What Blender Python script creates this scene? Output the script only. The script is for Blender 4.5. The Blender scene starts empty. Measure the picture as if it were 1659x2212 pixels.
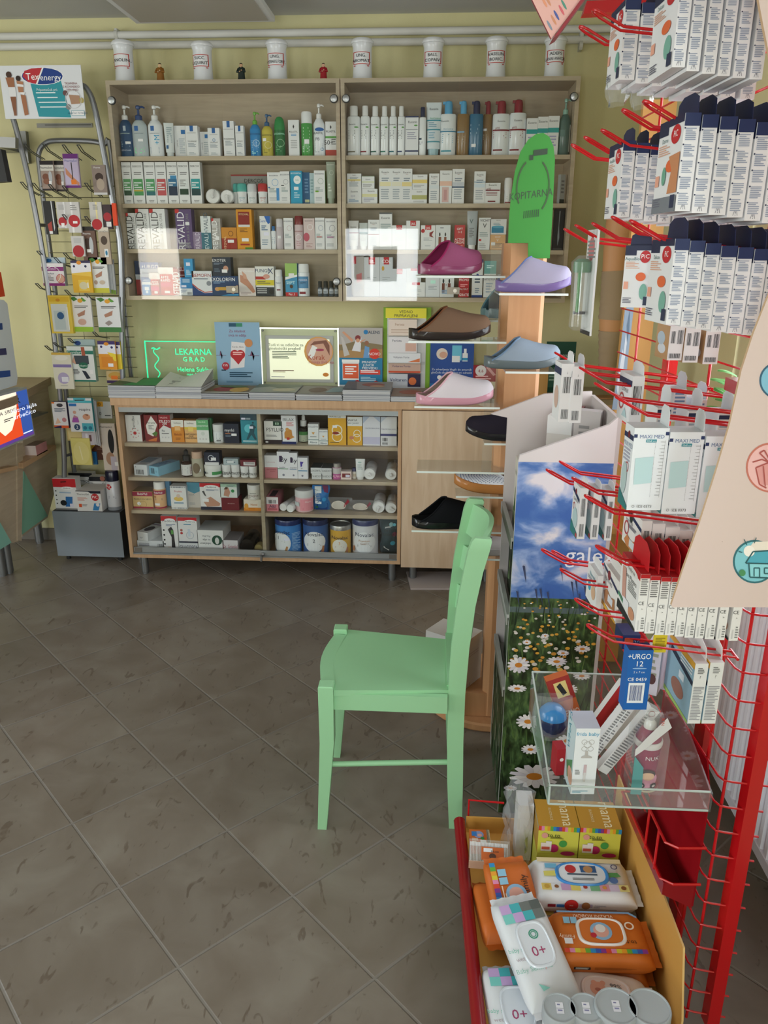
import bpy, math, random
from mathutils import Vector, Matrix
R = math.radians
random.seed(7)
SC = bpy.context.scene
COL = SC.collection

# ---------------------------------------------------------------- camera
F, PITCH, YAW, ROLL = 1690.886, 0.3167, 0.0612, 0.0034
fw = Vector((-math.sin(YAW)*math.cos(PITCH), math.cos(YAW)*math.cos(PITCH), -math.sin(PITCH)))
rt = Vector((math.cos(YAW), math.sin(YAW), 0)); up0 = rt.cross(fw)
r2 = rt*math.cos(ROLL)+up0*math.sin(ROLL); u2 = -rt*math.sin(ROLL)+up0*math.cos(ROLL)
EYE = Vector((0, 0, 1.6))
cd = bpy.data.cameras.new('camera'); cam = bpy.data.objects.new('camera', cd); COL.objects.link(cam)
cd.sensor_fit = 'VERTICAL'; cd.sensor_height = 36.0; cd.lens = 36.0*F/2212; cd.clip_start = 0.02
m3 = Matrix((r2, u2, -fw)).transposed()
cam.matrix_world = Matrix.Translation(EYE) @ m3.to_4x4()
SC.camera = cam

# ---------------------------------------------------------------- light and exposure
w = bpy.data.worlds.new('sky'); SC.world = w; w.use_nodes = True
nt = w.node_tree; bg = nt.nodes['Background']
sky = nt.nodes.new('ShaderNodeTexSky'); sky.sky_type = 'NISHITA'; sky.sun_disc = False
sky.sun_elevation = R(38); sky.sun_rotation = R(200)
nt.links.new(sky.outputs[0], bg.inputs[0]); bg.inputs[1].default_value = 0.32
def area(name, loc, rot, sx, sy, power, col=(1, 1, 1)):
    l = bpy.data.lights.new(name, 'AREA'); l.shape = 'RECTANGLE'; l.size = sx; l.size_y = sy
    l.energy = power; l.color = col; l.spread = R(165)
    o = bpy.data.objects.new(name, l); COL.objects.link(o); o.location = loc; o.rotation_euler = rot
    return o
# daylight standing in the window openings (each sits just inside its own opening); the left one is added fill
area('daylight_side', (0.93, -0.85, 1.5), (0, R(90), 0), 1.4, 1.7, 34, (.9, .96, 1))
area('fill_left', (-4.25, 1.1, 1.45), (0, R(-90), 0), 1.5, 2.8, 52, (.9, .96, 1))  # fill light added from the left, in an opening made for it
area('daylight_shop_window', (-0.64, -1.86, 1.45), (R(90), 0, 0), 0.86, 0.9, 36, (.9, .96, 1))
area('daylight_door', (-3.35, -1.86, 1.45), (R(90), 0, 0), 0.5, 0.9, 18, (1, .96, .88))
area('daylight_by_radiator', (0.985, 1.95, 1.6), (0, R(90), 0), 1.2, 1.3, 20, (.9, .96, 1))
SC.view_settings.view_transform = 'Standard'; SC.view_settings.look = 'None'
SC.view_settings.exposure = 0.08; SC.view_settings.gamma = 1.0; SC.view_settings.use_curve_mapping = False
SC.cycles.use_denoising = True
SC.cycles.max_bounces = 10; SC.cycles.transparent_max_bounces = 24; SC.cycles.sample_clamp_indirect = 6
SC.cycles.caustics_reflective = False; SC.cycles.caustics_refractive = False

# ---------------------------------------------------------------- pixel of the photo -> point on a plane of the room
def ray(x, y): return fw + r2*((x-829.5)/F) - u2*((y-1106)/F)
def at_y(x, y, Y): d = ray(x, y); return EYE + d*(Y/d.y)
def at_z(x, y, z): d = ray(x, y); return EYE + d*((z-1.6)/d.z)
def at_x(x, y, X): d = ray(x, y); return EYE + d*(X/d.x)

# ---------------------------------------------------------------- materials
def lin(c): return c/12.92 if c <= .04045 else ((c+.055)/1.055)**2.4
def hexc(h):
    if len(h) == 3: h = ''.join(c*2 for c in h)
    return tuple(lin(int(h[i:i+2], 16)/255) for i in (0, 2, 4))+(1,)
MATS = {}
def newmat(name):
    m = bpy.data.materials.new(name); m.use_nodes = True
    return m, m.node_tree, m.node_tree.nodes['Principled BSDF']
def mat(key):
    """'rrggbb' or 'rrggbb/x': g glossy, m metal, f cloth, e<strength> lit from inside, t clear plastic"""
    if key in MATS: return MATS[key]
    h, _, o = key.partition('/')
    m, t, b = newmat('paint_'+key.replace('/', '_'))
    c = hexc(h); b.inputs['Base Color'].default_value = c
    b.inputs['Roughness'].default_value = .5; b.inputs['Specular IOR Level'].default_value = .35
    n = t.nodes.new('ShaderNodeTexNoise'); n.inputs['Scale'].default_value = 60
    if o == 'g': b.inputs['Roughness'].default_value = .22; b.inputs['Specular IOR Level'].default_value = .5
    elif o == 'm': b.inputs['Metallic'].default_value = .85; b.inputs['Roughness'].default_value = .38
    elif o == 'f':
        b.inputs['Roughness'].default_value = .95; b.inputs['Specular IOR Level'].default_value = .1
        n.inputs['Scale'].default_value = 420; n.inputs['Detail'].default_value = 6
        mx = t.nodes.new('ShaderNodeMixRGB'); mx.inputs[1].default_value = tuple(v*.78 for v in c[:3])+(1,)
        mx.inputs[2].default_value = tuple(min(1, v*1.22) for v in c[:3])+(1,)
        t.links.new(n.outputs[0], mx.inputs[0]); t.links.new(mx.outputs[0], b.inputs['Base Color'])
        bp = t.nodes.new('ShaderNodeBump'); bp.inputs['Strength'].default_value = .25; bp.inputs['Distance'].default_value = .002
        t.links.new(n.outputs[0], bp.inputs['Height']); t.links.new(bp.outputs[0], b.inputs['Normal'])
    elif o.startswith('e'):
        b.inputs['Emission Color'].default_value = c; b.inputs['Emission Strength'].default_value = float(o[1:])
    elif o.startswith('t'):
        clear(m, c, float(o[1:] or .5))
    if o in ('', 'g'):
        mr = t.nodes.new('ShaderNodeMapRange'); r0 = b.inputs['Roughness'].default_value
        mr.inputs[3].default_value = r0*.88; mr.inputs[4].default_value = r0*1.12
        t.links.new(n.outputs[0], mr.inputs[0]); t.links.new(mr.outputs[0], b.inputs['Roughness'])
    MATS[key] = m
    return m
def clear(m, c, opac, rough=.05):
    """clear plastic or glass: transparent with a sheen that grows at grazing angles"""
    t = m.node_tree; t.nodes.clear(); N = t.nodes.new
    out = N('ShaderNodeOutputMaterial'); tr = N('ShaderNodeBsdfTransparent'); gl = N('ShaderNodeBsdfGlossy')
    df = N('ShaderNodeBsdfDiffuse'); df.inputs[0].default_value = c
    tr.inputs[0].default_value = tuple(.35+.65*v for v in c[:3])+(1,) if opac > .2 else (.975, .985, .98, 1)
    gl.inputs['Roughness'].default_value = rough
    m1 = N('ShaderNodeMixShader'); m1.inputs[0].default_value = opac
    t.links.new(tr.outputs[0], m1.inputs[1]); t.links.new(df.outputs[0], m1.inputs[2])
    fr = N('ShaderNodeFresnel'); fr.inputs[0].default_value = 1.45
    ge = N('ShaderNodeNewGeometry'); iv = N('ShaderNodeMath'); iv.operation = 'SUBTRACT'; iv.inputs[0].default_value = 1
    ml = N('ShaderNodeMath'); ml.operation = 'MULTIPLY'; t.links.new(ge.outputs['Backfacing'], iv.inputs[1]); t.links.new(fr.outputs[0], ml.inputs[0]); t.links.new(iv.outputs[0], ml.inputs[1])
    m2 = N('ShaderNodeMixShader'); t.links.new(ml.outputs[0], m2.inputs[0])
    t.links.new(m1.outputs[0], m2.inputs[1]); t.links.new(gl.outputs[0], m2.inputs[2])
    t.links.new(m2.outputs[0], out.inputs[0])
def special(name, opac, c='ffffff', rough=.02):
    m = bpy.data.materials.new(name); m.use_nodes = True; clear(m, hexc(c), opac, rough); MATS[name] = m
special('glass', 0.0); special('acrylic', .05, 'f2f5f5', .03); special('film', .10, 'eef0f4', .12)
special('blister', .13, 'f4f2ea', .08); special('smoke', .35, '8a8f90', .1)
def wood(name, c1, c2, scale=(3, 3, 26), rough=.42):
    m, t, b = newmat(name); N = t.nodes.new
    tc = N('ShaderNodeTexCoord'); mp = N('ShaderNodeMapping'); mp.inputs['Scale'].default_value = scale
    n = N('ShaderNodeTexNoise'); n.inputs['Scale'].default_value = 2.2; n.inputs['Detail'].default_value = 7; n.inputs['Distortion'].default_value = .7
    n2 = N('ShaderNodeTexNoise'); n2.inputs['Scale'].default_value = 1.3
    cr = N('ShaderNodeValToRGB'); cr.color_ramp.elements[0].position = .32; cr.color_ramp.elements[1].position = .7
    cr.color_ramp.elements[0].color = hexc(c1); cr.color_ramp.elements[1].color = hexc(c2)
    ad = N('ShaderNodeMath'); ad.operation = 'MULTIPLY_ADD'; ad.inputs[1].default_value = .6; ad.inputs[2].default_value = 0
    a2 = N('ShaderNodeMath'); a2.operation = 'MULTIPLY_ADD'; a2.inputs[1].default_value = .4
    t.links.new(tc.outputs['Object'], mp.inputs[0]); t.links.new(mp.outputs[0], n.inputs[0]); t.links.new(tc.outputs['Object'], n2.inputs[0])
    t.links.new(n.outputs[0], ad.inputs[0]); t.links.new(n2.outputs[0], a2.inputs[0]); t.links.new(ad.outputs[0], a2.inputs[2])
    t.links.new(a2.outputs[0], cr.inputs[0]); t.links.new(cr.outputs[0], b.inputs['Base Color'])
    b.inputs['Roughness'].default_value = rough; MATS[name] = m
wood('maple', 'aa9880', 'c4b49a', (2, 2, 20)); wood('maple_edge', 'b18d69', 'c9a581', (20, 2, 2))
wood('maple_door', 'bfa080', 'd8c0a4', (14, 3, 1.6)); wood('birch', 'b98458', 'cd9a6e', (14, 14, 1.2))
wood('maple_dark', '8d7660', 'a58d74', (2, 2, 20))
def wallmat(name, c, bump=.25):
    m, t, b = newmat(name); N = t.nodes.new
    n = N('ShaderNodeTexNoise'); n.inputs['Scale'].default_value = 3; n2 = N('ShaderNodeTexNoise'); n2.inputs['Scale'].default_value = 160; n2.inputs['Detail'].default_value = 5
    mx = N('ShaderNodeMixRGB'); k = hexc(c); mx.inputs[1].default_value = tuple(v*.94 for v in k[:3])+(1,); mx.inputs[2].default_value = tuple(min(1, v*1.05) for v in k[:3])+(1,)
    tc = N('ShaderNodeTexCoord'); t.links.new(tc.outputs['Object'], n.inputs[0]); t.links.new(tc.outputs['Object'], n2.inputs[0])
    t.links.new(n.outputs[0], mx.inputs[0]); t.links.new(mx.outputs[0], b.inputs['Base Color'])
    bp = N('ShaderNodeBump'); bp.inputs['Strength'].default_value = bump; bp.inputs['Distance'].default_value = .002
    t.links.new(n2.outputs[0], bp.inputs['Height']); t.links.new(bp.outputs[0], b.inputs['Normal'])
    b.inputs['Roughness'].default_value = .85; MATS[name] = m
wallmat('plaster_yellow', 'd9d3a4'); wallmat('plaster_white', 'c4c4c2'); wallmat('brickish', '8c5c44')
def floormat():
    m, t, b = newmat('floor_tile'); N = t.nodes.new; L = t.links.new
    s, ga, gx, gy = .3288, .7876, -1.5037, 3.7114
    ge = N('ShaderNodeNewGeometry')
    def axis(ex, ey):
        d = N('ShaderNodeVectorMath'); d.operation = 'DOT_PRODUCT'; d.inputs[1].default_value = (ex/s, ey/s, 0); L(ge.outputs['Position'], d.inputs[0])
        a = N('ShaderNodeMath'); a.operation = 'ADD'; a.inputs[1].default_value = 40-(gx*ex+gy*ey)/s; L(d.outputs['Value'], a.inputs[0])
        f = N('ShaderNodeMath'); f.operation = 'FRACT'; L(a.outputs[0], f.inputs[0])
        p = N('ShaderNodeMath'); p.operation = 'PINGPONG'; p.inputs[1].default_value = .5; L(f.outputs[0], p.inputs[0])
        fl = N('ShaderNodeMath'); fl.operation = 'FLOOR'; L(a.outputs[0], fl.inputs[0])
        return p, fl
    p1, f1 = axis(math.cos(ga), math.sin(ga)); p2, f2 = axis(math.sin(ga), -math.cos(ga))
    mn = N('ShaderNodeMath'); mn.operation = 'MINIMUM'; L(p1.outputs[0], mn.inputs[0]); L(p2.outputs[0], mn.inputs[1])
    gm = N('ShaderNodeMapRange'); gm.inputs[1].default_value = .006; gm.inputs[2].default_value = .014; L(mn.outputs[0], gm.inputs[0])
    cb = N('ShaderNodeCombineXYZ'); L(f1.outputs[0], cb.inputs[0]); L(f2.outputs[0], cb.inputs[1])
    wn = N('ShaderNodeTexWhiteNoise'); wn.noise_dimensions = '3D'; L(cb.outputs[0], wn.inputs['Vector'])
    off = N('ShaderNodeVectorMath'); off.operation = 'MULTIPLY_ADD'; off.inputs[1].default_value = (9, 9, 9); L(wn.outputs['Color'], off.inputs[0]); L(ge.outputs['Position'], off.inputs[2])
    n = N('ShaderNodeTexNoise'); n.inputs['Scale'].default_value = 5.5; n.inputs['Detail'].default_value = 6; n.inputs['Distortion'].default_value = .6; L(off.outputs[0], n.inputs[0])
    cr = N('ShaderNodeValToRGB'); e = cr.color_ramp.elements
    e[0].position = .3; e[0].color = hexc('73685b'); e[1].position = .72; e[1].color = hexc('877f73'); e.new(.5).color = hexc('7c7266')
    L(n.outputs[0], cr.inputs[0])
    st = N('ShaderNodeMapping'); st.inputs['Scale'].default_value = (1, .45, 1); st.inputs['Rotation'].default_value = (0, 0, .7); L(off.outputs[0], st.inputs[0])
    n3 = N('ShaderNodeTexNoise'); n3.inputs['Scale'].default_value = 34; n3.inputs['Detail'].default_value = 3; n3.inputs['Distortion'].default_value = 1.1; L(st.outputs[0], n3.inputs[0])
    mk = N('ShaderNodeMapRange'); mk.inputs[1].default_value = .63; mk.inputs[2].default_value = .70; L(n3.outputs[0], mk.inputs[0])
    m0 = N('ShaderNodeMath'); m0.operation = 'MULTIPLY'; m0.inputs[1].default_value = .6; L(mk.outputs[0], m0.inputs[0])
    mx = N('ShaderNodeMixRGB'); mx.inputs[2].default_value = hexc('56473a'); L(m0.outputs[0], mx.inputs[0]); L(cr.outputs[0], mx.inputs[1])
    hv = N('ShaderNodeHueSaturation'); vr = N('ShaderNodeMapRange'); vr.inputs[3].default_value = .92; vr.inputs[4].default_value = 1.07
    L(wn.outputs['Value'], vr.inputs[0]); L(vr.outputs[0], hv.inputs['Value']); L(mx.outputs[0], hv.inputs['Color'])
    gx2 = N('ShaderNodeMixRGB'); gx2.inputs[1].default_value = hexc('7f786f'); L(gm.outputs[0], gx2.inputs[0]); L(hv.outputs[0], gx2.inputs[2])
    L(gx2.outputs[0], b.inputs['Base Color'])
    rr = N('ShaderNodeMapRange'); rr.inputs[3].default_value = .8; rr.inputs[4].default_value = .36; L(gm.outputs[0], rr.inputs[0]); L(rr.outputs[0], b.inputs['Roughness'])
    hs = N('ShaderNodeMath'); hs.operation = 'MULTIPLY_ADD'; hs.inputs[1].default_value = -.12; L(mk.outputs[0], hs.inputs[0]); L(gm.outputs[0], hs.inputs[2])
    bp = N('ShaderNodeBump'); bp.inputs['Strength'].default_value = .6; bp.inputs['Distance'].default_value = .003; L(hs.outputs[0], bp.inputs['Height']); L(bp.outputs[0], b.inputs['Normal'])
    MATS['floor_tile'] = m
floormat()
def printmat(name, stops, scale, sx=(1, 1, 1), detail=6):
    m, t, b = newmat(name); N = t.nodes.new; tc = N('ShaderNodeTexCoord'); mp = N('ShaderNodeMapping'); mp.inputs['Scale'].default_value = sx
    n = N('ShaderNodeTexNoise'); n.inputs['Scale'].default_value = scale; n.inputs['Detail'].default_value = detail; n.inputs['Distortion'].default_value = .4
    cr = N('ShaderNodeValToRGB'); e = cr.color_ramp.elements
    for i, (p, c) in enumerate(stops):
        q = e[i] if i < 2 else e.new(p); q.position = p; q.color = hexc(c)
    t.links.new(tc.outputs['Object'], mp.inputs[0]); t.links.new(mp.outputs[0], n.inputs[0]); t.links.new(n.outputs[0], cr.inputs[0]); t.links.new(cr.outputs[0], b.inputs['Base Color'])
    b.inputs['Roughness'].default_value = .4; MATS[name] = m
printmat('skyprint', ((.4, '3f66ae'), (.64, 'e2dde4'), (.48, '4f76b8'), (.55, '8fa6d4')), 8, (1, 1, 1.5))
printmat('meadowprint', ((.3, '16200f'), (.75, '6f8a4a'), (.45, '2c4020'), (.58, '47623a')), 55, (1, 1, .45))

# ---------------------------------------------------------------- lettering
TXT = {}
def glyphs(s):
    if s in TXT: return TXT[s]
    cu = bpy.data.curves.new('t', 'FONT'); cu.body = s; cu.size = 1; cu.resolution_u = 2; cu.fill_mode = 'FRONT'
    o = bpy.data.objects.new('t', cu); me = o.to_mesh()
    v = [(p.co.x, p.co.y) for p in me.vertices]; f = [tuple(p.vertices) for p in me.polygons]
    o.to_mesh_clear(); bpy.data.objects.remove(o); bpy.data.curves.remove(cu)
    if not v: TXT[s] = ([], [], 1); return TXT[s]
    x0 = min(p[0] for p in v); x1 = max(p[0] for p in v)
    cap = .73
    v = [((p[0]-(x0+x1)/2)/cap, p[1]/cap-.5) for p in v]
    TXT[s] = (v, f, (x1-x0)/cap)
    return TXT[s]

# ---------------------------------------------------------------- mesh builder
class MB:
    def __init__(s): s.v = []; s.f = []; s.m = []; s.k = []
    def mi(s, key):
        if key not in s.k: s.k.append(key)
        return s.k.index(key)
    def poly(s, pts, key):
        b = len(s.v); s.v.extend(tuple(p) for p in pts); s.f.append(tuple(range(b, b+len(pts)))); s.m.append(s.mi(key))
    def grid(s, rows, key, closed=False):
        b = len(s.v); n = len(rows[0]); k = s.mi(key)
        for r in rows: s.v.extend(tuple(p) for p in r)
        for i in range(len(rows)-1):
            for j in range(n if closed else n-1):
                a, c = b+i*n+j, b+i*n+(j+1) % n
                s.f.append((a, c, c+n, a+n)); s.m.append(k)
    def box(s, x0, x1, y0, y1, z0, z1, key, **kw):
        b = len(s.v)
        s.v += [(x0, y0, z0), (x1, y0, z0), (x1, y1, z0), (x0, y1, z0), (x0, y0, z1), (x1, y0, z1), (x1, y1, z1), (x0, y1, z1)]
        for nm, q in (('bottom', (0, 3, 2, 1)), ('top', (4, 5, 6, 7)), ('front', (0, 1, 5, 4)), ('right', (1, 2, 6, 5)), ('back', (2, 3, 7, 6)), ('left', (3, 0, 4, 7))):
            s.f.append(tuple(b+i for i in q)); s.m.append(s.mi(kw.get(nm, key)))
    def prism(s, poly, fn, a, b, key, side=None):
        """poly: 2d points; fn(p, t) -> 3d; from t=a to t=b"""
        n = len(poly); o = len(s.v)
        s.v += [tuple(fn(p, a)) for p in poly]+[tuple(fn(p, b)) for p in poly]
        s.f.append(tuple(o+i for i in range(n))[::-1]); s.m.append(s.mi(key))
        s.f.append(tuple(o+n+i for i in range(n))); s.m.append(s.mi(key))
        for i in range(n):
            j = (i+1) % n; s.f.append((o+i, o+j, o+n+j, o+n+i)); s.m.append(s.mi(side or key))
    def lathe(s, prof, key, n=20, c=(0, 0, 0), ey=1., axis='z'):
        """prof: (r, z[, key of the band that starts here]) from bottom to top"""
        o = len(s.v); keys = [(p[2] if len(p) > 2 else None) for p in prof]; cur = key
        for p in prof:
            for i in range(n):
                a = 2*math.pi*i/n; x, y, z = p[0]*math.cos(a), p[0]*math.sin(a)*ey, p[1]
                if axis == 'y': x, y, z = x, p[1], p[0]*math.sin(a)*ey
                if axis == 'x': x, y, z = p[1], p[0]*math.cos(a), p[0]*math.sin(a)*ey
                s.v.append((c[0]+x, c[1]+y, c[2]+z))
        for q in range(len(prof)-1):
            cur = keys[q] or cur
            for i in range(n):
                j = (i+1) % n; a = o+q*n
                s.f.append((a+i, a+j, a+n+j, a+n+i)); s.m.append(s.mi(cur))
        if prof[0][0] > 1e-6: s.f.append(tuple(o+i for i in range(n))[::-1]); s.m.append(s.mi(keys[0] or key))
        if prof[-1][0] > 1e-6: s.f.append(tuple(o+(len(prof)-1)*n+i for i in range(n))); s.m.append(s.mi(cur))
    def tube(s, path, r, key, n=8, closed=False):
        P = [Vector(p) for p in path]; N = len(P); rows = []
        prev = None
        for i, p in enumerate(P):
            a = P[(i-1) % N] if (closed or i > 0) else p; c = P[(i+1) % N] if (closed or i < N-1) else p
            d = (c-a).normalized() if (c-a).length > 1e-9 else Vector((0, 0, 1))
            if prev is None: prev = d.orthogonal().normalized()
            e = (prev-d*prev.dot(d)); e = e.normalized() if e.length > 1e-6 else d.orthogonal().normalized()
            prev = e; g = d.cross(e); rr = r[i] if isinstance(r, (list, tuple)) else r
            rows.append([p+(e*math.cos(2*math.pi*j/n)+g*math.sin(2*math.pi*j/n))*rr for j in range(n)])
        if closed: rows.append(rows[0])
        s.grid(rows, key, True)
        if not closed: s.poly(rows[0][::-1], key); s.poly(rows[-1], key)
    def decal(s, design, fm, W, H, base=.00025, curved=False):
        """flat print: fm(x, y, lift) with x in 0..W and y in 0..H (metres)"""
        L = base
        for it in design.split(';'):
            a = it.split()
            if not a: continue
            c = a[0]; L += .0004 if curved else .00012
            if c == 'r':
                u0, v0, u1, v1 = (float(q) for q in a[1:5]); n = max(1, int(10*abs(u1-u0))) if curved else 1
                for i in range(n):
                    p, q = u0+(u1-u0)*i/n, u0+(u1-u0)*(i+1)/n
                    s.poly([fm(x*W, y*H, L) for x, y in ((p, v0), (q, v0), (q, v1), (p, v1))], a[5])
            elif c == 'p':
                s.poly([fm(float(q.split(',')[0])*W, float(q.split(',')[1])*H, L) for q in a[2:]], a[1])
            elif c in 'co':
                u, v = float(a[1])*W, float(a[2])*H
                rx = float(a[3])*W; ry = rx if c == 'c' else float(a[4])*H; key = a[4] if c == 'c' else a[5]
                if curved and rx > .006:
                    for t in range(12):
                        xa, xb = -math.cos(math.pi*t/12), -math.cos(math.pi*(t+1)/12); ya, yb = math.sqrt(max(0, 1-xa*xa)), math.sqrt(max(0, 1-xb*xb))
                        s.poly([fm(u+x*rx, v+y*ry, L) for x, y in ((xa, -ya), (xb, -yb), (xb, yb), (xa, ya))], key)
                else: s.poly([fm(u+rx*math.cos(t*math.pi/9), v+ry*math.sin(t*math.pi/9), L) for t in range(18)], key)
            elif c == 'O':
                u, v, rr, tt = float(a[1])*W, float(a[2])*H, float(a[3])*W, float(a[4])*W
                for t in range(18):
                    g = [math.pi*t/9, math.pi*(t+1)/9]
                    s.poly([fm(u+q*math.cos(x), v+q*math.sin(x), L) for q, x in ((rr-tt, g[0]), (rr, g[0]), (rr, g[1]), (rr-tt, g[1]))], a[5])
            elif c in ('l', 'k'):
                u0, v0, u1, v1 = (float(q) for q in a[1:5]); n = int(a[5]); rnd = random.Random(n*31+int(u0*97)+int(v1*89))
                for i in range(n):
                    if c == 'l':
                        y1 = v1-(v1-v0)*i/n; y0 = y1-(v1-v0)/n*.5; e = u0+(u1-u0)*(1 if rnd.random() < .6 else rnd.uniform(.55, .95))
                        q4 = ((u0, y0), (e, y0), (e, y1), (u0, y1))
                    else:
                        x0 = u0+(u1-u0)*i/n; x1 = x0+(u1-u0)/n*rnd.uniform(.25, .75); q4 = ((x0, v0), (x1, v0), (x1, v1), (x0, v1))
                    s.poly([fm(x*W, y*H, L) for x, y in q4], a[6])
            elif c in 'tTUD':
                u, v, h = float(a[1])*W, float(a[2])*H, float(a[3])*H; tx = ' '.join(a[5:])
                V, Fc, wd = glyphs(tx)
                lim = (H if c in 'TD' else W)*.94; sx = h if wd*h <= lim else lim/wd
                sy = h if c in 'TD' or sx > .55*h else max(sx*1.5, .45*h)
                o = len(s.v); k = s.mi(a[4])
                for x, y in V:
                    x *= sx; y *= sy
                    if c == 'T': x, y = -y, x
                    elif c == 'D': x, y = y, -x
                    elif c == 'U': x, y = -x, -y
                    s.v.append(tuple(fm(u+x, v+y, L)))
                for fc in Fc: s.f.append(tuple(o+i for i in fc)); s.m.append(k)
    def build(s, name, parent=None, loc=(0, 0, 0), rot=None, sharp=35):
        me = bpy.data.meshes.new(name); me.from_pydata([tuple(v) for v in s.v], [], s.f)
        for k in s.k: me.materials.append(mat(k))
        me.polygons.foreach_set('material_index', s.m)
        me.polygons.foreach_set('use_smooth', [True]*len(s.f))
        me.set_sharp_from_angle(angle=R(sharp)); me.update()
        o = bpy.data.objects.new(name, me); COL.objects.link(o); o.location = loc
        if rot is not None: o.rotation_euler = rot if isinstance(rot, (tuple, list)) else (0, 0, rot)
        if parent is not None: o.parent = parent
        return o
def empty(name, loc=(0, 0, 0), rot=0):
    o = bpy.data.objects.new(name, None); COL.objects.link(o); o.location = loc
    o.rotation_euler = rot if isinstance(rot, (tuple, list)) else (0, 0, rot); o.empty_display_size = .05
    return o
def tag(o, label, cat, group=None):
    o['label'] = label; o['category'] = cat
    if group: o['group'] = group
    return o
def struct(o): o['kind'] = 'structure'; return o

# ---------------------------------------------------------------- cartons, bottles, tubes
FACES = {'f': lambda w, d, h: ((w, h), lambda x, y, l: (x-w/2, -l, y)),
         'l': lambda w, d, h: ((d, h), lambda x, y, l: (-w/2-l, d-x, y)),
         'r': lambda w, d, h: ((d, h), lambda x, y, l: (w/2+l, x, y)),
         't': lambda w, d, h: ((w, d), lambda x, y, l: (x-w/2, y, h+l))}
def carton(name, w, d, h, col, design='', parent=None, loc=(0, 0, 0), rot=0, faces=None, **kw):
    """origin at the middle of the front face's lower edge"""
    b = MB(); b.box(-w/2, w/2, 0, d, 0, h, col, **kw)
    for k, ds in dict(faces or {}, **({'f': design} if design else {})).items():
        (W, H), fm = FACES[k](w, d, h); b.decal(ds, fm, W, H)
    return b.build(name, parent, loc, rot)
def cylmap(r, ey, z0):
    def fm(x, y, l):
        q = max(-.985, min(.985, (x-r)/r)); a = math.asin(q)
        return (math.sin(a)*(r+l), -math.cos(a)*(r+l)*ey, z0+y)
    return fm
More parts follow.
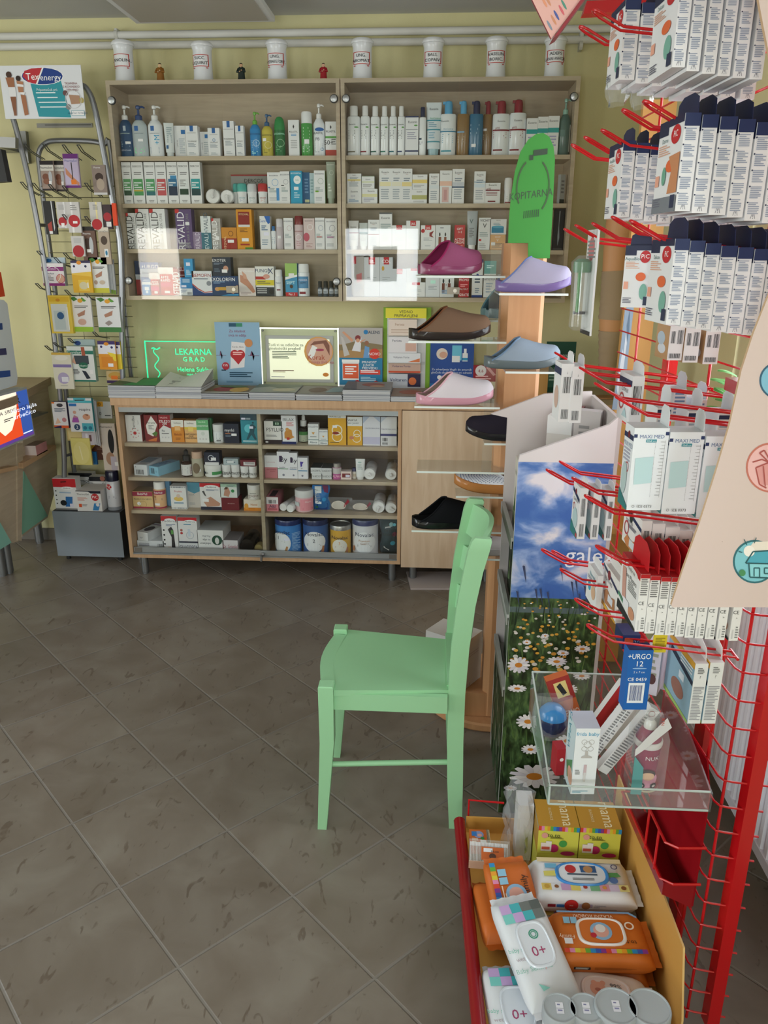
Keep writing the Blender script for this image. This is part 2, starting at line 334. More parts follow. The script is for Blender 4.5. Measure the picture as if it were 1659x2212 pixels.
def vessel(kind, name, w, h, body, cap, design='', loc=(0, 0, 0), rot=0, ey=None):
    """a bottle, jar, tin or tube standing at loc (middle of its base): an empty with its parts"""
    root = empty(name, loc, rot); r = w/2; b = MB(); c = MB(); cn = 'cap'
    e = ey if ey else {'pump': .62, 'flip': .55, 'duck': .55}.get(kind, 1.)
    if kind == 'pump':
        hb = .72*h; z1 = .6*h
        b.lathe([(r*.9, 0), (r, h*.012), (r, z1), (r*.93, z1+.03*h), (r*.6, hb-.015*h), (r*.42, hb)], body, 24, ey=e)
        c.lathe([(r*.45, hb), (r*.45, hb+.08*h), (r*.3, hb+.1*h), (r*.15, hb+.1*h), (r*.15, hb+.2*h)], cap, 14)
        c.lathe([(r*.26, h*.93), (r*.3, h*.95), (r*.3, h*.985), (r*.2, h)], cap, 14)
        c.tube([(0, 0, h*.97), (r*.55, 0, h*.975), (r*.86, 0, h*.95)], [r*.15, r*.12, r*.1], cap, 8); cn = 'pump'; dz = (0, z1)
    elif kind == 'flip':
        hb = .8*h
        b.lathe([(r*.9, 0), (r, h*.012), (r, hb-.05*h), (r*.9, hb-.01*h), (r*.62, hb)], body, 24, ey=e)
        c.lathe([(r*.62, hb), (r*.62, h*.985), (r*.55, h)], cap, 18, ey=max(e, .8)); dz = (0, hb-.06*h)
    elif kind == 'duck':
        hb = .76*h
        b.lathe([(r*.92, 0), (r, h*.012), (r, hb-.03*h), (r*.9, hb)], body, 24, ey=e)
        c.lathe([(r*.5, hb), (r*.5, h*.93), (r*.42, h*.985), (r*.2, h)], cap, 16)
        c.box(-r*.72, 0, -r*.2, r*.2, h*.935, h*.985, cap); cn = 'pump'; dz = (0, hb-.04*h)
    elif kind == 'dome':
        hb = .66*h
        b.lathe([(r*.9, 0), (r, h*.015), (r, hb)], body, 24, ey=.8)
        c.lathe([(r, hb), (r*.97, h*.8), (r*.8, h*.92), (r*.45, h*.985), (.0005, h)], cap, 24, ey=.8); e = .8; dz = (0, hb)
    elif kind == 'roll':
        hb = .58*h
        b.lathe([(r*.8, 0), (r*.88, h*.02), (r*.9, hb*.8), (r, hb)], body, 20)
        c.lathe([(r, hb), (r, h*.88), (r*.86, h*.97), (r*.5, h)], cap, 20); r2_ = r*.88; dz = (0, hb*.8)
    elif kind == 'spray':
        hb = .72*h
        b.lathe([(r*.95, 0), (r, h*.01), (r, hb), (r*.92, hb+.02*h)], body, 20)
        c.lathe([(r*.92, hb+.02*h), (r*.92, h*.96), (r*.8, h)], cap, 20); dz = (0, hb)
    elif kind == 'jar':
        hb = .7*h
        b.lathe([(r*.88, 0), (r*.96, h*.04), (r*.96, hb)], body, 28)
        c.lathe([(r, hb-.01*h), (r, h*.97), (r*.95, h)], cap, 28); cn = 'lid'; dz = (.04*h, hb-.04*h)
    elif kind == 'tin':
        hb = .86*h
        b.lathe([(r*.97, 0), (r*.985, h*.02), (r*.97, h*.03), (r*.97, hb)], body, 32)
        c.lathe([(r, hb), (r, h*.97), (r*.97, h), (r*.9, h), (r*.88, h*.975)], cap, 32); cn = 'lid'; dz = (.03*h, hb)
    elif kind == 'drop':
        hb = .58*h
        b.lathe([(r*.9, 0), (r, h*.02), (r, hb*.88), (r*.5, hb)], body, 18)
        c.lathe([(r*.62, hb), (r*.62, h*.78), (r*.36, h*.8), (r*.36, h*.94), (r*.15, h)], cap, 16); dz = (0, hb*.86)
    elif kind == 'vial':
        hb = .6*h
        b.lathe([(r*.95, 0), (r, h*.02), (r, hb*.94), (r*.7, hb)], body, 18)
        c.lathe([(r*.8, hb), (r*.8, h*.97), (r*.72, h)], cap, 16); dz = (0, hb*.9)
    elif kind == 'tube':
        hc = .13*h; rows = []
        c.lathe([(r*.66, 0), (r*.7, hc)], cap, 20, ey=.9)
        for q in range(7):
            t = q/6; rows.append([(r*(.86+.14*t)*math.cos(2*math.pi*i/20), r*(.86+.14*t)*math.sin(2*math.pi*i/20)*(.72*(1-t)**.7+.03), hc+(h-hc)*t) for i in range(20)])
        b.grid(rows, body, True); b.poly(rows[-1], body); b.poly(rows[0][::-1], body)
        dz = (hc, h)
        def fmt(x, y, l):
            t = y/(h-hc); q = max(-.97, min(.97, (x-r)/r)); rr = r*(.86+.14*t); return (q*rr, -math.sqrt(1-q*q)*rr*(.72*(1-t)**.7+.03)-l*2, hc+y)
        if design: b.decal(design, fmt, w, h-hc, curved=True)
        design = ''
    if design:
        b.decal(design, cylmap(r if kind != 'roll' else r*.89, e, dz[0]), 2*r, dz[1]-dz[0], base=.0006, curved=True)
    b.build('bottle_body' if cn != 'lid' else 'container', root); c.build(cn, root)
    return root
# ================================================================ the room
WB, XR, XL, YF, ZC = 4.22, .97, -4.3, -1.9, 2.68      # back wall, right wall, left wall, street wall, ceiling
def slab(name, m, *a):
    b = MB()
    for q in a: b.box(*q, m)
    return struct(b.build(name))
slab('floor', 'floor_tile', (XL-.1, XR+.1, YF-.1, WB+.1, -.1, 0))
slab('ceiling', 'plaster_white', (XL-.1, XR+.1, YF-.1, WB+.1, ZC, ZC+.1))
slab('wall_back', 'plaster_yellow', (XL-.1, XR+.1, WB, WB+.12, 0, ZC))
WFILL = (-.3, 2.5, .7, 2.2)  # unseen opening added in the left wall for the fill light
slab('wall_left', 'plaster_yellow', (XL-.12, XL, YF, WFILL[0], 0, ZC), (XL-.12, XL, WFILL[1], WB, 0, ZC), (XL-.12, XL, WFILL[0], WFILL[1], 0, WFILL[2]), (XL-.12, XL, WFILL[0], WFILL[1], WFILL[3], ZC))
W1 = (1.28, 2.62, .98, 2.25); W2 = (-1.7, .0, .8, 2.2)
slab('wall_right', 'plaster_yellow', (XR, XR+.16, YF, W2[0], 0, ZC), (XR, XR+.16, W2[1], W1[0], 0, ZC), (XR, XR+.16, W1[1], WB, 0, ZC),
     (XR, XR+.16, W2[0], W2[1], 0, W2[2]), (XR, XR+.16, W2[0], W2[1], W2[3], ZC), (XR, XR+.16, W1[0], W1[1], 0, W1[2]), (XR, XR+.16, W1[0], W1[1], W1[3], ZC))
slab('wall_front', 'plaster_yellow', (XL, -3.6, YF-.14, YF, 0, ZC), (-3.1, -1.07, YF-.14, YF, 0, ZC), (-.21, XR, YF-.14, YF, 0, ZC),
     (-3.6, -3.1, YF-.14, YF, 0, 1), (-3.6, -3.1, YF-.14, YF, 1.9, ZC), (-1.07, -.21, YF-.14, YF, 0, 1), (-1.07, -.21, YF-.14, YF, 1.9, ZC))
slab('baseboard_back', '77726a', (XL, XR, WB-.012, WB, 0, .07))
slab('wall_outside', 'brickish', (2.6, 2.75, -1, 4.5, -.2, 2.6))
def window(n, ax, a0, a1, z0, z1, at, bars=0):
    b = MB(); t = .05
    def bx(p0, p1, q0, q1, key, th):
        if ax == 'x': b.box(at-th, at+th, p0, p1, q0, q1, key)
        else: b.box(p0, p1, at-th, at+th, q0, q1, key)
    for p0, p1, q0, q1 in ((a0, a0+t, z0, z1), (a1-t, a1, z0, z1), (a0, a1, z0, z0+t), (a0, a1, z1-t, z1)): bx(p0, p1, q0, q1, 'e4e4e0', .03)
    o = struct(b.build('window_%d' % n)); b = MB(); bx(a0+t, a1-t, z0+t, z1-t, 'glass', .003)
    g = b.build('pane', o); g.location = (0, 0, 0)
    return o
win = window(1, 'x', W1[0], W1[1], W1[2], W1[3], XR+.1)
b = MB()                                                      # metal slat blind and grille outside the side window
for i in range(34): b.box(XR+.135, XR+.143, W1[0], W1[1], W1[2]+.02+i*.037, W1[2]+.028+i*.037, '7f93a8')
for i in range(9): b.box(XR+.143, XR+.149, W1[0]+.05+i*.155, W1[0]+.058+i*.155, W1[2], W1[3], '6f8398')
g = b.build('window_grille', win)
b = MB(); b.box(XR-.03, XR+.06, W1[0]-.02, W1[1]+.02, W1[2]-.03, W1[2], 'e6e6e2'); struct(b.build('trim_1'))
window(2, 'x', W2[0], W2[1], W2[2], W2[3], XR+.1)
window(5, 'x', WFILL[0], WFILL[1], WFILL[2], WFILL[3], XL-.06)  # frame and pane added around the left fill opening
window(3, 'y', -1.07, -.21, 1, 1.9, YF-.08)
window(4, 'y', -3.6, -3.1, 1, 1.9, YF-.08)

for l, r_, t, bt, lb in ((806, 858, 532, 608, 'grey panel added inside the shop window to break its reflection, larger'), (765, 800, 552, 604, 'grey panel added inside the shop window to break its reflection, smaller')):
    A = at_y(l, bt, 2*3.971+1.82); B_ = at_y(r_, t, 2*3.971+1.82); b = MB(); b.box(A.x, B_.x, -1.824, -1.82, A.z, B_.z, '8a8f94'); tag(b.build('window_poster'), lb, 'poster')  # unseen panels added to cut dark holes in the mirrored window
# heating pipes along the back wall under the ceiling
for py, lb in ((75, 'upper white heating pipe running along the wall under the ceiling'), (97.5, 'lower white heating pipe running along the wall behind the jars')):
    z = at_y(300, py, WB-.04).z; b = MB(); b.tube([(XL+.02, WB-.04, z), (XR-.01, WB-.04, z)], .0165, 'dcdcd6', 14)
    p = tag(b.build('heating_pipe'), lb, 'pipe', 'heating pipes under the ceiling')
for px in (252, 1256):
    c = at_y(px, 75, WB-.04); b = MB()
    for py in (75, 97.5):
        z = at_y(px, py, WB-.04).z; b.lathe([(.0205, -.008), (.0205, .008)], 'cfcfc8', 16, (c.x, WB-.04, z), axis='x')
    b.box(c.x-.006, c.x+.006, WB-.05, WB, at_y(px, 98, WB-.04).z-.02, c.z+.025, 'c9c9c2')
    tag(b.build('pipe_clamp'), 'white clamp holding both heating pipes above the '+('plain-label jar at the end' if px < 500 else 'last jar beside the red rack'), 'pipe clamp')

# flat ceiling light, switched off
z = 2.6; A = at_z(295, 51, z); B_ = at_z(593, 45.5, z); b = MB(); Y0 = A.y-.62
root = tag(empty('ceiling_light', ((A.x+B_.x)/2, A.y-.31, ZC-.08)), 'thin square white ceiling light panel, switched off', 'ceiling light')
hw = (B_.x-A.x)/2
b.box(-hw, hw, -.31, .31, 0, .022, 'e2e3e2'); b.build('frame', root)
b = MB(); b.box(-hw+.025, hw-.025, -.285, .285, -.002, .0, 'b9b3a8'); b.build('diffuser', root)
b = MB(); b.box(-hw+.06, hw-.06, -.26, .26, .022, .0799, 'd6d6d4'); b.build('housing', root)

# ================================================================ wall cabinets
CF = 3.976                                                   # front plane of the glass cabinets
def zat(x, y, Y): return at_y(x, y, Y).z
x0, xm, xr = -1.5434, -.4513, .6313
zt, zb = at_y(226, 174, CF).z, at_y(277, 647.6, CF).z
SH = [zat(500, y, CF+.02) for y in (337, 439.8, 538.6)]       # shelf tops, from the top down
SH.append(zat(500, 639.8, CF+.02))
def knob(parent, x, z, y):
    b = MB(); b.lathe([(.0155, 0), (.0165, -.006), (.0145, -.011), (.006, -.0135), (.0003, -.014)], 'b4b8ba/m', 20, (x, y, z), axis='y')
    b.lathe([(.019, .001), (.019, -.002)], '2b2b2b', 18, (x, y, z), axis='y')
    return b.build('hinge_knob', parent)
def wall_cabinet(xa, xb, lb):
    t = .018; D = WB-.004
    root = tag(empty('wall_cabinet', (0, 0, 0)), lb, 'cabinet', 'glass wall cabinets')
    b = MB()
    b.box(xa, xa+t, CF, D, zb, zt, 'maple'); b.box(xb-t, xb, CF, D, zb, zt, 'maple')
    b.box(xa+t, xb-t, CF, D, zt-t, zt, 'maple'); b.box(xa+t, xb-t, CF, D, zb, SH[3], 'maple')
    b.box(xa+t, xb-t, D-.008, D, SH[3], zt-t, 'maple'); b.build('carcass', root)
    for i in range(3):
        b = MB(); b.box(xa+t+.001, xb-t-.001, CF+.018, D-.009, SH[i]-.019, SH[i], 'maple'); b.build('shelf', root)
    xc = (xa+xb)/2
    for s, (p, q) in enumerate(((xa+.004, xc-.002), (xc+.002, xb-.004))):
        b = MB(); b.box(p, q, CF-.007, CF-.002, zb+.004, zt-.004, 'glass'); d = b.build('glass_door', root)
        kx = p+.022 if s == 0 else q-.022
        for z in (zat(480, 216, CF), zat(480, 607, CF)): knob(d, kx, z, CF-.007)
    b = MB(); zl = zat(500, 625, CF); b.box(xc-.03, xc+.03, CF-.012, CF-.007, zl-.016, zl+.016, '8a8478/m')
    b.lathe([(.009, 0), (.009, -.004)], 'c9c5ba/m', 16, (xc+.008, CF-.012, zl), axis='y'); b.build('lock', root)
    return root
wall_cabinet(x0, xm-.002, 'maple wall cabinet with glass doors, below the plain-label jar, nearer the wire rack')
wall_cabinet(xm+.002, xr, 'maple wall cabinet with glass doors, partly behind the green sign')

# ================================================================ counter, base cabinets
BF = 3.70
zw = .9405; ct = .036; cl, cr = -1.5463, at_y(866, 1100, BF).x
cz = at_y(282, 1204, BF).z; XW1 = .93
b = MB(); b.box(-1.5591, XW1, BF-.015, WB-.003, zw-ct, zw, 'maple_edge', top='maple'); tag(b.build('worktop'), 'long maple worktop carrying the magazine stacks and posters', 'worktop')
S2 = [zat(410, y, BF+.03) for y in (959, 1033, 1104.5)]
root = tag(empty('display_cabinet'), 'low maple display cabinet with sliding glass doors under the magazine stacks', 'cabinet')
t = .018; xdiv = at_y(561.5, 1020, BF).x; z1 = zw-ct; D = WB-.02
b = MB(); b.box(cl, cl+t, BF, D, cz, z1, 'maple_edge'); b.box(cr-t, cr, BF, D, cz, z1, 'maple_edge'); b.box(cl+t, cr-t, BF, D, cz, cz+t, 'maple_edge')
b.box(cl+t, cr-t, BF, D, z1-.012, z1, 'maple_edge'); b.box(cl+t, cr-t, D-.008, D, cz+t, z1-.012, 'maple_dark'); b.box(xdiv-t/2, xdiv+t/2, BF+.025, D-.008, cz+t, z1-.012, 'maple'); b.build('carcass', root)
for i in range(3):
    for p, q in ((cl+t, xdiv-t/2), (xdiv+t/2, cr-t)):
        b = MB(); b.box(p+.001, q-.001, BF+.03, D-.009, S2[i]-.018, S2[i], 'maple'); b.build('shelf', root)
b = MB(); b.box(cl+t, cr-t, BF+.002, BF+.022, z1-.036, z1-.012, '9aa0a3/m'); b.build('top_rail', root)
b = MB(); b.box(cl+t, cr-t, BF+.002, BF+.022, cz+t, cz+t+.008, '9aa0a3/m'); b.build('bottom_track', root)
for p, q, y in ((cl+t+.001, xdiv+.015, BF+.015), (xdiv-.02, cr-t-.001, BF+.008)):
    b = MB(); b.box(p, q, y-.002, y+.002, cz+t+.034, z1-.034, 'glass'); d = b.build('glass_door', root)
    b = MB(); b.box(p, q, y-.004, y+.004, cz+t+.009, cz+t+.036, 'a6aaab/m'); b.build('door_rail', d)
    b = MB(); xx = p+.025 if p < -1 else q-.02; b.box(xx-.018, xx+.018, y-.006, y-.004, cz+t+.011, cz+t+.034, '6d675f'); b.build('finger_pull', d)
b = MB(); c = at_y(567, 1197, BF); b.lathe([(.011, 0), (.011, -.016), (.007, -.02)], '9a9a9a/m', 16, (c.x, BF+.002, c.z), axis='y'); b.box(c.x-.004, c.x+.004, BF-.04, BF-.018, c.z-.025, c.z+.004, '8a8a8a/m'); b.build('lock', root)
def leg(parent, x, y, h, r=.019, key='8b8d8e/m'):
    b = MB(); b.lathe([(r*.85, 0), (r*.85, .008), (r, .01), (r, h-.001)], key, 20, (x, y, 0)); return b.build('leg', parent)
for x in (cl+.055, cr-.045):
    for y in (BF+.05, D-.07): leg(root, x, y, cz)
root = tag(empty('base_cabinet'), 'plain maple base cabinet with one wide door behind the slipper stand', 'cabinet')
zb2 = at_y(868, 1224, BF-.01).z; xa, xb = cr+.003, .35
b = MB(); b.box(xa, xb, BF+.01, D, zb2, z1, 'maple_edge'); b.build('carcass', root)
b = MB(); b.box(xa, xb, BF-.01, BF+.009, zb2-.003, z1-.006, 'maple_door'); b.build('door', root)
for x in (xa+.06, xb-.05): leg(root, x, BF+.07, zb2)
for x in (xa+.06, xb-.05): leg(root, x, D-.07, zb2)
root = tag(empty('base_cabinet'), 'maple base cabinet at the dark end of the worktop, by the leg model', 'cabinet')
b = MB(); b.box(.353, XW1, BF+.01, D, zb2, z1, 'maple_edge'); b.build('carcass', root)
b = MB(); b.box(.353, XW1, BF-.01, BF+.009, zb2-.003, z1-.006, 'maple_door'); b.build('door', root)
for x in (.42, XW1-.05):
    for y in (BF+.07, D-.07): leg(root, x, y, zb2)

# loose panel lying on the floor under the base cabinet
P = [at_z(x, y, .005) for x, y in ((887, 1272), (878, 1236), (975, 1236), (975, 1272))]
b = MB(); b.prism([(p.x, p.y) for p in P], lambda p, t: (p[0], p[1], t), 0, .009, 'b5aaa6'); tag(b.build('loose_shelf_panel'), 'thin grey panel lying on the floor in front of the base cabinet', 'panel')

# ================================================================ jars and figurines on top of the cabinets
def jar(px, py0, pyt, text, lb):
    Y = CF+.085; p = at_y(px, py0, Y); p.z = zt; h = at_y(px, pyt, Y).z-zt; r = 20.5/F*(Y/.95)*.93
    root = tag(empty('apothecary_jar', (p.x, Y, zt), -.06), lb, 'jar', 'white apothecary jars on the wall cabinets')
    b = MB(); b.lathe([(r*1.02, 0), (r*1.04, .006), (r*.94, .02), (r*.9, .05), (r*.9, h*.78), (r*.98, h*.85), (r*1.02, h*.87)], 'e3e7ea/g', 32)
    fm = cylmap(r*.905, 1, 0); q = []
    for u0, v0, u1, v1 in ((.1, .37, .9, .385), (.1, .64, .9, .655), (.09, .37, .12, .655), (.88, .37, .91, .655), (.12, .325, .2, .345), (.8, .325, .88, .345)): q.append('r %s %s %s %s c0392b' % (u0, v0, u1, v1))
    q.insert(0, 'r .11 .375 .89 .65 eceef0')
    ln = text.split('|'); 
    for i, s in enumerate(ln): q.append('t .5 %s .075 14181f %s' % (.515+(len(ln)-1)*.06-i*.12, s))
    b.decal(';'.join(q), fm, 2*r*.905, h, base=.0005, curved=True); b.build('jar_body', root)
    b = MB(); b.lathe([(r*1.06, h*.872), (r*1.1, h*.9), (r*1.08, h*.93), (r*.9, h*.985), (r*.3, h), (.0004, h)], 'e6e9ec/g', 32); b.build('lid', root)
for px, t, s, lb in ((271, 88, 'LANOLIN.', 'white pharmacy jar with a single word in its red-framed label'), (440, 91, 'SUCC.|LIQUIRIT.', 'white pharmacy jar between the brown and the black figurine'), (600, 87, 'UNG.|HYDRARG.FORT.', 'white pharmacy jar between the black and the red figurine'),
                     (783, 84, 'UNG.|AROMAT.', 'white pharmacy jar next to the red figurine, above the cabinet gap'), (935, 83, 'BALS.|COPAIV.', 'white pharmacy jar second after the cabinet gap'), (1070, 81, 'VASELIN.|BORIC.', 'white pharmacy jar between two others above the green sign'), (1196, 80, 'ADEPS|LANAE ANHYDR.', 'white pharmacy jar partly under the corner of the pink hanging board')):
    jar(px, 168, t, s, lb)
def figurine(px, c1, c2, c3, lb, hat):
    Y = CF+.05; p = at_y(px, 168, Y); h = at_y(px, 136, Y).z-zt
    b = MB(); r = h*.21
    b.lathe([(r*1.1, 0, c2), (r*1.15, h*.05, c1), (r*1.0, h*.25), (r*.95, h*.45), (r*1.0, h*.62), (r*.8, h*.74), (r*.4, h*.8, c3), (r*.46, h*.86), (r*.44, h*.93, hat), (r*.5, h*.94), (r*.3, h*.98), (.0003, h)], c1, 18, (0, 0, 0), ey=.8)
    b.tube([(-r*.8, -.001, h*.7), (-r*1.1, -r*.6, h*.5), (-r*.35, -r*1.0, h*.48)], [r*.3, r*.32, r*.2], c1, 8)
    b.tube([(r*.8, -.001, h*.7), (r*1.12, -r*.6, h*.52), (r*.4, -r*1.0, h*.55)], [r*.3, r*.32, r*.2], c1, 8)
    b.lathe([(.0003, -r*.2), (r*.22, 0), (.0003, r*.25)], c3, 10, (-r*.25, -r*1.1, h*.5)); b.lathe([(.0003, -r*.2), (r*.22, 0), (.0003, r*.25)], c3, 10, (r*.25, -r*1.1, h*.57))
    b.lathe([(r*.28, h*.74), (r*.3, h*.8), (r*.1, h*.83)], c3, 12, (0, -r*.35, 0))
    o = b.build('figurine', None, (p.x, Y, zt)); tag(o, lb, 'figurine', 'small figurines on the wall cabinets')
figurine(347, '8a5a1c', '4c3418', 'd9b98e', 'small figurine in an ochre and brown robe on the cabinet', '3a2a1c')
figurine(522, '1f2b26', '2a1c14', 'caa27e', 'small figurine in a black coat and hat on the cabinet', '16181a')
figurine(699, '9c1622', '5a0d12', 'd8ab8e', 'small figurine in a red robe on the cabinet', '3a2318')
# ================================================================ goods behind the glass
ORD = ['first', 'second', 'third', 'fourth', 'fifth', 'sixth', 'seventh', 'eighth']
CATS = {'medicine_box': 'box', 'lotion_bottle': 'bottle', 'cream_tube': 'tube', 'cream_jar': 'jar', 'milk_tin': 'tin'}
def bay(x, y):
    if y < 3.9: return (cl+.021, xdiv-.012) if x < xdiv else (xdiv+.012, cr-.021)
    return (x0+.021, xm-.023) if x < xm else (xm+.023, xr-.021)
def shelf(Z, zs, Y, loc, group, items):
    zs += .0008; ab = [z for z in SH+[zt]+S2+[z1-.006] if z > zs+.05]; zmax = min(ab)-.0225
    """items: (kind, x0, x1, top, colour, design, words[, options]) in pixels of the enlarged crop Z = (x, y, scale)"""
    ox, oy, sc = Z
    for it in items:
        k, a, b_, top, col, ds, words = it[:7]; op = it[7] if len(it) > 7 else {}
        y = op.get('Y', Y); xc = (a+b_)/2/sc+ox
        ref = at_y(xc, oy+top/sc, y); bz = zs
        if 'bot' in op: bz = max(zs, at_y(xc, oy+op['bot']/sc, y).z)
        h = max(.012, min(ref.z, zmax)-bz)
        # pixel row of the foot at this depth
        yb = op.get('bot') or it[3]+100
        pb = at_y(xc, oy+yb/sc, y)
        if 'bot' not in op:
            lo, hi = oy, oy+2400/sc
            for _ in range(30):
                md = (lo+hi)/2
                if at_y(xc, md, y).z > zs: lo = md
                else: hi = md
            yb = (md-oy)*sc
        L = at_y(ox+a/sc, oy+yb/sc, y); Rr = at_y(ox+b_/sc, oy+yb/sc, y)
        lo_, hi_ = bay((L.x+Rr.x)/2, y); L.x = max(L.x, lo_); Rr.x = min(Rr.x, hi_)
        w = Rr.x-L.x; X = (L.x+Rr.x)/2; rot = op.get('rot', 0)
        if k == 'b':
            nm = op.get('name', 'medicine_box'); d = op.get('d', min(.055, max(.03, w*.8)))
            o = carton(nm, w, d, h, col, DS(ds), None, (X, y, bz), rot, faces=op.get('faces'), **op.get('kw', {}))
        elif k in ('lie', 'lied'):
            r = w/2; o = empty(op.get('name', 'lotion_bottle'), (X, y+.005, bz+r), (0, 0, rot))
            m = MB(); m.lathe([(r*.9, .05), (r*.97, .07), (r*.97, .16), (r*.8, .17)], col, 22, axis='y'); m.build('bottle_body', o)
            m = MB(); m.lathe([(r*.9, .05), (r, .045), (r, .004), (r*.94, 0), (r*.9, .003)], op.get('cap', 'e6e6e4'), 24, axis='y')
            if k == 'lied':
                m.lathe([(r*.3, .003), (r*.3, -.006), (r*.22, -.009)], op.get('cap', 'dededc'), 14, axis='y'); m.tube([(0, -.006, 0), (r*.2*op.get('sg', 1), -.008, r*.85*op.get('up', 1))], r*.2, op.get('cap', 'dededc'), 8)
            m.build('cap', o)
        elif k == 'bag':
            m = MB(); rows = []
            for q in range(9):
                t = q/8; ww = w*(.5+.06*math.sin(t*9)); th = .03*math.sin(math.pi*min(1, t*1.15))+.002
                rows.append([(ww*math.cos(2*math.pi*i/16)*(1 if i % 8 else 1.12), .05-th*math.sin(2*math.pi*i/16)-.02*t, h*t) for i in range(16)])
            m.grid(rows, col, True); m.poly(rows[0][::-1], col)
            fm = lambda x, yy, l: (x-w/2, .05-.031*math.sin(math.pi*min(1, yy/h*1.15))*math.sqrt(max(.05, 1-(x/w*2-1)**2))-.02*yy/h-.003-l*3, yy)
            if ds: m.decal(DS(ds), fm, w, h, curved=True)
            o = m.build(op.get('name', 'pouch'), None, (X, y, bz), rot)
        else:
            o = vessel(k, op.get('name', 'lotion_bottle' if k not in ('tube', 'jar', 'tin') else {'tube': 'cream_tube', 'jar': 'cream_jar', 'tin': 'milk_tin'}[k]), w, h, col, op.get('cap', 'e8e8e6/g'), DS(ds), (X, y+w*.32, bz), rot)
        cat = op.get('cat', CATS.get(o.name.split('.')[0], 'box' if k == 'b' else 'bottle'))
        tag(o, words+', '+(op.get('loc') or loc), cat, group)
D = {}
def DS(s):
    """expand <name:arg> shorthands of repeated pack designs"""
    out = []
    for q in s.split(';'):
        q = q.strip()
        if q.startswith('<'):
            n, _, a = q[1:-1].partition(':'); out.append(D[n].replace('#', a))
        else: out.append(q)
    return ';'.join(out)
D['lrp'] = 'r .36 .82 .64 1 1c5fa3;t .5 .77 .028 555 LA ROCHE-POSAY;t .5 .5 .045 444 #;l .15 .3 .8 .44 4 9aa3ab;l .2 .05 .75 .14 2 b0b8bd'
D['der'] = 't .5 .9 .045 222 DERCOS;l .2 .68 .85 .76 2 777;r .08 .2 .92 .6 #;l .14 .3 .8 .52 4 e9eeee;l .25 .05 .75 .09 1 999;t .5 .05 .03 666 VICHY'
D['euc'] = 't .5 .9 .055 2a2a30 Eucerin;p 9a2b3a .3,.855 .5,.835 .7,.855 .5,.845;l .2 .62 .8 .74 2 8d98a5;r .04 .5 .96 .62 #;l .15 .1 .8 .42 5 a9b2ba'
D['eub'] = 't .45 .86 .05 333 Eucerin;t .5 .68 .03 555 #;l .15 .45 .8 .62 4 9aa0a6;l .2 .2 .7 .34 3 b0b5b9;r .05 .05 .75 .09 8a8f7e'
D['ph5'] = 't .5 .87 .05 333 Eucerin;t .3 .7 .05 7d2026 pH5;r .04 .62 .96 .66 7d2026;l .08 .42 .8 .6 4 a67b7e;r .1 .12 .6 .16 7d2026'
D['bio'] = 't .5 .9 .045 667 BIODERMA;O .6 .68 .26 .03 #;l .12 .35 .8 .5 4 9aa;l .12 .08 .7 .2 3 b5b9bd'
D['rev'] = 'r 0 .9 .24 1 c62f33;T .3 .46 .2 # REVALID;T .72 .42 .075 888 SWISS HAIR & SKIN CARE;l .1 .03 .9 .16 5 aaa'
D['col'] = 'r .3 .82 .72 1 c3272f;t .51 .9 .09 fff #;l .2 .35 .8 .5 3 b9bec2;l .3 .12 .7 .2 2 c4c8cb'
D['med'] = 'r 0 .86 1 1 c9202b;o .55 .86 .36 .075 f2f2f2;t .55 .86 .07 444 Medibrink;l .3 .7 .9 .77 2 6a7a9a'
D['nov'] = 'o .5 .45 .4 .36 eef0f2;t .5 .72 .13 17224a Novalac;t .5 .47 .14 # ;l .25 .3 .75 .38 3 555'
U1, U2 = 'top shelf of the cabinet over the sign', 'top shelf of the cabinet over the chair'
Zl, Zr, Zl3, Zr3 = (220, 60, 3.072), (720, 60, 3.072), (240, 330, 3.19), (730, 330, 3.19)
Wh = 'e9eaea'
YC = CF+.045
gl = 'care products in the wall cabinet nearer the wire rack'
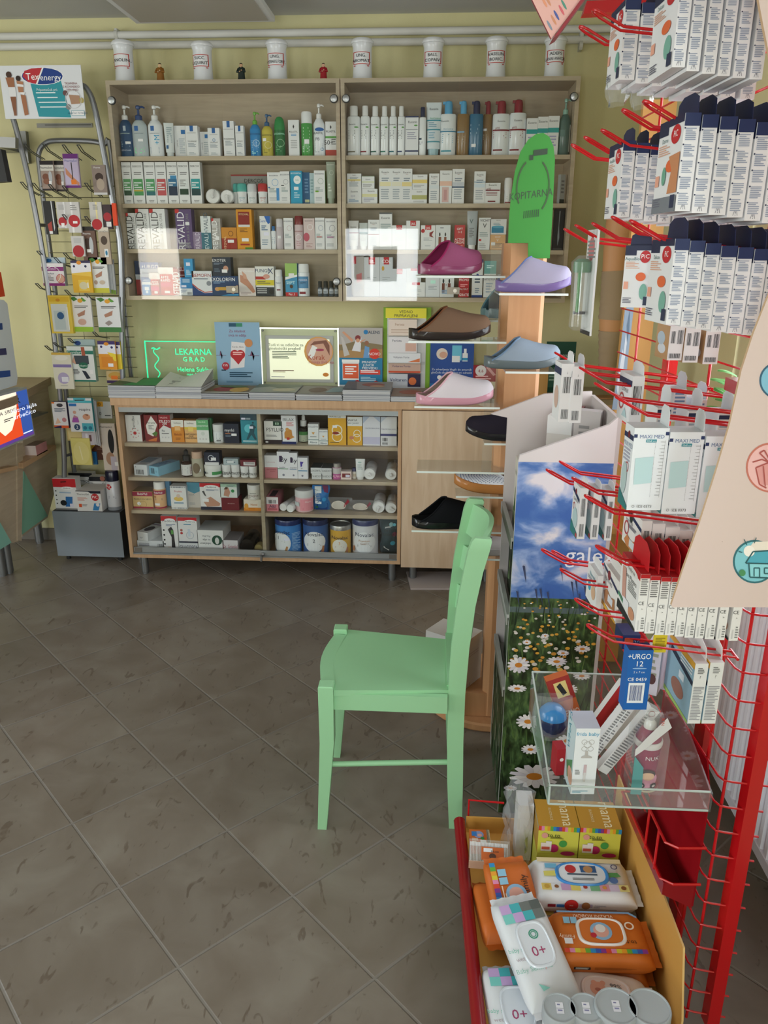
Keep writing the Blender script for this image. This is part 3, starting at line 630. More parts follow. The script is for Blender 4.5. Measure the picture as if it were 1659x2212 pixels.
shelf(Zl, SH[0], YC, 'top shelf nearer the wire rack', gl, [
 ('pump', 108, 208, 510, '17466e/g', 'r .4 .84 .6 1 b9c8d2;t .5 .76 .03 dfe LA ROCHE-POSAY;l .2 .3 .8 .5 3 7fa0b8;r .5 .42 .85 .5 f0f0f0;t .5 .22 .05 cde EFFACLAR', 'dark blue pump bottle with white pump'),
 ('pump', 205, 305, 510, 'b9c4c6/g', 'r .25 .84 .5 1 1c5fa3;t .5 .76 .03 567 LA ROCHE-POSAY;r .45 .5 .75 .58 f4f4f4;l .2 .1 .8 .3 4 8fa', 'grey clear pump bottle with navy pump', {'cap': '1d3f74/g'}),
 ('pump', 312, 408, 510, 'e9ecee/g', 'r .25 .84 .5 1 1c5fa3;t .5 .76 .03 567 LA ROCHE-POSAY;T .62 .55 .18 3fa4cf +M;l .15 .1 .75 .32 5 9ab', 'white pump bottle with upright light blue lettering'),
 ('tube', 420, 482, 628, 'dfe5e4', 'l .25 .3 .8 .85 8 9fb0b4;r .1 .12 .35 .24 2a5f93', 'pale crimped tube standing on its cap', {'cap': 'd5dcdc', 'rot': .25}),
 ('b', 490, 565, 650, Wh, 'r .62 .74 .98 .87 1c6fb3;T .25 .45 .05 999 LIPIKAR;l .4 .1 .9 .6 8 b9c2c8', 'white box with blue square on its edge', {'Y': YC+.03}),
 ('b', 566, 645, 650, Wh, '<lrp:TOLERIANE>', 'white box with blue tab, beside two small boxes'),
 ('b', 660, 716, 690, Wh, 'r .55 .75 .9 .9 1c6fb3;T .2 .45 .06 999 LIPIKAR;l .4 .1 .9 .6 6 b9c2c8', 'smallest white box with blue square', {'Y': YC+.03}),
 ('b', 712, 788, 665, Wh, '<lrp:CICAPLAST>;O .5 .58 .12 .03 3b7fb5', 'white box with blue tab and round blue mark'),
 ('b', 813, 885, 618, Wh, '<lrp:TOLERIANE>', 'tallest white box with blue tab'),
 ('b', 893, 948, 650, Wh, '<lrp:HYALU>', 'narrow white box with blue tab'),
 ('pump', 985, 1055, 555, '2a86c4/g', 't .5 .84 .07 1c4f80 BIODERMA;O .6 .5 .3 .04 bfe0f0;l .2 .3 .8 .6 5 9cc8e4;l .2 .08 .7 .2 2 bfe', 'bright blue pump bottle with lime green pump', {'cap': '6cb33f/g'}),
 ('pump', 1062, 1135, 570, 'c9b94a/g', 't .5 .84 .06 4a4a20 BIODERMA;O .6 .45 .3 .04 e9e2a8;r .15 .6 .45 .72 f2f2ee;l .2 .1 .7 .3 3 8d8230', 'yellow oil pump bottle with blue pump', {'cap': '2f5a86/g'}),
 ('dome', 1146, 1216, 585, '1f6b34/g', 't .5 .85 .07 bfd BIODERMA;O .6 .5 .34 .04 9fd0a4;l .2 .15 .7 .4 4 6fb07c', 'dark green bottle with domed green cap', {'cap': '2d8a45/g'}),
 ('b', 1242, 1312, 612, Wh, 'p 333 .5,.88 .58,.82 .5,.76 .42,.82;t .5 .68 .05 333 RILASTIL;l .25 .55 .75 .62 2 6aa0d0;l .2 .2 .8 .45 5 b0b0b0', 'tall white box with small black diamond'),
 ('spray', 1323, 1398, 555, '4da04b/g', 'l .25 .5 .8 .9 4 bfe0b8;r .35 .38 .75 .52 f4f4f4;l .2 .1 .8 .3 4 d4ecd0', 'green foam bottle with white neck and pump', {'cap': 'eceeee'}),
 ('pump', 1404, 1480, 500, 'e6eaec/g', 'o .55 .85 .38 .06 2a62a8;t .4 .74 .07 333 RILASTIL;t .4 .55 .1 667 PB;l .15 .1 .8 .4 6 a5adb3;O .75 .22 .12 .03 4c87b5', 'tallest white pump bottle with blue oval'),
 ('b', 1486, 1557, 622, Wh, 'p 333 .5,.9 .58,.84 .5,.78 .42,.84;t .5 .72 .06 333 RILASTIL;r 0 .52 1 .58 5fa84c;r 0 0 1 .18 b54434;t .3 .4 .14 333 50+;l .55 .3 .95 .5 3 888', 'white box with green stripe and red foot'),
])
shelf(Zl3, SH[1], YC, 'second shelf nearer the wire rack', gl, [
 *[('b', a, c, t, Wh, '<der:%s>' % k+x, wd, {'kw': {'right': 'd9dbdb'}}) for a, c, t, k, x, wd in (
  (92, 155, 58, '5fa06a', ';r .08 .2 .92 .32 2c4f3c', 'tall white carton with green panel, at the wall end'), (160, 237, 60, '4f9a5c', ';r .08 .3 .92 .34 c9b04a', 'tall white carton, green panel with thin yellow line'),
  (246, 318, 62, '55a06a', ';r .08 .2 .92 .3 2d6f74', 'tall white carton, green panel above a teal line'), (322, 393, 62, 'c4555a', '', 'tall white carton with red panel'),
  (400, 470, 60, '2b6f9a', ';r .08 .2 .92 .42 1b2f4a;r .3 .6 .9 .68 3f8fc0', 'tall white carton with blue and navy panel'), (474, 547, 62, 'dfe3e3', ';l .15 .4 .7 .58 4 999;r .1 .22 .9 .36 1f3f2e', 'tall white carton with dark green block'),
  (556, 628, 62, '2a9da0', ';r .08 .2 .92 .36 123f44', 'tall white carton with teal panel'))],
 ('lied', 652, 748, 255, 'e2e2e0', '', 'white pump bottle lying, round top outward, beside the cartons', {'up': 1}),
 ('lied', 754, 844, 260, 'e2e2e0', '', 'white pump bottle lying, round top outward, nozzle down', {'up': -1}),
 ('b', 835, 1085, 150, '8d8d88', 'r 0 .95 1 1 8f2a2a;t .62 .8 .13 222 DERCOS', 'wide grey carton behind the roll-ons', {'Y': YC+.08, 'd': .05}),
 ('roll', 842, 885, 210, 'e6e8e8', '', 'half hidden roll-on with teal cap', {'cap': '4fa6a0/g', 'Y': YC+.035}),
 ('roll', 868, 936, 208, 'e8eaea', 't .5 .6 .16 7ab VICHY;l .3 .2 .7 .45 3 aac', 'white roll-on with teal cap, in front', {'cap': '55b0a6/g'}),
 ('roll', 937, 1004, 210, 'e8eaea', 't .5 .6 .16 799 VICHY;l .3 .2 .7 .45 3 bcc', 'white roll-on with pale grey cap', {'cap': 'cfd3d6/g'}),
 ('roll', 1011, 1077, 208, 'e8eaea', 't .5 .6 .16 a33 VICHY;l .3 .2 .7 .45 3 c99', 'white roll-on with red cap and price sticker', {'cap': 'b93238/g'}),
 ('b', 1083, 1170, 135, Wh, '<bio:6aa8d8>;r .68 .1 .9 .5 4a92cc;r .05 .5 .2 .54 2f6fae', 'white box picturing a slim blue bottle'),
 ('b', 1170, 1234, 128, Wh, '<bio:8a8a9a>;r .1 .55 .4 .58 333', 'white box with plain grey ring'),
 ('b', 1240, 1318, 125, '2a9ec4', 't .5 .93 .05 fff BIODERMA;o .6 .73 .32 .13 f2f6f8;t .6 .73 .05 3a8 kids;r .3 .42 .7 .52 f2f2f2;l .3 .15 .8 .35 3 bfe4f0', 'turquoise box with white disc'),
 ('b', 1322, 1372, 135, '2b5f8c', 'l .3 .3 .8 .8 5 6f9ac0;r .3 .05 .9 .14 d8d8a8', 'narrow dark blue box', {'Y': YC+.02}),
 ('b', 1372, 1402, 140, 'b9d0d4', 'l .2 .3 .8 .8 5 8fb0b4', 'thin pale aqua box', {'Y': YC+.02}),
 ('b', 1402, 1476, 122, Wh, '<bio:9ab09a>;r .1 .35 .4 .4 7a3', 'white box with a green side', {'kw': {'right': '5d9a3a'}}),
 ('tube', 1484, 1546, 60, 'a9b5a5', 't .5 .92 .03 fff BIODERMA;O .6 .7 .24 .03 e4ece0;l .2 .15 .6 .4 3 d8e0d4', 'grey-green tube standing on its cap', {'cap': '9fae9c'}),
])
shelf(Zl3, SH[2], YC, 'third shelf nearer the wire rack', gl, [
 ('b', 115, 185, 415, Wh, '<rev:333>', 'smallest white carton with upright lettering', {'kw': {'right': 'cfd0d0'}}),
 ('b', 188, 278, 385, Wh, '<rev:3a3a3a>', 'wide white carton with upright lettering, beside the smallest'),
 ('b', 283, 388, 385, Wh, '<rev:666>', 'wide white carton with upright lettering, by the purple one'),
 ('b', 458, 568, 388, '5f4a78', '<rev:f0eef4>;r .6 .6 .85 .68 eee', 'large purple carton with white upright lettering'),
 ('b', 570, 629, 545, '8d7a98', 'T .5 .5 .3 e4dcea REVALID', 'small mauve carton'),
 ('b', 628, 696, 437, 'dfe4e4', 'r 0 0 1 .5 3a7284;T .5 .75 .14 456 REVALID;T .5 .25 .14 cfe0e4 REVALID', 'half white half teal carton'),
 ('b', 702, 762, 452, 'b9b5b0', '<rev:fff>;r .4 .3 .8 .42 f0f0f0', 'grey carton with white upright lettering'),
 ('b', 766, 870, 515, 'd08a2a', 'r 0 0 1 .5 9c2a1e;T .22 .28 .12 f0d8a8 FITOVAL;r .4 .3 .8 .44 f4f4f4;O .62 .72 .16 .03 6b3a10', 'small orange and dark red carton'),
 ('b', 873, 978, 390, 'dd961f', 'r .12 .62 .86 .94 8e1f1c;t .5 .88 .05 f0d8a8 FITOVAL;r .12 .56 .86 .62 e0e0dc;l .2 .42 .7 .52 3 7a4a10;r .3 .2 .75 .28 f2f2f2;r .2 .1 .8 .14 a3261e;r .5 0 1 .05 4a8a2a', 'tall orange carton with dark red square'),
 ('b', 1032, 1102, 437, Wh, 'p 2a66b8 .45,1 1,1 1,.8 .8,.76;t .42 .86 .08 2a66b8 CeraVe;l .15 .55 .75 .72 3 5a7aa0;r .35 .42 .85 .52 eef;l .15 .1 .75 .3 3 9ab', 'white carton with blue corner'),
 ('flip', 1104, 1138, 505, 'e6eaec', 'l .25 .3 .75 .7 4 8fa8c0', 'small white bottle with blue cap', {'cap': '2f6fa8/g'}),
 ('spray', 1139, 1188, 455, 'c9bfc4/g', 'r .3 .5 .7 .62 eee', 'clear pinkish spray bottle with clear cap', {'cap': 'd6d2d6/g'}),
 ('b', 1194, 1258, 450, Wh, '<bio:c9a9b0>', 'white box with pink ring, beside the maroon cap'),
 ('spray', 1265, 1327, 435, 'd8c3c6', 't .5 .75 .05 a55 BIODERMA;O .5 .5 .3 .04 fff;l .3 .1 .7 .35 3 c9a0a4', 'pink bottle with maroon cap', {'cap': '7d2730/g'}),
 ('b', 1330, 1405, 452, 'd9c6c4', 't .5 .92 .04 766 BIODERMA;O .6 .72 .25 .03 fff;o .25 .4 .28 .14 c0566a;l .2 .05 .8 .2 3 b99', 'pinkish box with dark pink round sticker'),
 ('b', 1409, 1473, 448, Wh, '<bio:8a9aba>;r .15 .38 .7 .42 c88', 'white box with blue-grey ring, second from the cabinet edge'),
 ('b', 1478, 1558, 452, Wh, '<bio:8a8a98>;r .15 .38 .7 .42 b8a', 'white box with grey ring at the cabinet edge'),
])
shelf(Zl3, SH[3], YC, 'bottom shelf nearer the wire rack', gl, [
 ('b', 180, 228, 745, '20375f', 'r 0 .45 1 .6 c9cdd4;r 0 0 1 .45 a8323c', 'narrow navy and red carton behind the blue blister pack', {'Y': YC+.05}),
 ('b', 216, 340, 755, '2a5ea8', 't .55 .87 .12 fff +URGO;r 0 .55 1 .8 b9c4d4;t .4 .68 .08 456 Filmogel', 'broad blue pack with white lettering', {'Y': YC+.035}),
 ('b', 221, 280, 866, '2f86c8', 'r 0 .8 1 1 2a6ab0;t .5 .9 .1 fff URGO;r 0 .64 1 .8 dfe6ec;r .25 .3 .75 .5 dfe8f0;c .5 .2 .15 cfe2f0', 'small light blue carton at the cabinet edge'),
 ('b', 272, 346, 828, 'b81f28', 'r 0 .72 1 1 e8e4e2;t .5 .84 .1 b33 C+;t .5 .76 .05 a44 CURASEPT;t .5 .6 .1 fff AFTE;t .5 .5 .1 fff RAPID;l .1 .2 .9 .4 4 e59;r .4 .08 .7 .18 eee', 'smaller red and white carton'),
 ('b', 337, 440, 790, 'c0202a', 'r 0 .76 1 1 ece8e6;t .5 .88 .09 b33 C+;t .5 .79 .05 a44 CURASEPT;t .4 .65 .1 fff AFTE;t .45 .54 .1 fff RAPID;l .1 .3 .9 .45 4 e58;r .35 .08 .7 .16 eee', 'larger red and white carton'),
 ('b', 440, 470, 800, '9a1a22', 'T .5 .4 .3 fff AFTERAPID', 'red carton end seen on edge', {'d': .03}),
 ('b', 475, 512, 795, 'a33038', 'T .5 .6 .3 fcc AFTE', 'small red box behind the light blue boxes', {'Y': YC+.05}),
 ('b', 508, 568, 730, '3a9ad0', 'r .25 .62 .7 .8 eef;l .2 .1 .8 .4 6 cfe6f4', 'light blue box on top of another', {'bot': 858}),
 ('b', 478, 562, 860, '2a86c4', 'l .2 .5 .8 .85 3 cfe6f4;r .1 .1 .5 .3 eef', 'wider light blue box in the middle of its stack', {'bot': 935}),
 ('b', 474, 563, 935, 'dfe3e6', 'l .1 .4 .6 .8 3 89b;k .6 .1 .95 .5 10 345', 'white flat box under the light blue boxes'),
 ('b', 565, 701, 815, 'e4e7ea', 't .5 .83 .14 a8262c BEMOFIN;l .1 .64 .8 .7 1 567;p 1f3f7a 0,0 1,0 1,.12 .6,.1 .3,.22 0,.45;p c0392b 0,.45 .3,.24 .6,.12 1,.15 1,.18 .6,.15 .3,.29 0,.5;o .84 .5 .12 .1 8a8f98', 'white carton with navy and red wave'),
 ('b', 703, 828, 720, '232d3f', 't .38 .84 .15 f2f2f2 EXOTER;l .08 .6 .6 .7 2 9ab;o .72 .4 .14 .16 c9957c;r .5 .18 .8 .36 f2f2f2;l .08 .2 .4 .4 3 678', 'dark navy carton lying on the other navy one', {'bot': 850}),
 ('b', 700, 880, 850, '1c3c68', 't .42 .84 .18 fff EXOLORFIN;l .06 .6 .5 .72 2 9bd;o .2 .34 .1 .1 d9a36a;r .24 .28 .58 .44 d9a640;p c99a80 .62,.2 .95,.55 1,.5 1,.3 .8,.1;p 3a9ad0 .3,.0 1,.0 1,.1 .6,.08', 'broad navy carton with a hand and brush picture'),
 ('b', 884, 1002, 793, 'e6dcd6', 't .5 .88 .06 fff NEUTROGENA;p c98f74 .1,.75 .4,.7 .8,.35 .95,.15 .8,.1 .45,.35 .1,.5;p d8a58c .2,.9 .45,.75 .5,.6 .3,.62;l .1 .04 .7 .14 3 a99', 'white carton picturing bare feet'),
 ('b', 999, 1127, 783, 'e9e9e4', 't .4 .86 .12 2a3f6a FUNGE;t .82 .85 .2 2a3f6a X;r .02 .56 .55 .66 b8322c;r .0 .36 1 .54 d9c92e;l .1 .4 .8 .5 2 555;o .6 .66 .18 .08 d8a090;r 0 0 1 .3 2a3038;o .84 .15 .13 .09 111;l .08 .06 .6 .26 3 ccc', 'white carton with yellow band and dark foot'),
 ('spray', 1130, 1182, 805, 'e8eaec', 't .5 .7 .07 357 Pediiol;r .35 .4 .7 .55 f4f4f8;r .3 .3 .75 .36 7a3a4a', 'slim white spray bottle'),
 ('b', 1204, 1286, 762, '3f95c0', 'r 0 .6 1 1 9fc46a;r 0 .0 1 .12 c0282e;t .45 .42 .1 dff SEPT;p f2f2f2 0,.5 1,.6 1,.66 0,.58;r .3 .6 .75 .7 f0f0f0;o .5 .3 .14 .06 4a3420;t .5 .06 .08 fff Nr.1', 'carton fading from green to blue'),
 ('spray', 1287, 1366, 765, 'e6ebef/g', 'r .08 .35 .92 .85 5a94c0;t .5 .7 .08 eef POWER;t .5 .58 .09 345 SEPT;r .2 .1 .7 .2 8a2a34', 'round white bottle with blue label', {'cap': 'eceeee', 'cat': 'bottle'}),
 *[('vial', a, c, 885, '4a525a/g', 'r .1 .35 .9 .85 c9cdd2;k .2 .4 .8 .7 5 456', wd, {'cap': '15181a'}) for a, c, wd in ((1424, 1456, 'small black-capped vial farthest from the door knob'), (1461, 1497, 'small black-capped vial, second of the four'), (1501, 1536, 'small black-capped vial, third of the four'), (1539, 1568, 'small black-capped vial behind the door knob'))],
])
gr = 'care products in the wall cabinet behind the green sign'
eub = [(92, 178, 515, '7d7a68', 'CAPILLAIRE', 'first white shampoo bottle at the gap between the cabinets'), (180, 242, 515, '8e3038', '', 'second white shampoo bottle, maroon band'), (247, 307, 518, '2a5f50', '', 'third white shampoo bottle, dark green band'),
       (312, 365, 518, '2f7a68', '', 'fourth white shampoo bottle, teal band'), (370, 420, 518, '2a6a74', '', 'fifth white shampoo bottle, blue-green band'), (425, 473, 518, '33446a', '', 'sixth white shampoo bottle, navy band, by the navy-edged box')]
shelf(Zr, SH[0], YC, 'top shelf behind the sign', gr, [
 *[('flip', a, c, t, 'e9ecec/g', 't .4 .86 .045 444 Eucerin;o .7 .78 .16 .02 58a040;l .12 .45 .6 .7 6 a5a8a8;r .05 .1 .6 .14 %s' % k, wd) for a, c, t, k, x, wd in eub],
 ('b', 476, 562, 587, Wh, 'r 0 .97 1 1 2a3560;t .55 .86 .06 333 Eucerin;o .8 .77 .14 .02 58a040;r .05 .66 .95 .67 345;l .15 .4 .85 .6 4 aab;r 0 .1 1 .14 26305a', 'white box edged in navy'),
 ('flip', 566, 612, 525, 'e9ecec/g', 'r .0 .45 .4 .5 345;l .1 .3 .5 .4 3 99a', 'slim white bottle with dark navy cap', {'cap': '232845/g'}),
 ('tube', 612, 712, 490, 'dce5e8', 't .5 .86 .05 333 Eucerin;t .6 .66 .04 4a8 AtoControl;r 0 .6 1 .625 3f95a5;l .15 .45 .7 .57 3 8ab;r 0 .4 1 .425 3f95a5;l .15 .2 .6 .36 3 9bc;r 0 .14 1 .165 3f95a5', 'big white tube with teal lines, narrow foot', {'cap': '9fc0c8/g'}),
 ('duck', 706, 810, 480, 'e6ebec/g', 't .3 .88 .05 333 Eucerin;t .5 .68 .04 48a AtoControl;r 0 .6 1 .63 3f85a5;l .15 .3 .8 .55 5 9bc;r .1 .1 .7 .14 3f95a5', 'white bottle with sky blue pump cap', {'cap': '5aa6d2/g'}),
 ('duck', 816, 897, 480, '8a6a3a/g', 'r .05 .58 .6 .62 7fa8c8;l .1 .3 .6 .5 3 b8a888', 'amber bottle with sky blue pump cap', {'cap': '5aa6d2/g'}),
 ('duck', 897, 988, 480, '2f6a8c/g', 'l .1 .5 .7 .8 3 9fc0d4;r .2 .22 .5 .3 eee', 'blue bottle with dark navy pump cap', {'cap': '20264a/g'}),
 ('duck', 985, 1050, 483, '86663a/g', 'r .1 .64 .4 .7 eee;l .1 .4 .5 .55 3 b8a888', 'amber bottle with maroon pump cap', {'cap': '8a2730/g', 'Y': YC+.03}),
 ('duck', 1050, 1163, 478, 'e6eaec/g', '<ph5:>', 'white bottle with maroon pump cap, nearer the amber bottle', {'cap': '8a2730/g'}),
 ('duck', 1161, 1272, 470, 'e6eaec/g', '<ph5:>', 'white bottle with maroon pump cap, nearer the small boxes', {'cap': '8a2730/g'}),
 *[('b', a, c, t, Wh, 't .5 .88 .06 333 Eucerin;r 0 .58 1 .7 2aa0a0;l .15 .2 .8 .5 4 aac', wd) for a, c, t, wd in ((1274, 1345, 600, 'white box with teal band, lowest of three'), (1346, 1414, 590, 'white box with teal band, middle of three'), (1415, 1486, 585, 'white box with teal band, beside the grey-green bottle'))],
 ('pump', 1488, 1582, 465, '4d6a64/g', 'r 0 .55 .5 .75 5f7d77;r .88 .1 .97 .9 c9d0cc', 'grey-green pump bottle at the cabinet edge', {'cap': '8fb8a8/g'}),
])
shelf(Zr3, SH[1], YC, 'second shelf behind the sign', gr, [
 ('b', 60, 160, 143, Wh, '<euc:e0d08a>;t .4 .5 .12 a85 Q10', 'white box with yellow band on top of a stack', {'bot': 245}),
 ('b', 58, 162, 245, Wh, 't .5 .8 .12 333 Eucerin;t .4 .5 .12 88a Q10;l .1 .1 .8 .3 3 79b', 'white box under the yellow-banded one'),
 ('b', 164, 250, 160, Wh, 'r 0 .95 1 1 9aa890;t .5 .74 .1 333 Eucerin;r 0 .45 1 .6 dfe3c8;l .1 .1 .8 .35 3 aaa', 'small white box with grey-green lid edge', {'bot': 247}),
 ('b', 166, 271, 248, Wh, 't .6 .85 .12 333 Eucerin;r 0 .45 1 .66 e3dfb0;l .1 .1 .8 .4 3 aab', 'white box with pale cream band, lowest of its stack'),
 ('b', 284, 367, 108, Wh, '<euc:f0e6b8>', 'tall white box with pale yellow band, first of three'),
 ('b', 367, 437, 108, Wh, '<euc:ece8d0>', 'tall white box with faint band, middle of three'),
 ('b', 437, 509, 110, Wh, '<euc:eeda98>', 'tall white box with deeper yellow band, last of three'),
 ('b', 512, 614, 150, Wh, 't .55 .88 .1 333 Eucerin;r 0 .42 1 .66 ecd27a;l .1 .1 .8 .3 2 aaa', 'wide white box with yellow band on a stack', {'bot': 252}),
 ('b', 509, 612, 253, Wh, 't .5 .85 .1 333 Eucerin;r 0 .3 1 .6 b9b878;l .1 .08 .8 .2 2 aaa', 'wide white box with olive band, under another'),
 ('b', 626, 694, 143, Wh, '<euc:dfe6ea>', 'white box with plain pale band, beside the peach one'),
 ('b', 699, 781, 122, Wh, 't .5 .9 .055 333 Eucerin;r 0 .54 1 .68 efc4b0;r .2 .05 .75 .5 dcb8b4;r .35 .1 .6 .42 c99', 'white box with peach band and bottle picture'),
 ('b', 784, 867, 112, Wh, '<euc:c9cfd8>;r 0 .46 1 .5 2a4a70', 'white box with grey band and navy line'),
 ('b', 934, 1011, 128, Wh, '<euc:d8e6f0>;r 0 .66 1 .68 5f9ac0', 'slim white box with light blue line'),
 ('b', 1010, 1115, 207, Wh, 't .5 .9 .1 333 Eucerin;t .25 .72 .1 7d2026 pH5;r .04 .62 .96 .67 7d2026;l .08 .35 .8 .56 3 a67b7e;r .2 .08 .7 .14 7d2026', 'squat white box with maroon line'),
 ('roll', 1142, 1196, 168, 'e6e8e8', 'l .3 .3 .8 .6 2 999;r .1 .05 .9 .15 8a3038', 'white roll-on half behind the sign'),
 ('b', 1520, 1560, 150, 'a9aca8', 'r 0 0 1 .15 3a403c;l .2 .3 .8 .8 4 777', 'grey tube pack leaning at the cabinet edge', {'rot': .5, 'd': .02}),
])
shelf(Zr3, SH[2], YC, 'third shelf behind the sign', gr, [
 ('tube', 72, 142, 467, 'e9e9e7', 't .5 .75 .06 333 Eucerin;r 0 .5 1 .54 8a3038;l .2 .2 .8 .4 3 aaa', 'white tube with maroon line at the cabinet gap'),
 ('tube', 146, 206, 482, 'cfd6d2', 't .5 .75 .06 333 Eucerin;r 0 .5 1 .6 5f7a74;l .2 .2 .8 .4 3 aaa', 'pale tube with grey-green band'),
 ('b', 208, 284, 462, Wh, '<euc:e8e8e8>;r 0 .5 1 .53 8a3038', 'white box with thin maroon line'),
 ('b', 285, 371, 412, Wh, 'r 0 .96 1 1 55585c;t .5 .86 .06 333 Eucerin;l .1 .55 .9 .7 3 9aa;l .2 .2 .7 .4 3 bbb', 'tallest white box with dark top'),
 ('b', 372, 468, 500, Wh, '<col:COL>', 'white carton with red tag, beside the tallest white box'),
 ('b', 469, 561, 468, Wh, '<col:JAL>', 'taller white carton with red tag'),
 ('b', 569, 668, 500, Wh, '<col:JAL>;c .15 .77 .13 b8202a;p 8a1a22 .6,.7 .9,.78 .75,.6 .9,.5 .6,.55', 'white carton with red dot and ribbon'),
 ('b', 671, 772, 498, 'dfe3e4', 'r 0 0 1 .1 f4f4f4;o .28 .62 .05 .08 222;o .66 .62 .05 .08 222;r .2 .2 .38 .52 8a4a32;r .58 .2 .74 .52 8a4a32;l .3 .85 .7 .9 1 667', 'white carton picturing two dropper bottles, upper shelf'),
 ('b', 800, 872, 498, 'bf3038', 't .5 .85 .09 fff GIFT;t .5 .72 .09 fff 1+1;t .5 .42 .1 fff ACTIVE;t .5 .3 .1 fff DROPS;l .2 .05 .8 .18 2 faa', 'red carton with white lettering'),
 ('tube', 884, 956, 400, 'b9c0c4', 't .4 .7 .14 677 V;l .2 .2 .7 .5 6 888', 'tall silver tube with big letter'),
 ('b', 964, 1046, 448, Wh, 't .5 .92 .08 222 VICHY;t .5 .76 .15 444 V;r .05 .28 .25 .34 c33;l .1 .4 .8 .55 3 9aa;l .1 .05 .8 .2 3 aaa', 'white box with big dark letter'),
 ('b', 1046, 1158, 457, Wh, 't .5 .92 .08 777 VICHY;r .1 .1 .85 .5 2f8ab0;o .48 .5 .37 .08 5fb0cc;l .2 .6 .8 .75 2 8ab', 'white box picturing a blue jar, on top', {'bot': 563}),
 ('b', 1043, 1151, 564, 'e0b27a', 't .5 .85 .1 fff VICHY;t .5 .64 .16 fff V;l .15 .1 .85 .45 4 8a6a40;r .1 .3 .35 .5 eee', 'orange-beige box under the blue jar box'),
 ('b', 1478, 1572, 385, '1f2224', 'p 8a9094 .45,.95 .55,.95 .5,.6 .6,.3 .45,.1 .4,.35 .45,.6;r 0 0 1 .05 444', 'black pack at the cabinet edge'),
])
shelf(Zr3, SH[3], YC, 'bottom shelf behind the sign', gr, [
 ('b', 105, 180, 715, 'b9b4b0', 'r .05 .82 .3 1 c3272f;p c77 .3,.55 .8,.6 .8,.4 .35,.35;l .2 .1 .8 .3 3 999', 'grey carton with tilted red stamp'),
 ('b', 181, 286, 720, 'd8dade', '<col:SIL>', 'grey-white carton with red tag, first of two'),
 ('b', 288, 376, 720, 'd3d7dc', '<col:COL>;o .25 .72 .1 .06 d9a640', 'grey-white carton with red tag and gold dot'),
 ('b', 376, 470, 800, 'd3d7dc', '<col:COL>', 'small grey-white carton with red tag'),
 ('b', 472, 572, 797, 'd0d3d6', '<col:H1>', 'upper white carton of two behind the pink slipper', {'bot': 893}),
 ('b', 470, 600, 893, Wh, '<col:H1>', 'lower white carton of two, by the lock'),
 ('b', 602, 699, 840, 'dfe3e6', 'l .2 .3 .8 .5 3 b5bcc2;r .35 .6 .7 .75 cfe', 'plain white carton below the slipper shelf'),
 ('b', 701, 797, 840, 'e4e6e6', 'o .24 .72 .06 .1 1d2022;o .66 .72 .06 .1 1d2022;r .14 .2 .34 .62 7a4638;r .56 .2 .76 .62 7a4638;l .15 .12 .8 .32 3 9bd;t .45 .55 .1 333 +', 'white carton picturing two dropper bottles, lowest shelf'),
 ('b', 830, 900, 845, 'c0282e', 't .5 .8 .12 fff PROMO;l .15 .45 .85 .6 2 faa;t .5 .38 .08 fff JAL+OLY;t .55 .12 .12 fff GRATIS', 'red promotional carton near the lock'),
 ('b', 920, 992, 735, Wh, 'r 0 0 1 .06 1f3f80;o .5 .58 .12 .05 2a4f90;l .25 .35 .75 .5 2 567;l .3 .1 .7 .25 3 89a;r 0 .92 1 1 2a3a80', 'white carton with navy foot'),
 ('b', 1000, 1082, 745, Wh, 'r 0 .65 1 1 6fb0ac;l .2 .78 .8 .88 2 dff;t .5 .5 .06 667 APSORIA;l .2 .1 .8 .4 4 abc', 'white carton with aqua top'),
 ('b', 1094, 1130, 840, 'e3e6e8', 'r 0 0 1 .06 1f3f80;r 0 .6 1 .9 30508c', 'narrow white carton beside the wooden post'),
])
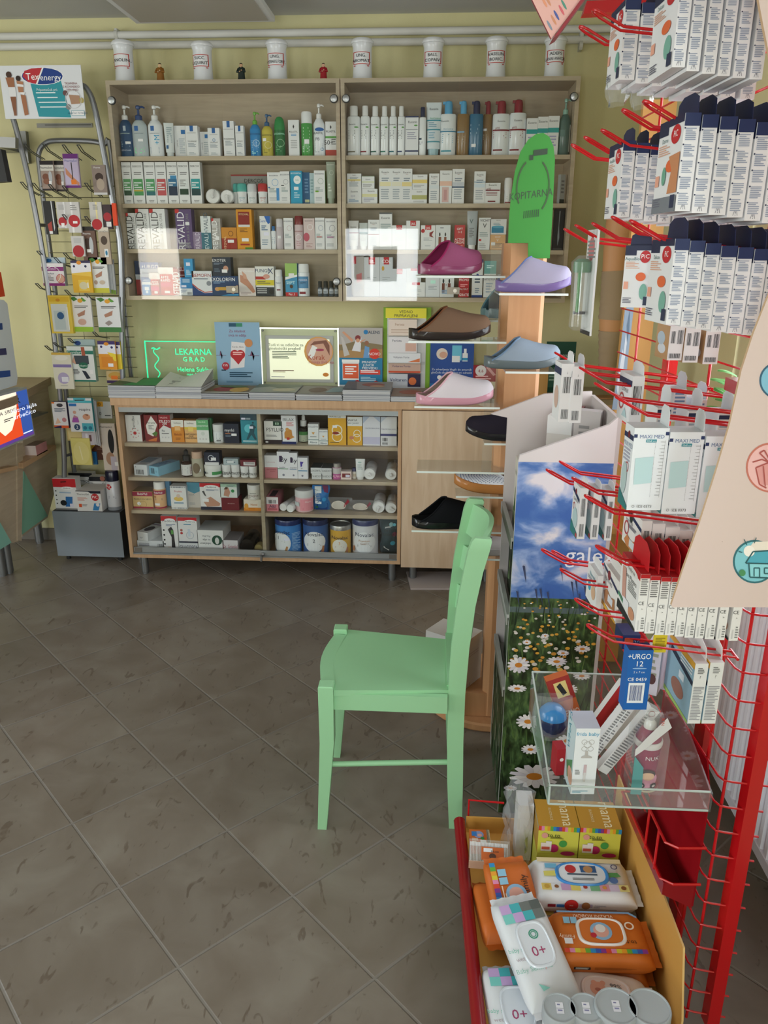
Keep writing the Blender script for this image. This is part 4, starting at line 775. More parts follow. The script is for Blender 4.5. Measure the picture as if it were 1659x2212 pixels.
# ---- display cabinet under the worktop
Zb, Zc = (240, 870, 4.88), (550, 870, 4.88)
YB = BF+.06
g1, g2 = 'remedies in the bay of the low cabinet by the grey box', 'remedies in the bay of the low cabinet by the plain door'
shelf(Zb, S2[0], YB, 'top row, low cabinet', g1, [
 ('b', 173, 332, 130, 'e6e4e2', 'T .5 .72 .1 333 FerroBio;T .8 .72 .05 999 liquid;c .55 .32 .11 b8242c;'+';'.join('c %.2f %.2f .03 c0444a' % (.55+.27*math.cos(i*.7), .32+.17*math.sin(i*.7)) for i in range(9)), 'white carton with red dot sunburst', {'kw': {'right': 'a83038'}}),
 ('b', 362, 512, 130, '7d1d24', 'p eeeae4 .12,.6 .55,.97 .95,.65 .6,.2 .2,.3;t .5 .72 .08 222 Floradix;l .3 .45 .7 .62 4 888;p 4f7a30 .5,.3 .8,.4 .95,.35 .8,.2;p d07030 .2,.05 .9,.18 .8,.02 .3,.02', 'dark red carton with white lozenge and carrots', {'rot': -.1}),
 ('b', 518, 642, 128, 'e4e3e1', 'p 9a1a28 0,1 1,1 1,.5 .4,.62 0,.45;t .45 .9 .06 fcc VALENS;t .5 .77 .09 fff ZELEZO;t .5 .68 .09 fff 200;t .35 .42 .09 345 Fe;l .2 .28 .8 .33 1 555;c .25 .17 .07 ccc;c .5 .17 .07 ccc;c .75 .17 .07 ccc', 'white carton with dark red top'),
 ('b', 648, 775, 182, 'd98a2a', 'r 0 .68 1 1 ece8dc;t .5 .87 .08 444 hollvan;r .25 .5 .75 .72 e8a850;t .5 .36 .1 8a2a10 BeluSi;l .3 .1 .7 .2 2 8a4a10;r .3 .55 .7 .68 f0c080', 'white and orange carton with dark red word'),
 ('b', 784, 912, 188, 'e4b070', 'r 0 .66 1 1 ece8dc;t .5 .88 .08 444 hollvan;r .0 .6 1 .7 e0c040;r .3 .5 .72 .72 f0d070;t .5 .38 .08 333 EGIPCANSKO;t .5 .29 .08 333 OLJE;t .5 .2 .08 333 CRNE KUMINE', 'white and peach carton'),
 ('b', 912, 1037, 180, 'e4e6e2', 'r 0 .55 1 1 68b076;t .45 .9 .07 dfd VALENS;t .5 .73 .07 fff SWEETSTOP;c .5 .4 .16 d0d8d0;c .25 .16 .07 ccc;c .5 .16 .07 ccc;c .75 .16 .07 ccc', 'white carton with green upper half', {'kw': {'right': '2f6a48'}}),
 ('b', 1030, 1072, 165, '3f7a52', '', 'dark green carton tucked behind the green-topped one', {'Y': YB+.03}),
 ('jar', 1073, 1190, 230, 'd9dcdc', 'r .1 .1 .9 .9 e4e8ea;l .4 .3 .9 .8 6 7a8a9a;k .4 .12 .75 .25 8 333', 'small white-lidded supplement jar', {'cap': 'dcdcda', 'cat': 'jar'}),
 ('b', 1194, 1352, 222, '1c2236', 't .38 .68 .16 f2f2f2 myrki;r .1 .48 .45 .52 c07a50;r .5 .38 .85 .5 f2f2f2;l .1 .3 .5 .42 2 678', 'dark navy box with white lower-case word'),
 ('b', 1376, 1556, 115, '2f8a9a', 'r 0 .78 1 1 2a4a5a;r .05 .8 .3 .86 dde;r .34 .8 .58 .86 90a0a8;c .45 .5 .25 5fc0cc;p 1f4f5c .55,.62 .7,.66 .9,.55 .8,.5 .75,.35 .9,.15 .8,.12 .6,.3 .4,.12 .3,.14 .5,.4;c .72 .7 .06 1f4f5c;r .5 .5 .72 .58 eef;l .1 .03 .9 .1 2 bfe0e4', 'teal box with a running figure'),
])
shelf(Zb, S2[1], YB, 'second row, low cabinet', g1, [
 ('b', 245, 388, 655, 'd6dade', 'k .15 .1 .75 .55 14 333;t .12 .8 .14 456 A', 'long white flat box, end outward', {'d': .17, 'rot': -.12, 'faces': {'t': 'r .1 .3 .9 .9 8aa0b4;l .2 .1 .8 .25 3 999'}}),
 ('b', 392, 515, 672, '86c0d8', 'k .2 .2 .6 .8 12 234;t .78 .5 .2 358 S', 'light blue long flat box, end outward', {'d': .16, 'rot': -.42, 'faces': {'t': 'r .1 .1 .9 .9 6fa8cc;l .2 .3 .8 .7 4 3a5a90'}, 'kw': {'top': '7ab0cc'}}),
 ('drop', 735, 856, 500, '35201a/g', 'r .1 .1 .95 .92 dcdcda;T .9 .5 .1 8a2a3a PETROSIL;l .2 .2 .7 .85 7 889', 'brown bottle with black dropper and white label', {'cap': '121212'}),
 ('spray', 850, 970, 520, 'b9b4a0/g', 'r .5 .3 .85 .45 eee;o .5 .5 .3 .3 7a6a54', 'clear bottle wrapped in a clear bag', {'cap': 'c9a890'}),
 ('jar', 975, 1160, 655, 'e2e4e0', 't .2 .55 .3 333 sa/t;r .55 .3 .98 .7 4a9a5a;c .1 .5 .07 234', 'flat white jar with green patch', {'cap': 'e8e8e4', 'cat': 'jar'}),
 ('b', 985, 1145, 525, '1d2438', 'O .45 .55 .2 .04 c9ccd4;r .45 .35 .78 .6 e8e8ea;r .05 0 .95 .22 d8d8d8', 'navy cube standing on the flat white jar', {'bot': 655}),
 *[('jar', a, c, t, 'e2e2e0', 't .5 .5 .5 333 '+x, wd, {'cap': k, 'cat': 'jar'}) for a, c, t, k, x, wd in ((1168, 1262, 655, 'e2e2e0', 'SEBNA', 'white jar of a wrapped pair, nearer the navy cube'), (1264, 1354, 655, 'e2e2e0', 'PONUD', 'white jar of a wrapped pair, farther from the navy cube'), (1362, 1448, 670, 'e2e2e0', 'SEBNA', 'white jar of the second wrapped pair, inner one'), (1450, 1536, 672, 'e2e2e0', 'PONUD', 'white jar of the second wrapped pair, by the divider'))],
 ('b', 1185, 1340, 590, 'a9b8bc', 'l .2 .2 .8 .8 2 567;r .25 .3 .7 .7 d4dadc', 'grey carton wrapped on top of a pair of jars', {'bot': 655, 'd': .03}),
 ('b', 1365, 1525, 605, '6a2430', 'r .2 .15 .95 .7 d4d0d0;l .3 .3 .9 .6 2 777', 'maroon carton wrapped on top of a pair of jars', {'bot': 670, 'd': .03}),
])
shelf(Zb, S2[2], YB, 'third row, low cabinet', g1, [
 ('b', 222, 447, 935, 'd9b97e', 'r 0 .72 1 .98 a32a48;t .5 .86 .14 fff BebiVal;t .5 .55 .09 333 MAZILO ZA NEGO;o .3 .28 .1 .1 eee;O .5 .24 .18 .015 a8834a;r 0 0 1 .1 a32a48', 'golden carton with crimson bands', {'d': .09, 'kw': {'top': '8a6f3c'}}),
 ('spray', 452, 577, 838, 'e2b380', 'r 0 .76 1 .97 a32a48;t .5 .87 .1 fff BebiVal;c .25 .65 .1 b07040;l .25 .45 .8 .55 2 555;r .2 .2 .6 .32 eee;r 0 .04 1 .12 a32a48', 'peach powder bottle with white cap', {'cap': 'eceae6', 'cat': 'bottle'}),
 ('b', 572, 634, 830, '5f9cc8', 'l .1 .1 .2 .9 9 8fbcdc', 'plain light blue carton tucked behind', {'Y': YB+.05}),
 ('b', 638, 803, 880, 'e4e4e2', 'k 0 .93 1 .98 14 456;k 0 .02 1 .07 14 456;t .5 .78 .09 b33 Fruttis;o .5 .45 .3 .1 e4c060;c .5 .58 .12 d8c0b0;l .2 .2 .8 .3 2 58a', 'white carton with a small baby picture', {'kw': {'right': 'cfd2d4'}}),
 ('b', 815, 962, 840, 'cfc8c0', 'r 0 .68 1 1 4f94ac;p 4f94ac 0,.68 .5,.56 1,.68;t .3 .52 .07 888 KLEA;l .1 .1 .5 .2 2 aaa', 'greige carton with teal top', {'Y': YB+.03}),
 ('b', 950, 1168, 850, 'e6e4e2', '<med:>;p c09078 .1,.35 .5,.5 .95,.25 .9,.15 .3,.12;r .1 .3 .4 .42 eee;r 0 0 1 .12 1d2238;p 555 .1,.7 .2,.72 .3,.5 .2,.55', 'white and red carton picturing an arm'),
 ('b', 1168, 1352, 1003, '6d1c26', 't .55 .55 .1 c9a8a8 Alcoderm', 'maroon box with a white one on top', {'d': .07}),
 ('b', 1153, 1330, 858, 'd9e0da', 'r 0 .78 1 1 a8c8b0;p c09078 .2,.15 .3,.7 .5,.75 .6,.4 .5,.05;c .75 .5 .1 3a8a50;l .4 .8 .9 .9 2 567;p 5a3a2a .22,.6 .35,.8 .5,.75 .42,.62', 'white box with a woman face, on the maroon box', {'bot': 1000, 'd': .06, 'kw': {'right': 'a9b8bc'}}),
 ('b', 1402, 1582, 1020, 'e6dccb', 'r 0 0 1 .28 d9882a;o .15 .4 .12 .25 e0a040;t .6 .55 .2 c98040 Natal;l .3 .1 .8 .2 1 a60', 'white and orange box under a round jar', {'d': .07}),
 ('jar', 1433, 1572, 868, 'dedbd2', 't .5 .7 .14 444 sanotact;t .5 .42 .16 6a2a1a VITAMIN E;l .2 .1 .8 .25 2 a99', 'white vitamin jar standing on the orange box', {'bot': 1022, 'cap': 'e0dedA'.lower(), 'cat': 'jar'}),
])
ZF = cz+.018
shelf(Zb, ZF, YB, 'bottom row, low cabinet', g1, [
 ('b', 262, 562, 1455, 'd9dcde', 'l .05 .4 .45 .75 3 667;k .75 .2 .95 .7 8 333', 'wide flat white box, lowest by the grey box', {'d': .12}),
 ('b', 258, 402, 1365, 'dcdedf', 'l .2 .2 .6 .4 2 99a', 'white box lying on the wide flat one', {'bot': 1452, 'd': .15, 'rot': -.32, 'faces': {'t': 'o .5 .4 .35 .25 3a3a44;r 0 .8 1 .9 8a7a98'}}),
 ('b', 553, 716, 1195, 'e4e3e2', '<med:>;p 1a1a1c .4,.62 .62,.7 .75,.6 .8,.1 .55,.04 .6,.4 .5,.5;r .58 .48 .74 .6 5a9a4a;c .14 .6 .06 333;c .14 .46 .06 333;c .14 .32 .06 333;c .14 .2 .06 333;r .3 .03 .55 .12 c96', 'red-topped carton picturing a black thermometer'),
 ('b', 722, 925, 1478, 'd6d8da', 't .5 .5 .5 667 GLUCOSCA', 'flat white box under the red-topped inhaler carton', {'d': .1}),
 ('b', 720, 918, 1210, 'e4e3e2', 'r 0 .86 1 1 c9202b;o .65 .84 .32 .07 f2f2f2;t .65 .84 .07 444 Medibrink;l .3 .68 .9 .74 1 38a;O .6 .3 .2 .02 9ab;r .5 .25 .62 .55 c9d4e0;c .16 .5 .07 a65;c .16 .38 .07 b44;r 0 0 1 .06 1d2238', 'red-topped carton with a line-drawn inhaler, upper', {'bot': 1476}),
 ('b', 920, 1190, 1345, 'e3e3e0', 'U .35 .72 .1 234 Po-Ho;U .35 .55 .1 234 in olje;U .3 .38 .1 234 inhalator;c .76 .55 .2 1f4a38;o .76 .52 .08 .16 d8d8d4;o .6 .06 .2 .08 1f6a38', 'big white box standing upside down', {'d': .16, 'kw': {'top': 'c4c6c6'}}),
 ('b', 1180, 1340, 1450, 'd9d5d6', 't .5 .5 .3 a2304a Dr. Grandel', 'white box with red script, end outward', {'d': .14, 'kw': {'top': '8a8486'}}),
 ('lie', 1360, 1510, 1360, '1a1614/g', '', 'dark bottle lying with gold centre', {'cap': '191512/g'}),
 ('lie', 1508, 1600, 1462, '2a221c/g', '', 'smaller dark bottle lying by the divider', {'cap': '9a8a5a/g'}),
])
shelf(Zc, S2[0], YB, 'top row by the plain door', g2, [
 ('b', 108, 296, 195, 'e2e0dc', 'r .5 .8 .95 1 1f3f30;t .72 .9 .1 dfd ESI;t .6 .64 .17 333 PSYLLIO;l .1 .3 .7 .4 2 888;r 0 0 1 .18 2a1a20;r .05 .05 .2 .12 ddd', 'white and dark purple carton', {'rot': 0}),
 ('b', 288, 440, 135, 'e4e4e6', 't .5 .86 .1 333 ISILAX;l .35 .62 .85 .78 4 c77;p c98a40 .2,.4 .4,.55 .7,.5 .75,.3 .9,.25 .6,.18 .2,.2;c .4 .52 .12 d09850;r .35 .15 .55 .24 c0332c;r 0 0 1 .09 1f2a60', 'white carton with a sitting teddy bear'),
 ('drop', 462, 568, 130, '1f1712/g', 'r .1 .05 .95 .8 c9d0b8;r .1 .55 .95 .8 4f8a4a;l .2 .1 .8 .5 5 678', 'dark bottle with green and white label', {'cap': 'e6e6e4', 'Y': YB+.05}),
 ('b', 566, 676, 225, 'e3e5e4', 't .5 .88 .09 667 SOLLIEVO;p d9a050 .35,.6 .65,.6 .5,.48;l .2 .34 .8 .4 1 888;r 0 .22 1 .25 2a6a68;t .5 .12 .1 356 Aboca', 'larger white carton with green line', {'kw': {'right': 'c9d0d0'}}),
 ('b', 680, 772, 285, 'e3e5e4', 't .5 .88 .09 667 SOLLIEVO;p d9a050 .35,.6 .65,.6 .5,.48;l .2 .34 .8 .4 1 888;r 0 .25 1 .28 2a6a68;t .5 .12 .12 356 Aboca', 'smaller white carton with green line'),
 ('b', 778, 966, 130, 'e0a92c', 'r 0 .9 1 1 e6e6e2;t .4 .95 .06 222 WAYA Lax;O .5 .5 .3 .06 f2e8d0;O .5 .28 .3 .05 f2e8d0;o .42 .4 .18 .05 8a2a20;r .25 .58 .5 .66 eee;l .1 .06 .6 .1 1 653', 'large yellow carton with a white coil'),
 ('b', 980, 1136, 148, 'e0a92c', 'r 0 .68 1 1 e6e6e2;t .35 .88 .08 222 WAYA;t .42 .79 .07 345 Lax Junior;O .65 .42 .25 .05 f2e8d0;O .62 .25 .3 .05 f2e8d0;o .28 .27 .16 .06 c98060', 'smaller yellow carton with white top'),
 ('b', 1142, 1322, 145, 'dcdce2', 'p b4c0d4 0,1 .4,1 0,.75;p b4c0d4 1,1 .6,1 1,.8;t .55 .6 .05 889 MACROBALANS;r 0 .05 1 .3 c4c2da', 'silvery white box, first of two'),
 ('b', 1328, 1496, 150, 'dedee0', 'p c4ccd8 0,1 .4,1 0,.8;t .5 .58 .05 889 MACROBALANS;r 0 .34 1 .42 4a4a78;k .1 .04 .45 .12 8 333;k .1 .16 .45 .28 8 333', 'silvery white box with bar codes, by the door edge'),
])
shelf(Zc, S2[1], YB, 'second row by the plain door', g2, [
 ('b', 103, 248, 680, 'c27a80', 't .5 .8 .12 8a2a34 LEKOSMINA;l .4 .6 .8 .66 1 8a2a34', 'pink carton under a white one', {'d': .06}),
 ('b', 103, 240, 556, 'e2e2e4', 't .5 .45 .12 c9a0a8 Lekosmina', 'white carton standing on the pink one', {'bot': 680, 'd': .06}),
 ('b', 244, 370, 517, 'e6e6ea', 'r .18 .62 .42 .85 3a1f4a;t .55 .72 .2 334 By;O .66 .68 .18 .015 778;t .4 .42 .05 445 ActiGel;r .05 .35 .9 .37 3a8a4a;c .5 .13 .1 889', 'tallest white carton with purple square and green line'),
 ('b', 370, 455, 530, 'e6e6ea', 'r .15 .64 .4 .83 3a1f4a;t .55 .72 .2 334 By;O .68 .68 .2 .015 778;t .5 .43 .05 445 CopuGel;r .05 .36 .9 .38 3a6a9a;c .5 .13 .12 889', 'slim white carton with purple square and blue line'),
 ('b', 458, 563, 580, 'e6e6ea', 'p 4a3a9a .25,.82 .6,.8 .45,.68 .45,.6 .3,.55;t .4 .5 .05 667 gel;r .05 .36 .95 .4 4a8ab0;c .45 .14 .1 889', 'short white carton with violet mark'),
 ('b', 604, 712, 748, 'dadcdc', 'U .5 .5 .36 333 LOCERYL', 'flat white box, lowest nearer the violet-marked carton', {'d': .1}),
 ('b', 592, 700, 685, 'd8dada', 't .5 .5 .36 333 LOCERYL', 'flat white box with dark top, upper of its stack', {'bot': 746, 'd': .1, 'kw': {'top': '3f4444'}}),
 ('b', 705, 812, 750, 'd6d8d8', 'U .5 .5 .36 333 LOCERYL', 'flat white box, lowest nearer the pink jar', {'d': .1}),
 ('b', 702, 812, 690, 'd6d8d8', 'U .5 .5 .36 333 LOCERYL', 'flat white box with dark top, nearer the pink jar', {'bot': 749, 'd': .1, 'kw': {'top': '444a4a'}}),
 ('spray', 822, 912, 640, 'c05a9a', 'r 0 .5 1 1 c9c4c2;t .5 .3 .25 fcd ALPHA', 'small silver-topped pink jar', {'cap': 'b9b5b0/m', 'cat': 'jar'}),
 ('b', 910, 1020, 725, 'e6d4cc', 'r .12 .25 .9 .75 7a2a2a;r .45 .3 .85 .6 dde', 'small box with dark red window'),
 ('jar', 1026, 1080, 690, 'e2dcd2', 'r .2 .3 .8 .7 c9bca8', 'tiny cream jar beside the white tube', {'cap': '3a3a5a', 'Y': YB+.02, 'cat': 'jar'}),
 ('tube', 1062, 1162, 600, 'e4e6e4', 'o .45 .82 .2 .04 a8c4bc;l .2 .4 .8 .7 5 a8b4b0', 'white tube with pale green oval', {'cap': 'dcdcda'}),
 ('lied', 1150, 1272, 690, 'e4e4e2', '', 'white bottle lying end outward, beside the white tube', {'up': -.3}),
 ('lied', 1375, 1496, 700, 'e4e4e2', '', 'white bottle lying end outward, by the door edge', {'up': -.2}),
])
shelf(Zc, S2[2], YB, 'third row by the plain door', g2, [
 ('b', 124, 252, 995, 'dc8a94', 'r 0 .5 1 1 e6e2e2;k .2 .55 .8 .8 9 222;t .5 .35 .24 2a1a4a ABI;l .1 .05 .9 .2 2 a34', 'pink and white box, end outward', {'d': .15, 'faces': {'t': 'r .2 .1 .7 .8 3a2a3a'}, 'kw': {'top': 'c97f8a', 'right': 'c4747e'}}),
 ('lie', 256, 340, 1058, 'dcdcda', '', 'white tube lying, inner of two', {'rot': -.25}),
 ('lie', 330, 416, 1080, 'e2e2e0', '', 'white tube lying, outer of two', {'rot': -.18, 'Y': YB-.02}),
 ('jar', 420, 616, 925, 'e6c0c4', 'r .35 .1 .98 .95 ec9aa4;t .75 .75 .1 fff MULTI;l .5 .15 .95 .3 2 b44;r .05 .4 .3 .7 c9d0d0', 'big pink powder jar with white lid', {'cap': 'd8d8d6', 'cat': 'jar'}),
 ('bag', 620, 772, 885, '2f7ac0', 'p 7a2a5a .6,1 1,1 1,.7 .75,.75;p 1f4a9a .1,0 .9,0 .95,.3 .3,.4;r .08 .3 .55 .97 dfe6e8;t .3 .85 .07 345 AQUA;l .12 .4 .5 .7 5 89a;c .2 .15 .1 2a7a4a;c .75 .5 .14 3fa0dc', 'blue splashed stand-up pouch', {'name': 'pouch', 'cat': 'pouch'}),
 ('bag', 785, 1000, 1015, 'film', 'o .45 .45 .36 .34 e6dccf;p b03040 .72,.35 .98,.7 .9,.9 .75,.6', 'clear bag of white pads by the pouch', {'name': 'clear_bag', 'cat': 'bag'}),
 ('bag', 1010, 1232, 1045, 'film', 'o .45 .45 .36 .34 e6dccf;p 9a4a54 .75,.4 .98,.7 .9,.9 .78,.6', 'clear bag of white pads by the lying bottles', {'name': 'clear_bag', 'cat': 'bag'}),
 ('lied', 1240, 1370, 1030, 'e4e4e2', '', 'white pump bottle lying, nozzle down, next to the bag', {'up': -.8, 'sg': -1}),
 ('lied', 1376, 1496, 1045, 'e4e4e2', '', 'white pump bottle lying, nozzle aside, at the door edge', {'up': -.4, 'sg': 3}),
])
shelf(Zc, ZF, YB, 'bottom row by the plain door', g2, [
 ('tin', 208, 490, 1235, '3f82c8', 'o .3 .4 .36 .36 e9ecee;t .3 .78 .14 17224a Novalac;t .2 .58 .12 345 1;l .06 .42 .45 .5 3 456;r .42 .5 .62 .58 eef;p b98a5a .42,.1 .5,.3 .56,.28 .52,.1;l .7 .1 .95 .75 14 9cc4e8', 'bright blue milk tin, first in the row', {'cap': '1d2f66/g'}),
 ('tin', 500, 775, 1235, '3a5f9a', '<nov:333>;t .5 .5 .12 234 2;p b9805a .74,.1 .8,.32 .86,.3 .84,.1', 'deep blue milk tin with white oval', {'cap': '1a2856/g'}),
 ('tin', 790, 1013, 1295, 'd9a83a', 'o .5 .36 .34 .3 ece8dc;t .5 .72 .14 2a2a3a Novalac;t .5 .5 .13 e0a060 3;l .3 .3 .7 .38 2 d8b0a0;p b9805a .76,.1 .82,.35 .88,.3 .86,.1', 'small yellow milk tin with silver rim', {'cap': 'b9b6b0/m'}),
 ('tin', 1022, 1300, 1235, 'd9dade', '<nov:a87>;t .5 .52 .07 c9a080 Premium;t .5 .43 .07 a98060 Gold 1;p b9805a .06,.15 .1,.32 .16,.3 .14,.14', 'white milk tin with gold writing', {'cap': '2a3566/g'}),
 ('bag', 1332, 1494, 1240, '3a4a4e', 'p d4d6d4 .15,.2 .5,.1 .6,.8 .25,.78;c .75 .35 .16 4fa8c4;c .85 .6 .14 7a3a50;c .65 .85 .14 8fb8bc;t .4 .7 .06 333 DRY;t .38 .6 .06 333 BREZSONA;c .85 .85 .1 6fc0d0', 'dark pouch with coloured bubbles', {'name': 'pouch', 'cat': 'pouch'}),
])
# ================================================================ magazines and signs on the worktop
def px_box(name, corners, Y, th, col, lb, cat, group=None, design='', side=None, lean=0.0, parent=None):
    """upright board: corners (left, right, top, bottom) in pixels on the plane Y"""
    l, r, t, bt = corners; p = at_y(l, bt, Y); q = at_y(r, bt, Y)
    if name == 'poster': p.z = zw+.001
    h = at_y((l+r)/2, t, Y).z-p.z
    o = carton(name, q.x-p.x, th, h, col, design, parent, ((p.x+q.x)/2, Y, p.z), (lean, 0, 0), **({'left': side, 'right': side, 'top': side, 'back': side} if side else {}))
    if lb: tag(o, lb, cat, group)
    return o
def stack(l, r, yt, lb, cover, dep=.24, curl=0):
    Y = BF-.012; p = at_y(l, 861, Y); q = at_y(r, 861, Y); h = at_y((l+r)/2, yt, Y).z-zw; wd = q.x-p.x
    root = tag(empty('magazine_stack', ((p.x+q.x)/2, Y, zw+.001)), lb, 'magazines', 'magazine stacks along the worktop')
    b = MB(); n = max(6, int(h/.0035)); rnd = random.Random(l)
    for i in range(n):
        o = rnd.uniform(-.0022, .0022); d = rnd.uniform(-.0025, .0025)
        b.box(-wd/2+.001+o, wd/2-.001+o, d, dep+d, h*i/n, h*(i+.86)/n, rnd.choice(['b9babd', 'a8aab0', 'c6c6c6', '9c9ea4']))
    b.build('pages', root)
    b = MB(); rows = []
    for i in range(9):
        t = i/8; rows.append([(-wd/2+wd*s/8, dep*t, h+.0015+curl*(t**1.5)*(abs(s/8-.35)*1.6+.25)) for s in range(9)])
    b.grid(rows, 'dcdcd8'); fm = lambda x, y, l_: (x-wd/2, y, h+.002+l_+curl*((y/dep)**1.5)*(abs(x/wd-.35)*1.6+.25))
    b.decal(cover, fm, wd, dep, curved=True); b.build('cover', root)
    if curl:
        b = MB()
        for k in range(1, 7):
            f = k/7; b.grid([[(-wd/2+wd*s/8, dep*t/8, h+curl*f*((t/8)**1.5)*(abs(s/8-.35)*1.6+.25)) for s in range(9)] for t in range(9)], 'e2e2de')
        b.build('curled_pages', root)
stack(235, 337, 834, 'magazine stack with green cover at the wire rack end of the worktop', 'r 0 0 1 1 4a6a4a;p 3f9a5a .3,0 1,0 1,1 .5,1;p c9c9a8 0,.6 .5,.3 .4,1 0,1')
stack(337, 436, 837, 'magazine stack with curled white newsletter pages', 'r 0 0 1 1 dfe3d8;t .5 .75 .14 2f5a2a IN ZDRAVJE;l .05 .05 .45 .5 6 777;o .6 .4 .2 .18 7fb04a;l .65 .1 .95 .4 5 888', curl=.045)
stack(435, 537, 851, 'magazine stack with red and yellow fruit cover', 'r 0 0 1 1 8a7a5a;o .35 .5 .22 .28 a83a3a;o .7 .45 .2 .3 d9b04a;r 0 0 1 .14 d9d9d0;o .5 .8 .3 .14 5a7a3a')
stack(538, 638, 849, 'magazine stack with pale landscape cover in front of the lit frame', 'r 0 0 1 1 a9b0a4;p 6a7a6a 0,.5 .3,.7 .6,.45 1,.7 1,1 0,1;o .7 .3 .25 .2 c9c4a8')
stack(639, 739, 853, 'magazine stack with dark hair portrait cover', 'r 0 0 1 1 8f8f8c;o .4 .5 .2 .3 6a5a52;p 8fb0b8 .6,.2 1,.3 1,.9 .7,.8')
stack(740, 843, 843, 'tallest magazine stack with grey and red cover', 'r 0 0 1 1 9a9aa0;o .6 .6 .25 .2 a8685a;o .7 .4 .16 .12 c9a890;p 5f6a78 0,0 .3,0 .2,1 0,1')
stack(844, 946, 858, 'low magazine stack half under the pale pink slipper', 'r 0 0 1 1 9a8478;o .4 .5 .25 .25 a8604f;o .8 .5 .15 .3 7a6a60')

# edge-lit green sign
YS = WB-.07; p = at_y(319, 822, YS); q = at_y(486, 822, YS); hz = at_y(400, 738, YS).z-zw
root = tag(empty('lit_sign', ((p.x+q.x)/2, YS, zw+.002)), 'clear acrylic sign glowing with green engraved lettering', 'sign'); wS = q.x-p.x
b = MB(); b.box(-wS/2, wS/2, 0, .006, .02, hz, 'acrylic'); b.build('acrylic_plate', root)
b = MB(); b.box(-wS/2-.01, wS/2+.01, -.015, .02, 0, .02, 'a8acae/m'); b.build('base', root)
gn = '2ee89a/e1.3'; b = MB()
for q4 in ((-wS/2, -wS/2+.004, .02, hz), (wS/2-.004, wS/2, .02, hz), (-wS/2, wS/2, hz-.004, hz)): b.box(q4[0], q4[1], -.0005, .0065, q4[2], q4[3], gn)
b.build('glowing_edge', root)
b = MB(); fm = lambda x, y, l: (x-wS/2, -l, y)
b.decal('t .62 .76 .15 %s LEKARNA;t .62 .58 .11 %s G  R  A  D;t .62 .34 .11 %s Helena Suklar;t .62 .22 .07 %s mag. farm.' % ((gn,)*4), fm, wS, hz, base=.0015)
b.tube([(-wS/2+wS*(.14+.03*math.sin(i*.75)), -.002, hz*(.14+.042*i)) for i in range(17)], .0025, gn, 6)
b.tube([(-wS/2+wS*(.09+.012*i), -.002, hz*(.82+.02*math.sin(i*.9))) for i in range(10)], .003, gn, 6); b.build('lettering', root)
px_box('poster', (471, 566, 696, 829), WB-.13, .006, '8fb4cf', 'light blue poster with a heart box in front of the green sign', 'poster', 'posters on the worktop',
  'r .32 .93 .62 .985 1f4f6a;r .48 .93 .62 .985 3a8a6a;t .5 .865 .042 8a2f5a Za mladost;t .5 .8 .042 8a2f5a srca in ožilja;p e4e2e4 .3,.27 .62,.3 .68,.68 .36,.7;t .5 .62 .026 555 Kardio Aktiv;c .42 .5 .1 b8282f;c .55 .5 .1 b8282f;p b8282f .335,.47 .635,.47 .49,.34;l .38 .48 .6 .54 2 fcc;c .74 .68 .09 c98a5a;c .2 .315 .085 b02a3a;t .2 .33 .035 fff 15%;l .1 .22 .2 .26 1 245;l .28 .13 .8 .22 3 24506a;l 0 .475 .3 .485 1 7a4a6a;p 7a4a6a .08,.48 .1,.56 .12,.42 .14,.48;p 7a4a6a .76,.48 .8,.56 .83,.4 .86,.48;l .72 .475 1 .485 1 7a4a6a;l .2 .05 .8 .08 2 5a8aa8', side='d4d4d4')
Yf = WB-.1; p = at_y(566, 829, Yf); q = at_y(733, 829, Yf); hf = at_y(650, 709, Yf).z-zw; wf = q.x-p.x
root = tag(empty('illuminated_advert', ((p.x+q.x)/2, Yf, zw+.002)), 'edge-lit clear frame around a cream screening advert', 'light frame')
b = MB(); b.box(-wf/2, wf/2, 0, .008, 0, hf, 'c4cba8'); b.build('back_plate', root)
b = MB(); em = 'f2f6f2/e1.4'
for q4 in ((-wf/2, -wf/2+.006, 0, hf), (wf/2-.006, wf/2, 0, hf), (-wf/2, wf/2, hf-.006, hf)): b.box(q4[0], q4[1], -.002, -.0002, q4[2], q4[3], em)
b.build('lit_edge', root)
b = MB(); b.box(-wf*.43, wf*.43, -.006, -.001, hf*.06, hf*.87, 'b3b6b2'); b.build('inner_frame', root)
b = MB(); u0, u1, v0, v1 = -wf*.385, wf*.385, hf*.12, hf*.81; b.box(u0, u1, -.009, -.0062, v0, v1, 'e9edce/e.45')
b.decal('t .28 .86 .075 2f3f3a Tudi vi se odločite za;t .26 .77 .075 2f3f3a ginekološki pregled!;l .05 .5 .45 .7 5 5a6a5a;c .82 .7 .24 e0a860;c .83 .71 .215 d8a890;p 8a5a4a .68,.85 .75,.95 .95,.98 1,.85 1,.6 .9,.9;p f4f4f0 .64,.6 .72,.86 .8,.8 .72,.5;o .84 .74 .07 .03 a83a5a;t .78 .56 .13 b0482f Korak;t .86 .44 .075 c06a6a mojega življenja;l .05 .15 .4 .22 2 7a5a4a;l .02 .03 .4 .06 1 99a;o .93 .12 .05 .05 d98a3a',
  lambda x, y, l: (u0+x, -.009-l, v0+y), u1-u0, v1-v0); b.build('advert', root)
b = MB()
for sx in (-1, 1):
    for z in (.05, .95): b.lathe([(.005, 0), (.005, -.006), (.003, -.008)], '8a8c8a/m', 10, (sx*wf*.46, -.0005, hf*z), axis='y')
b.build('stud', root)
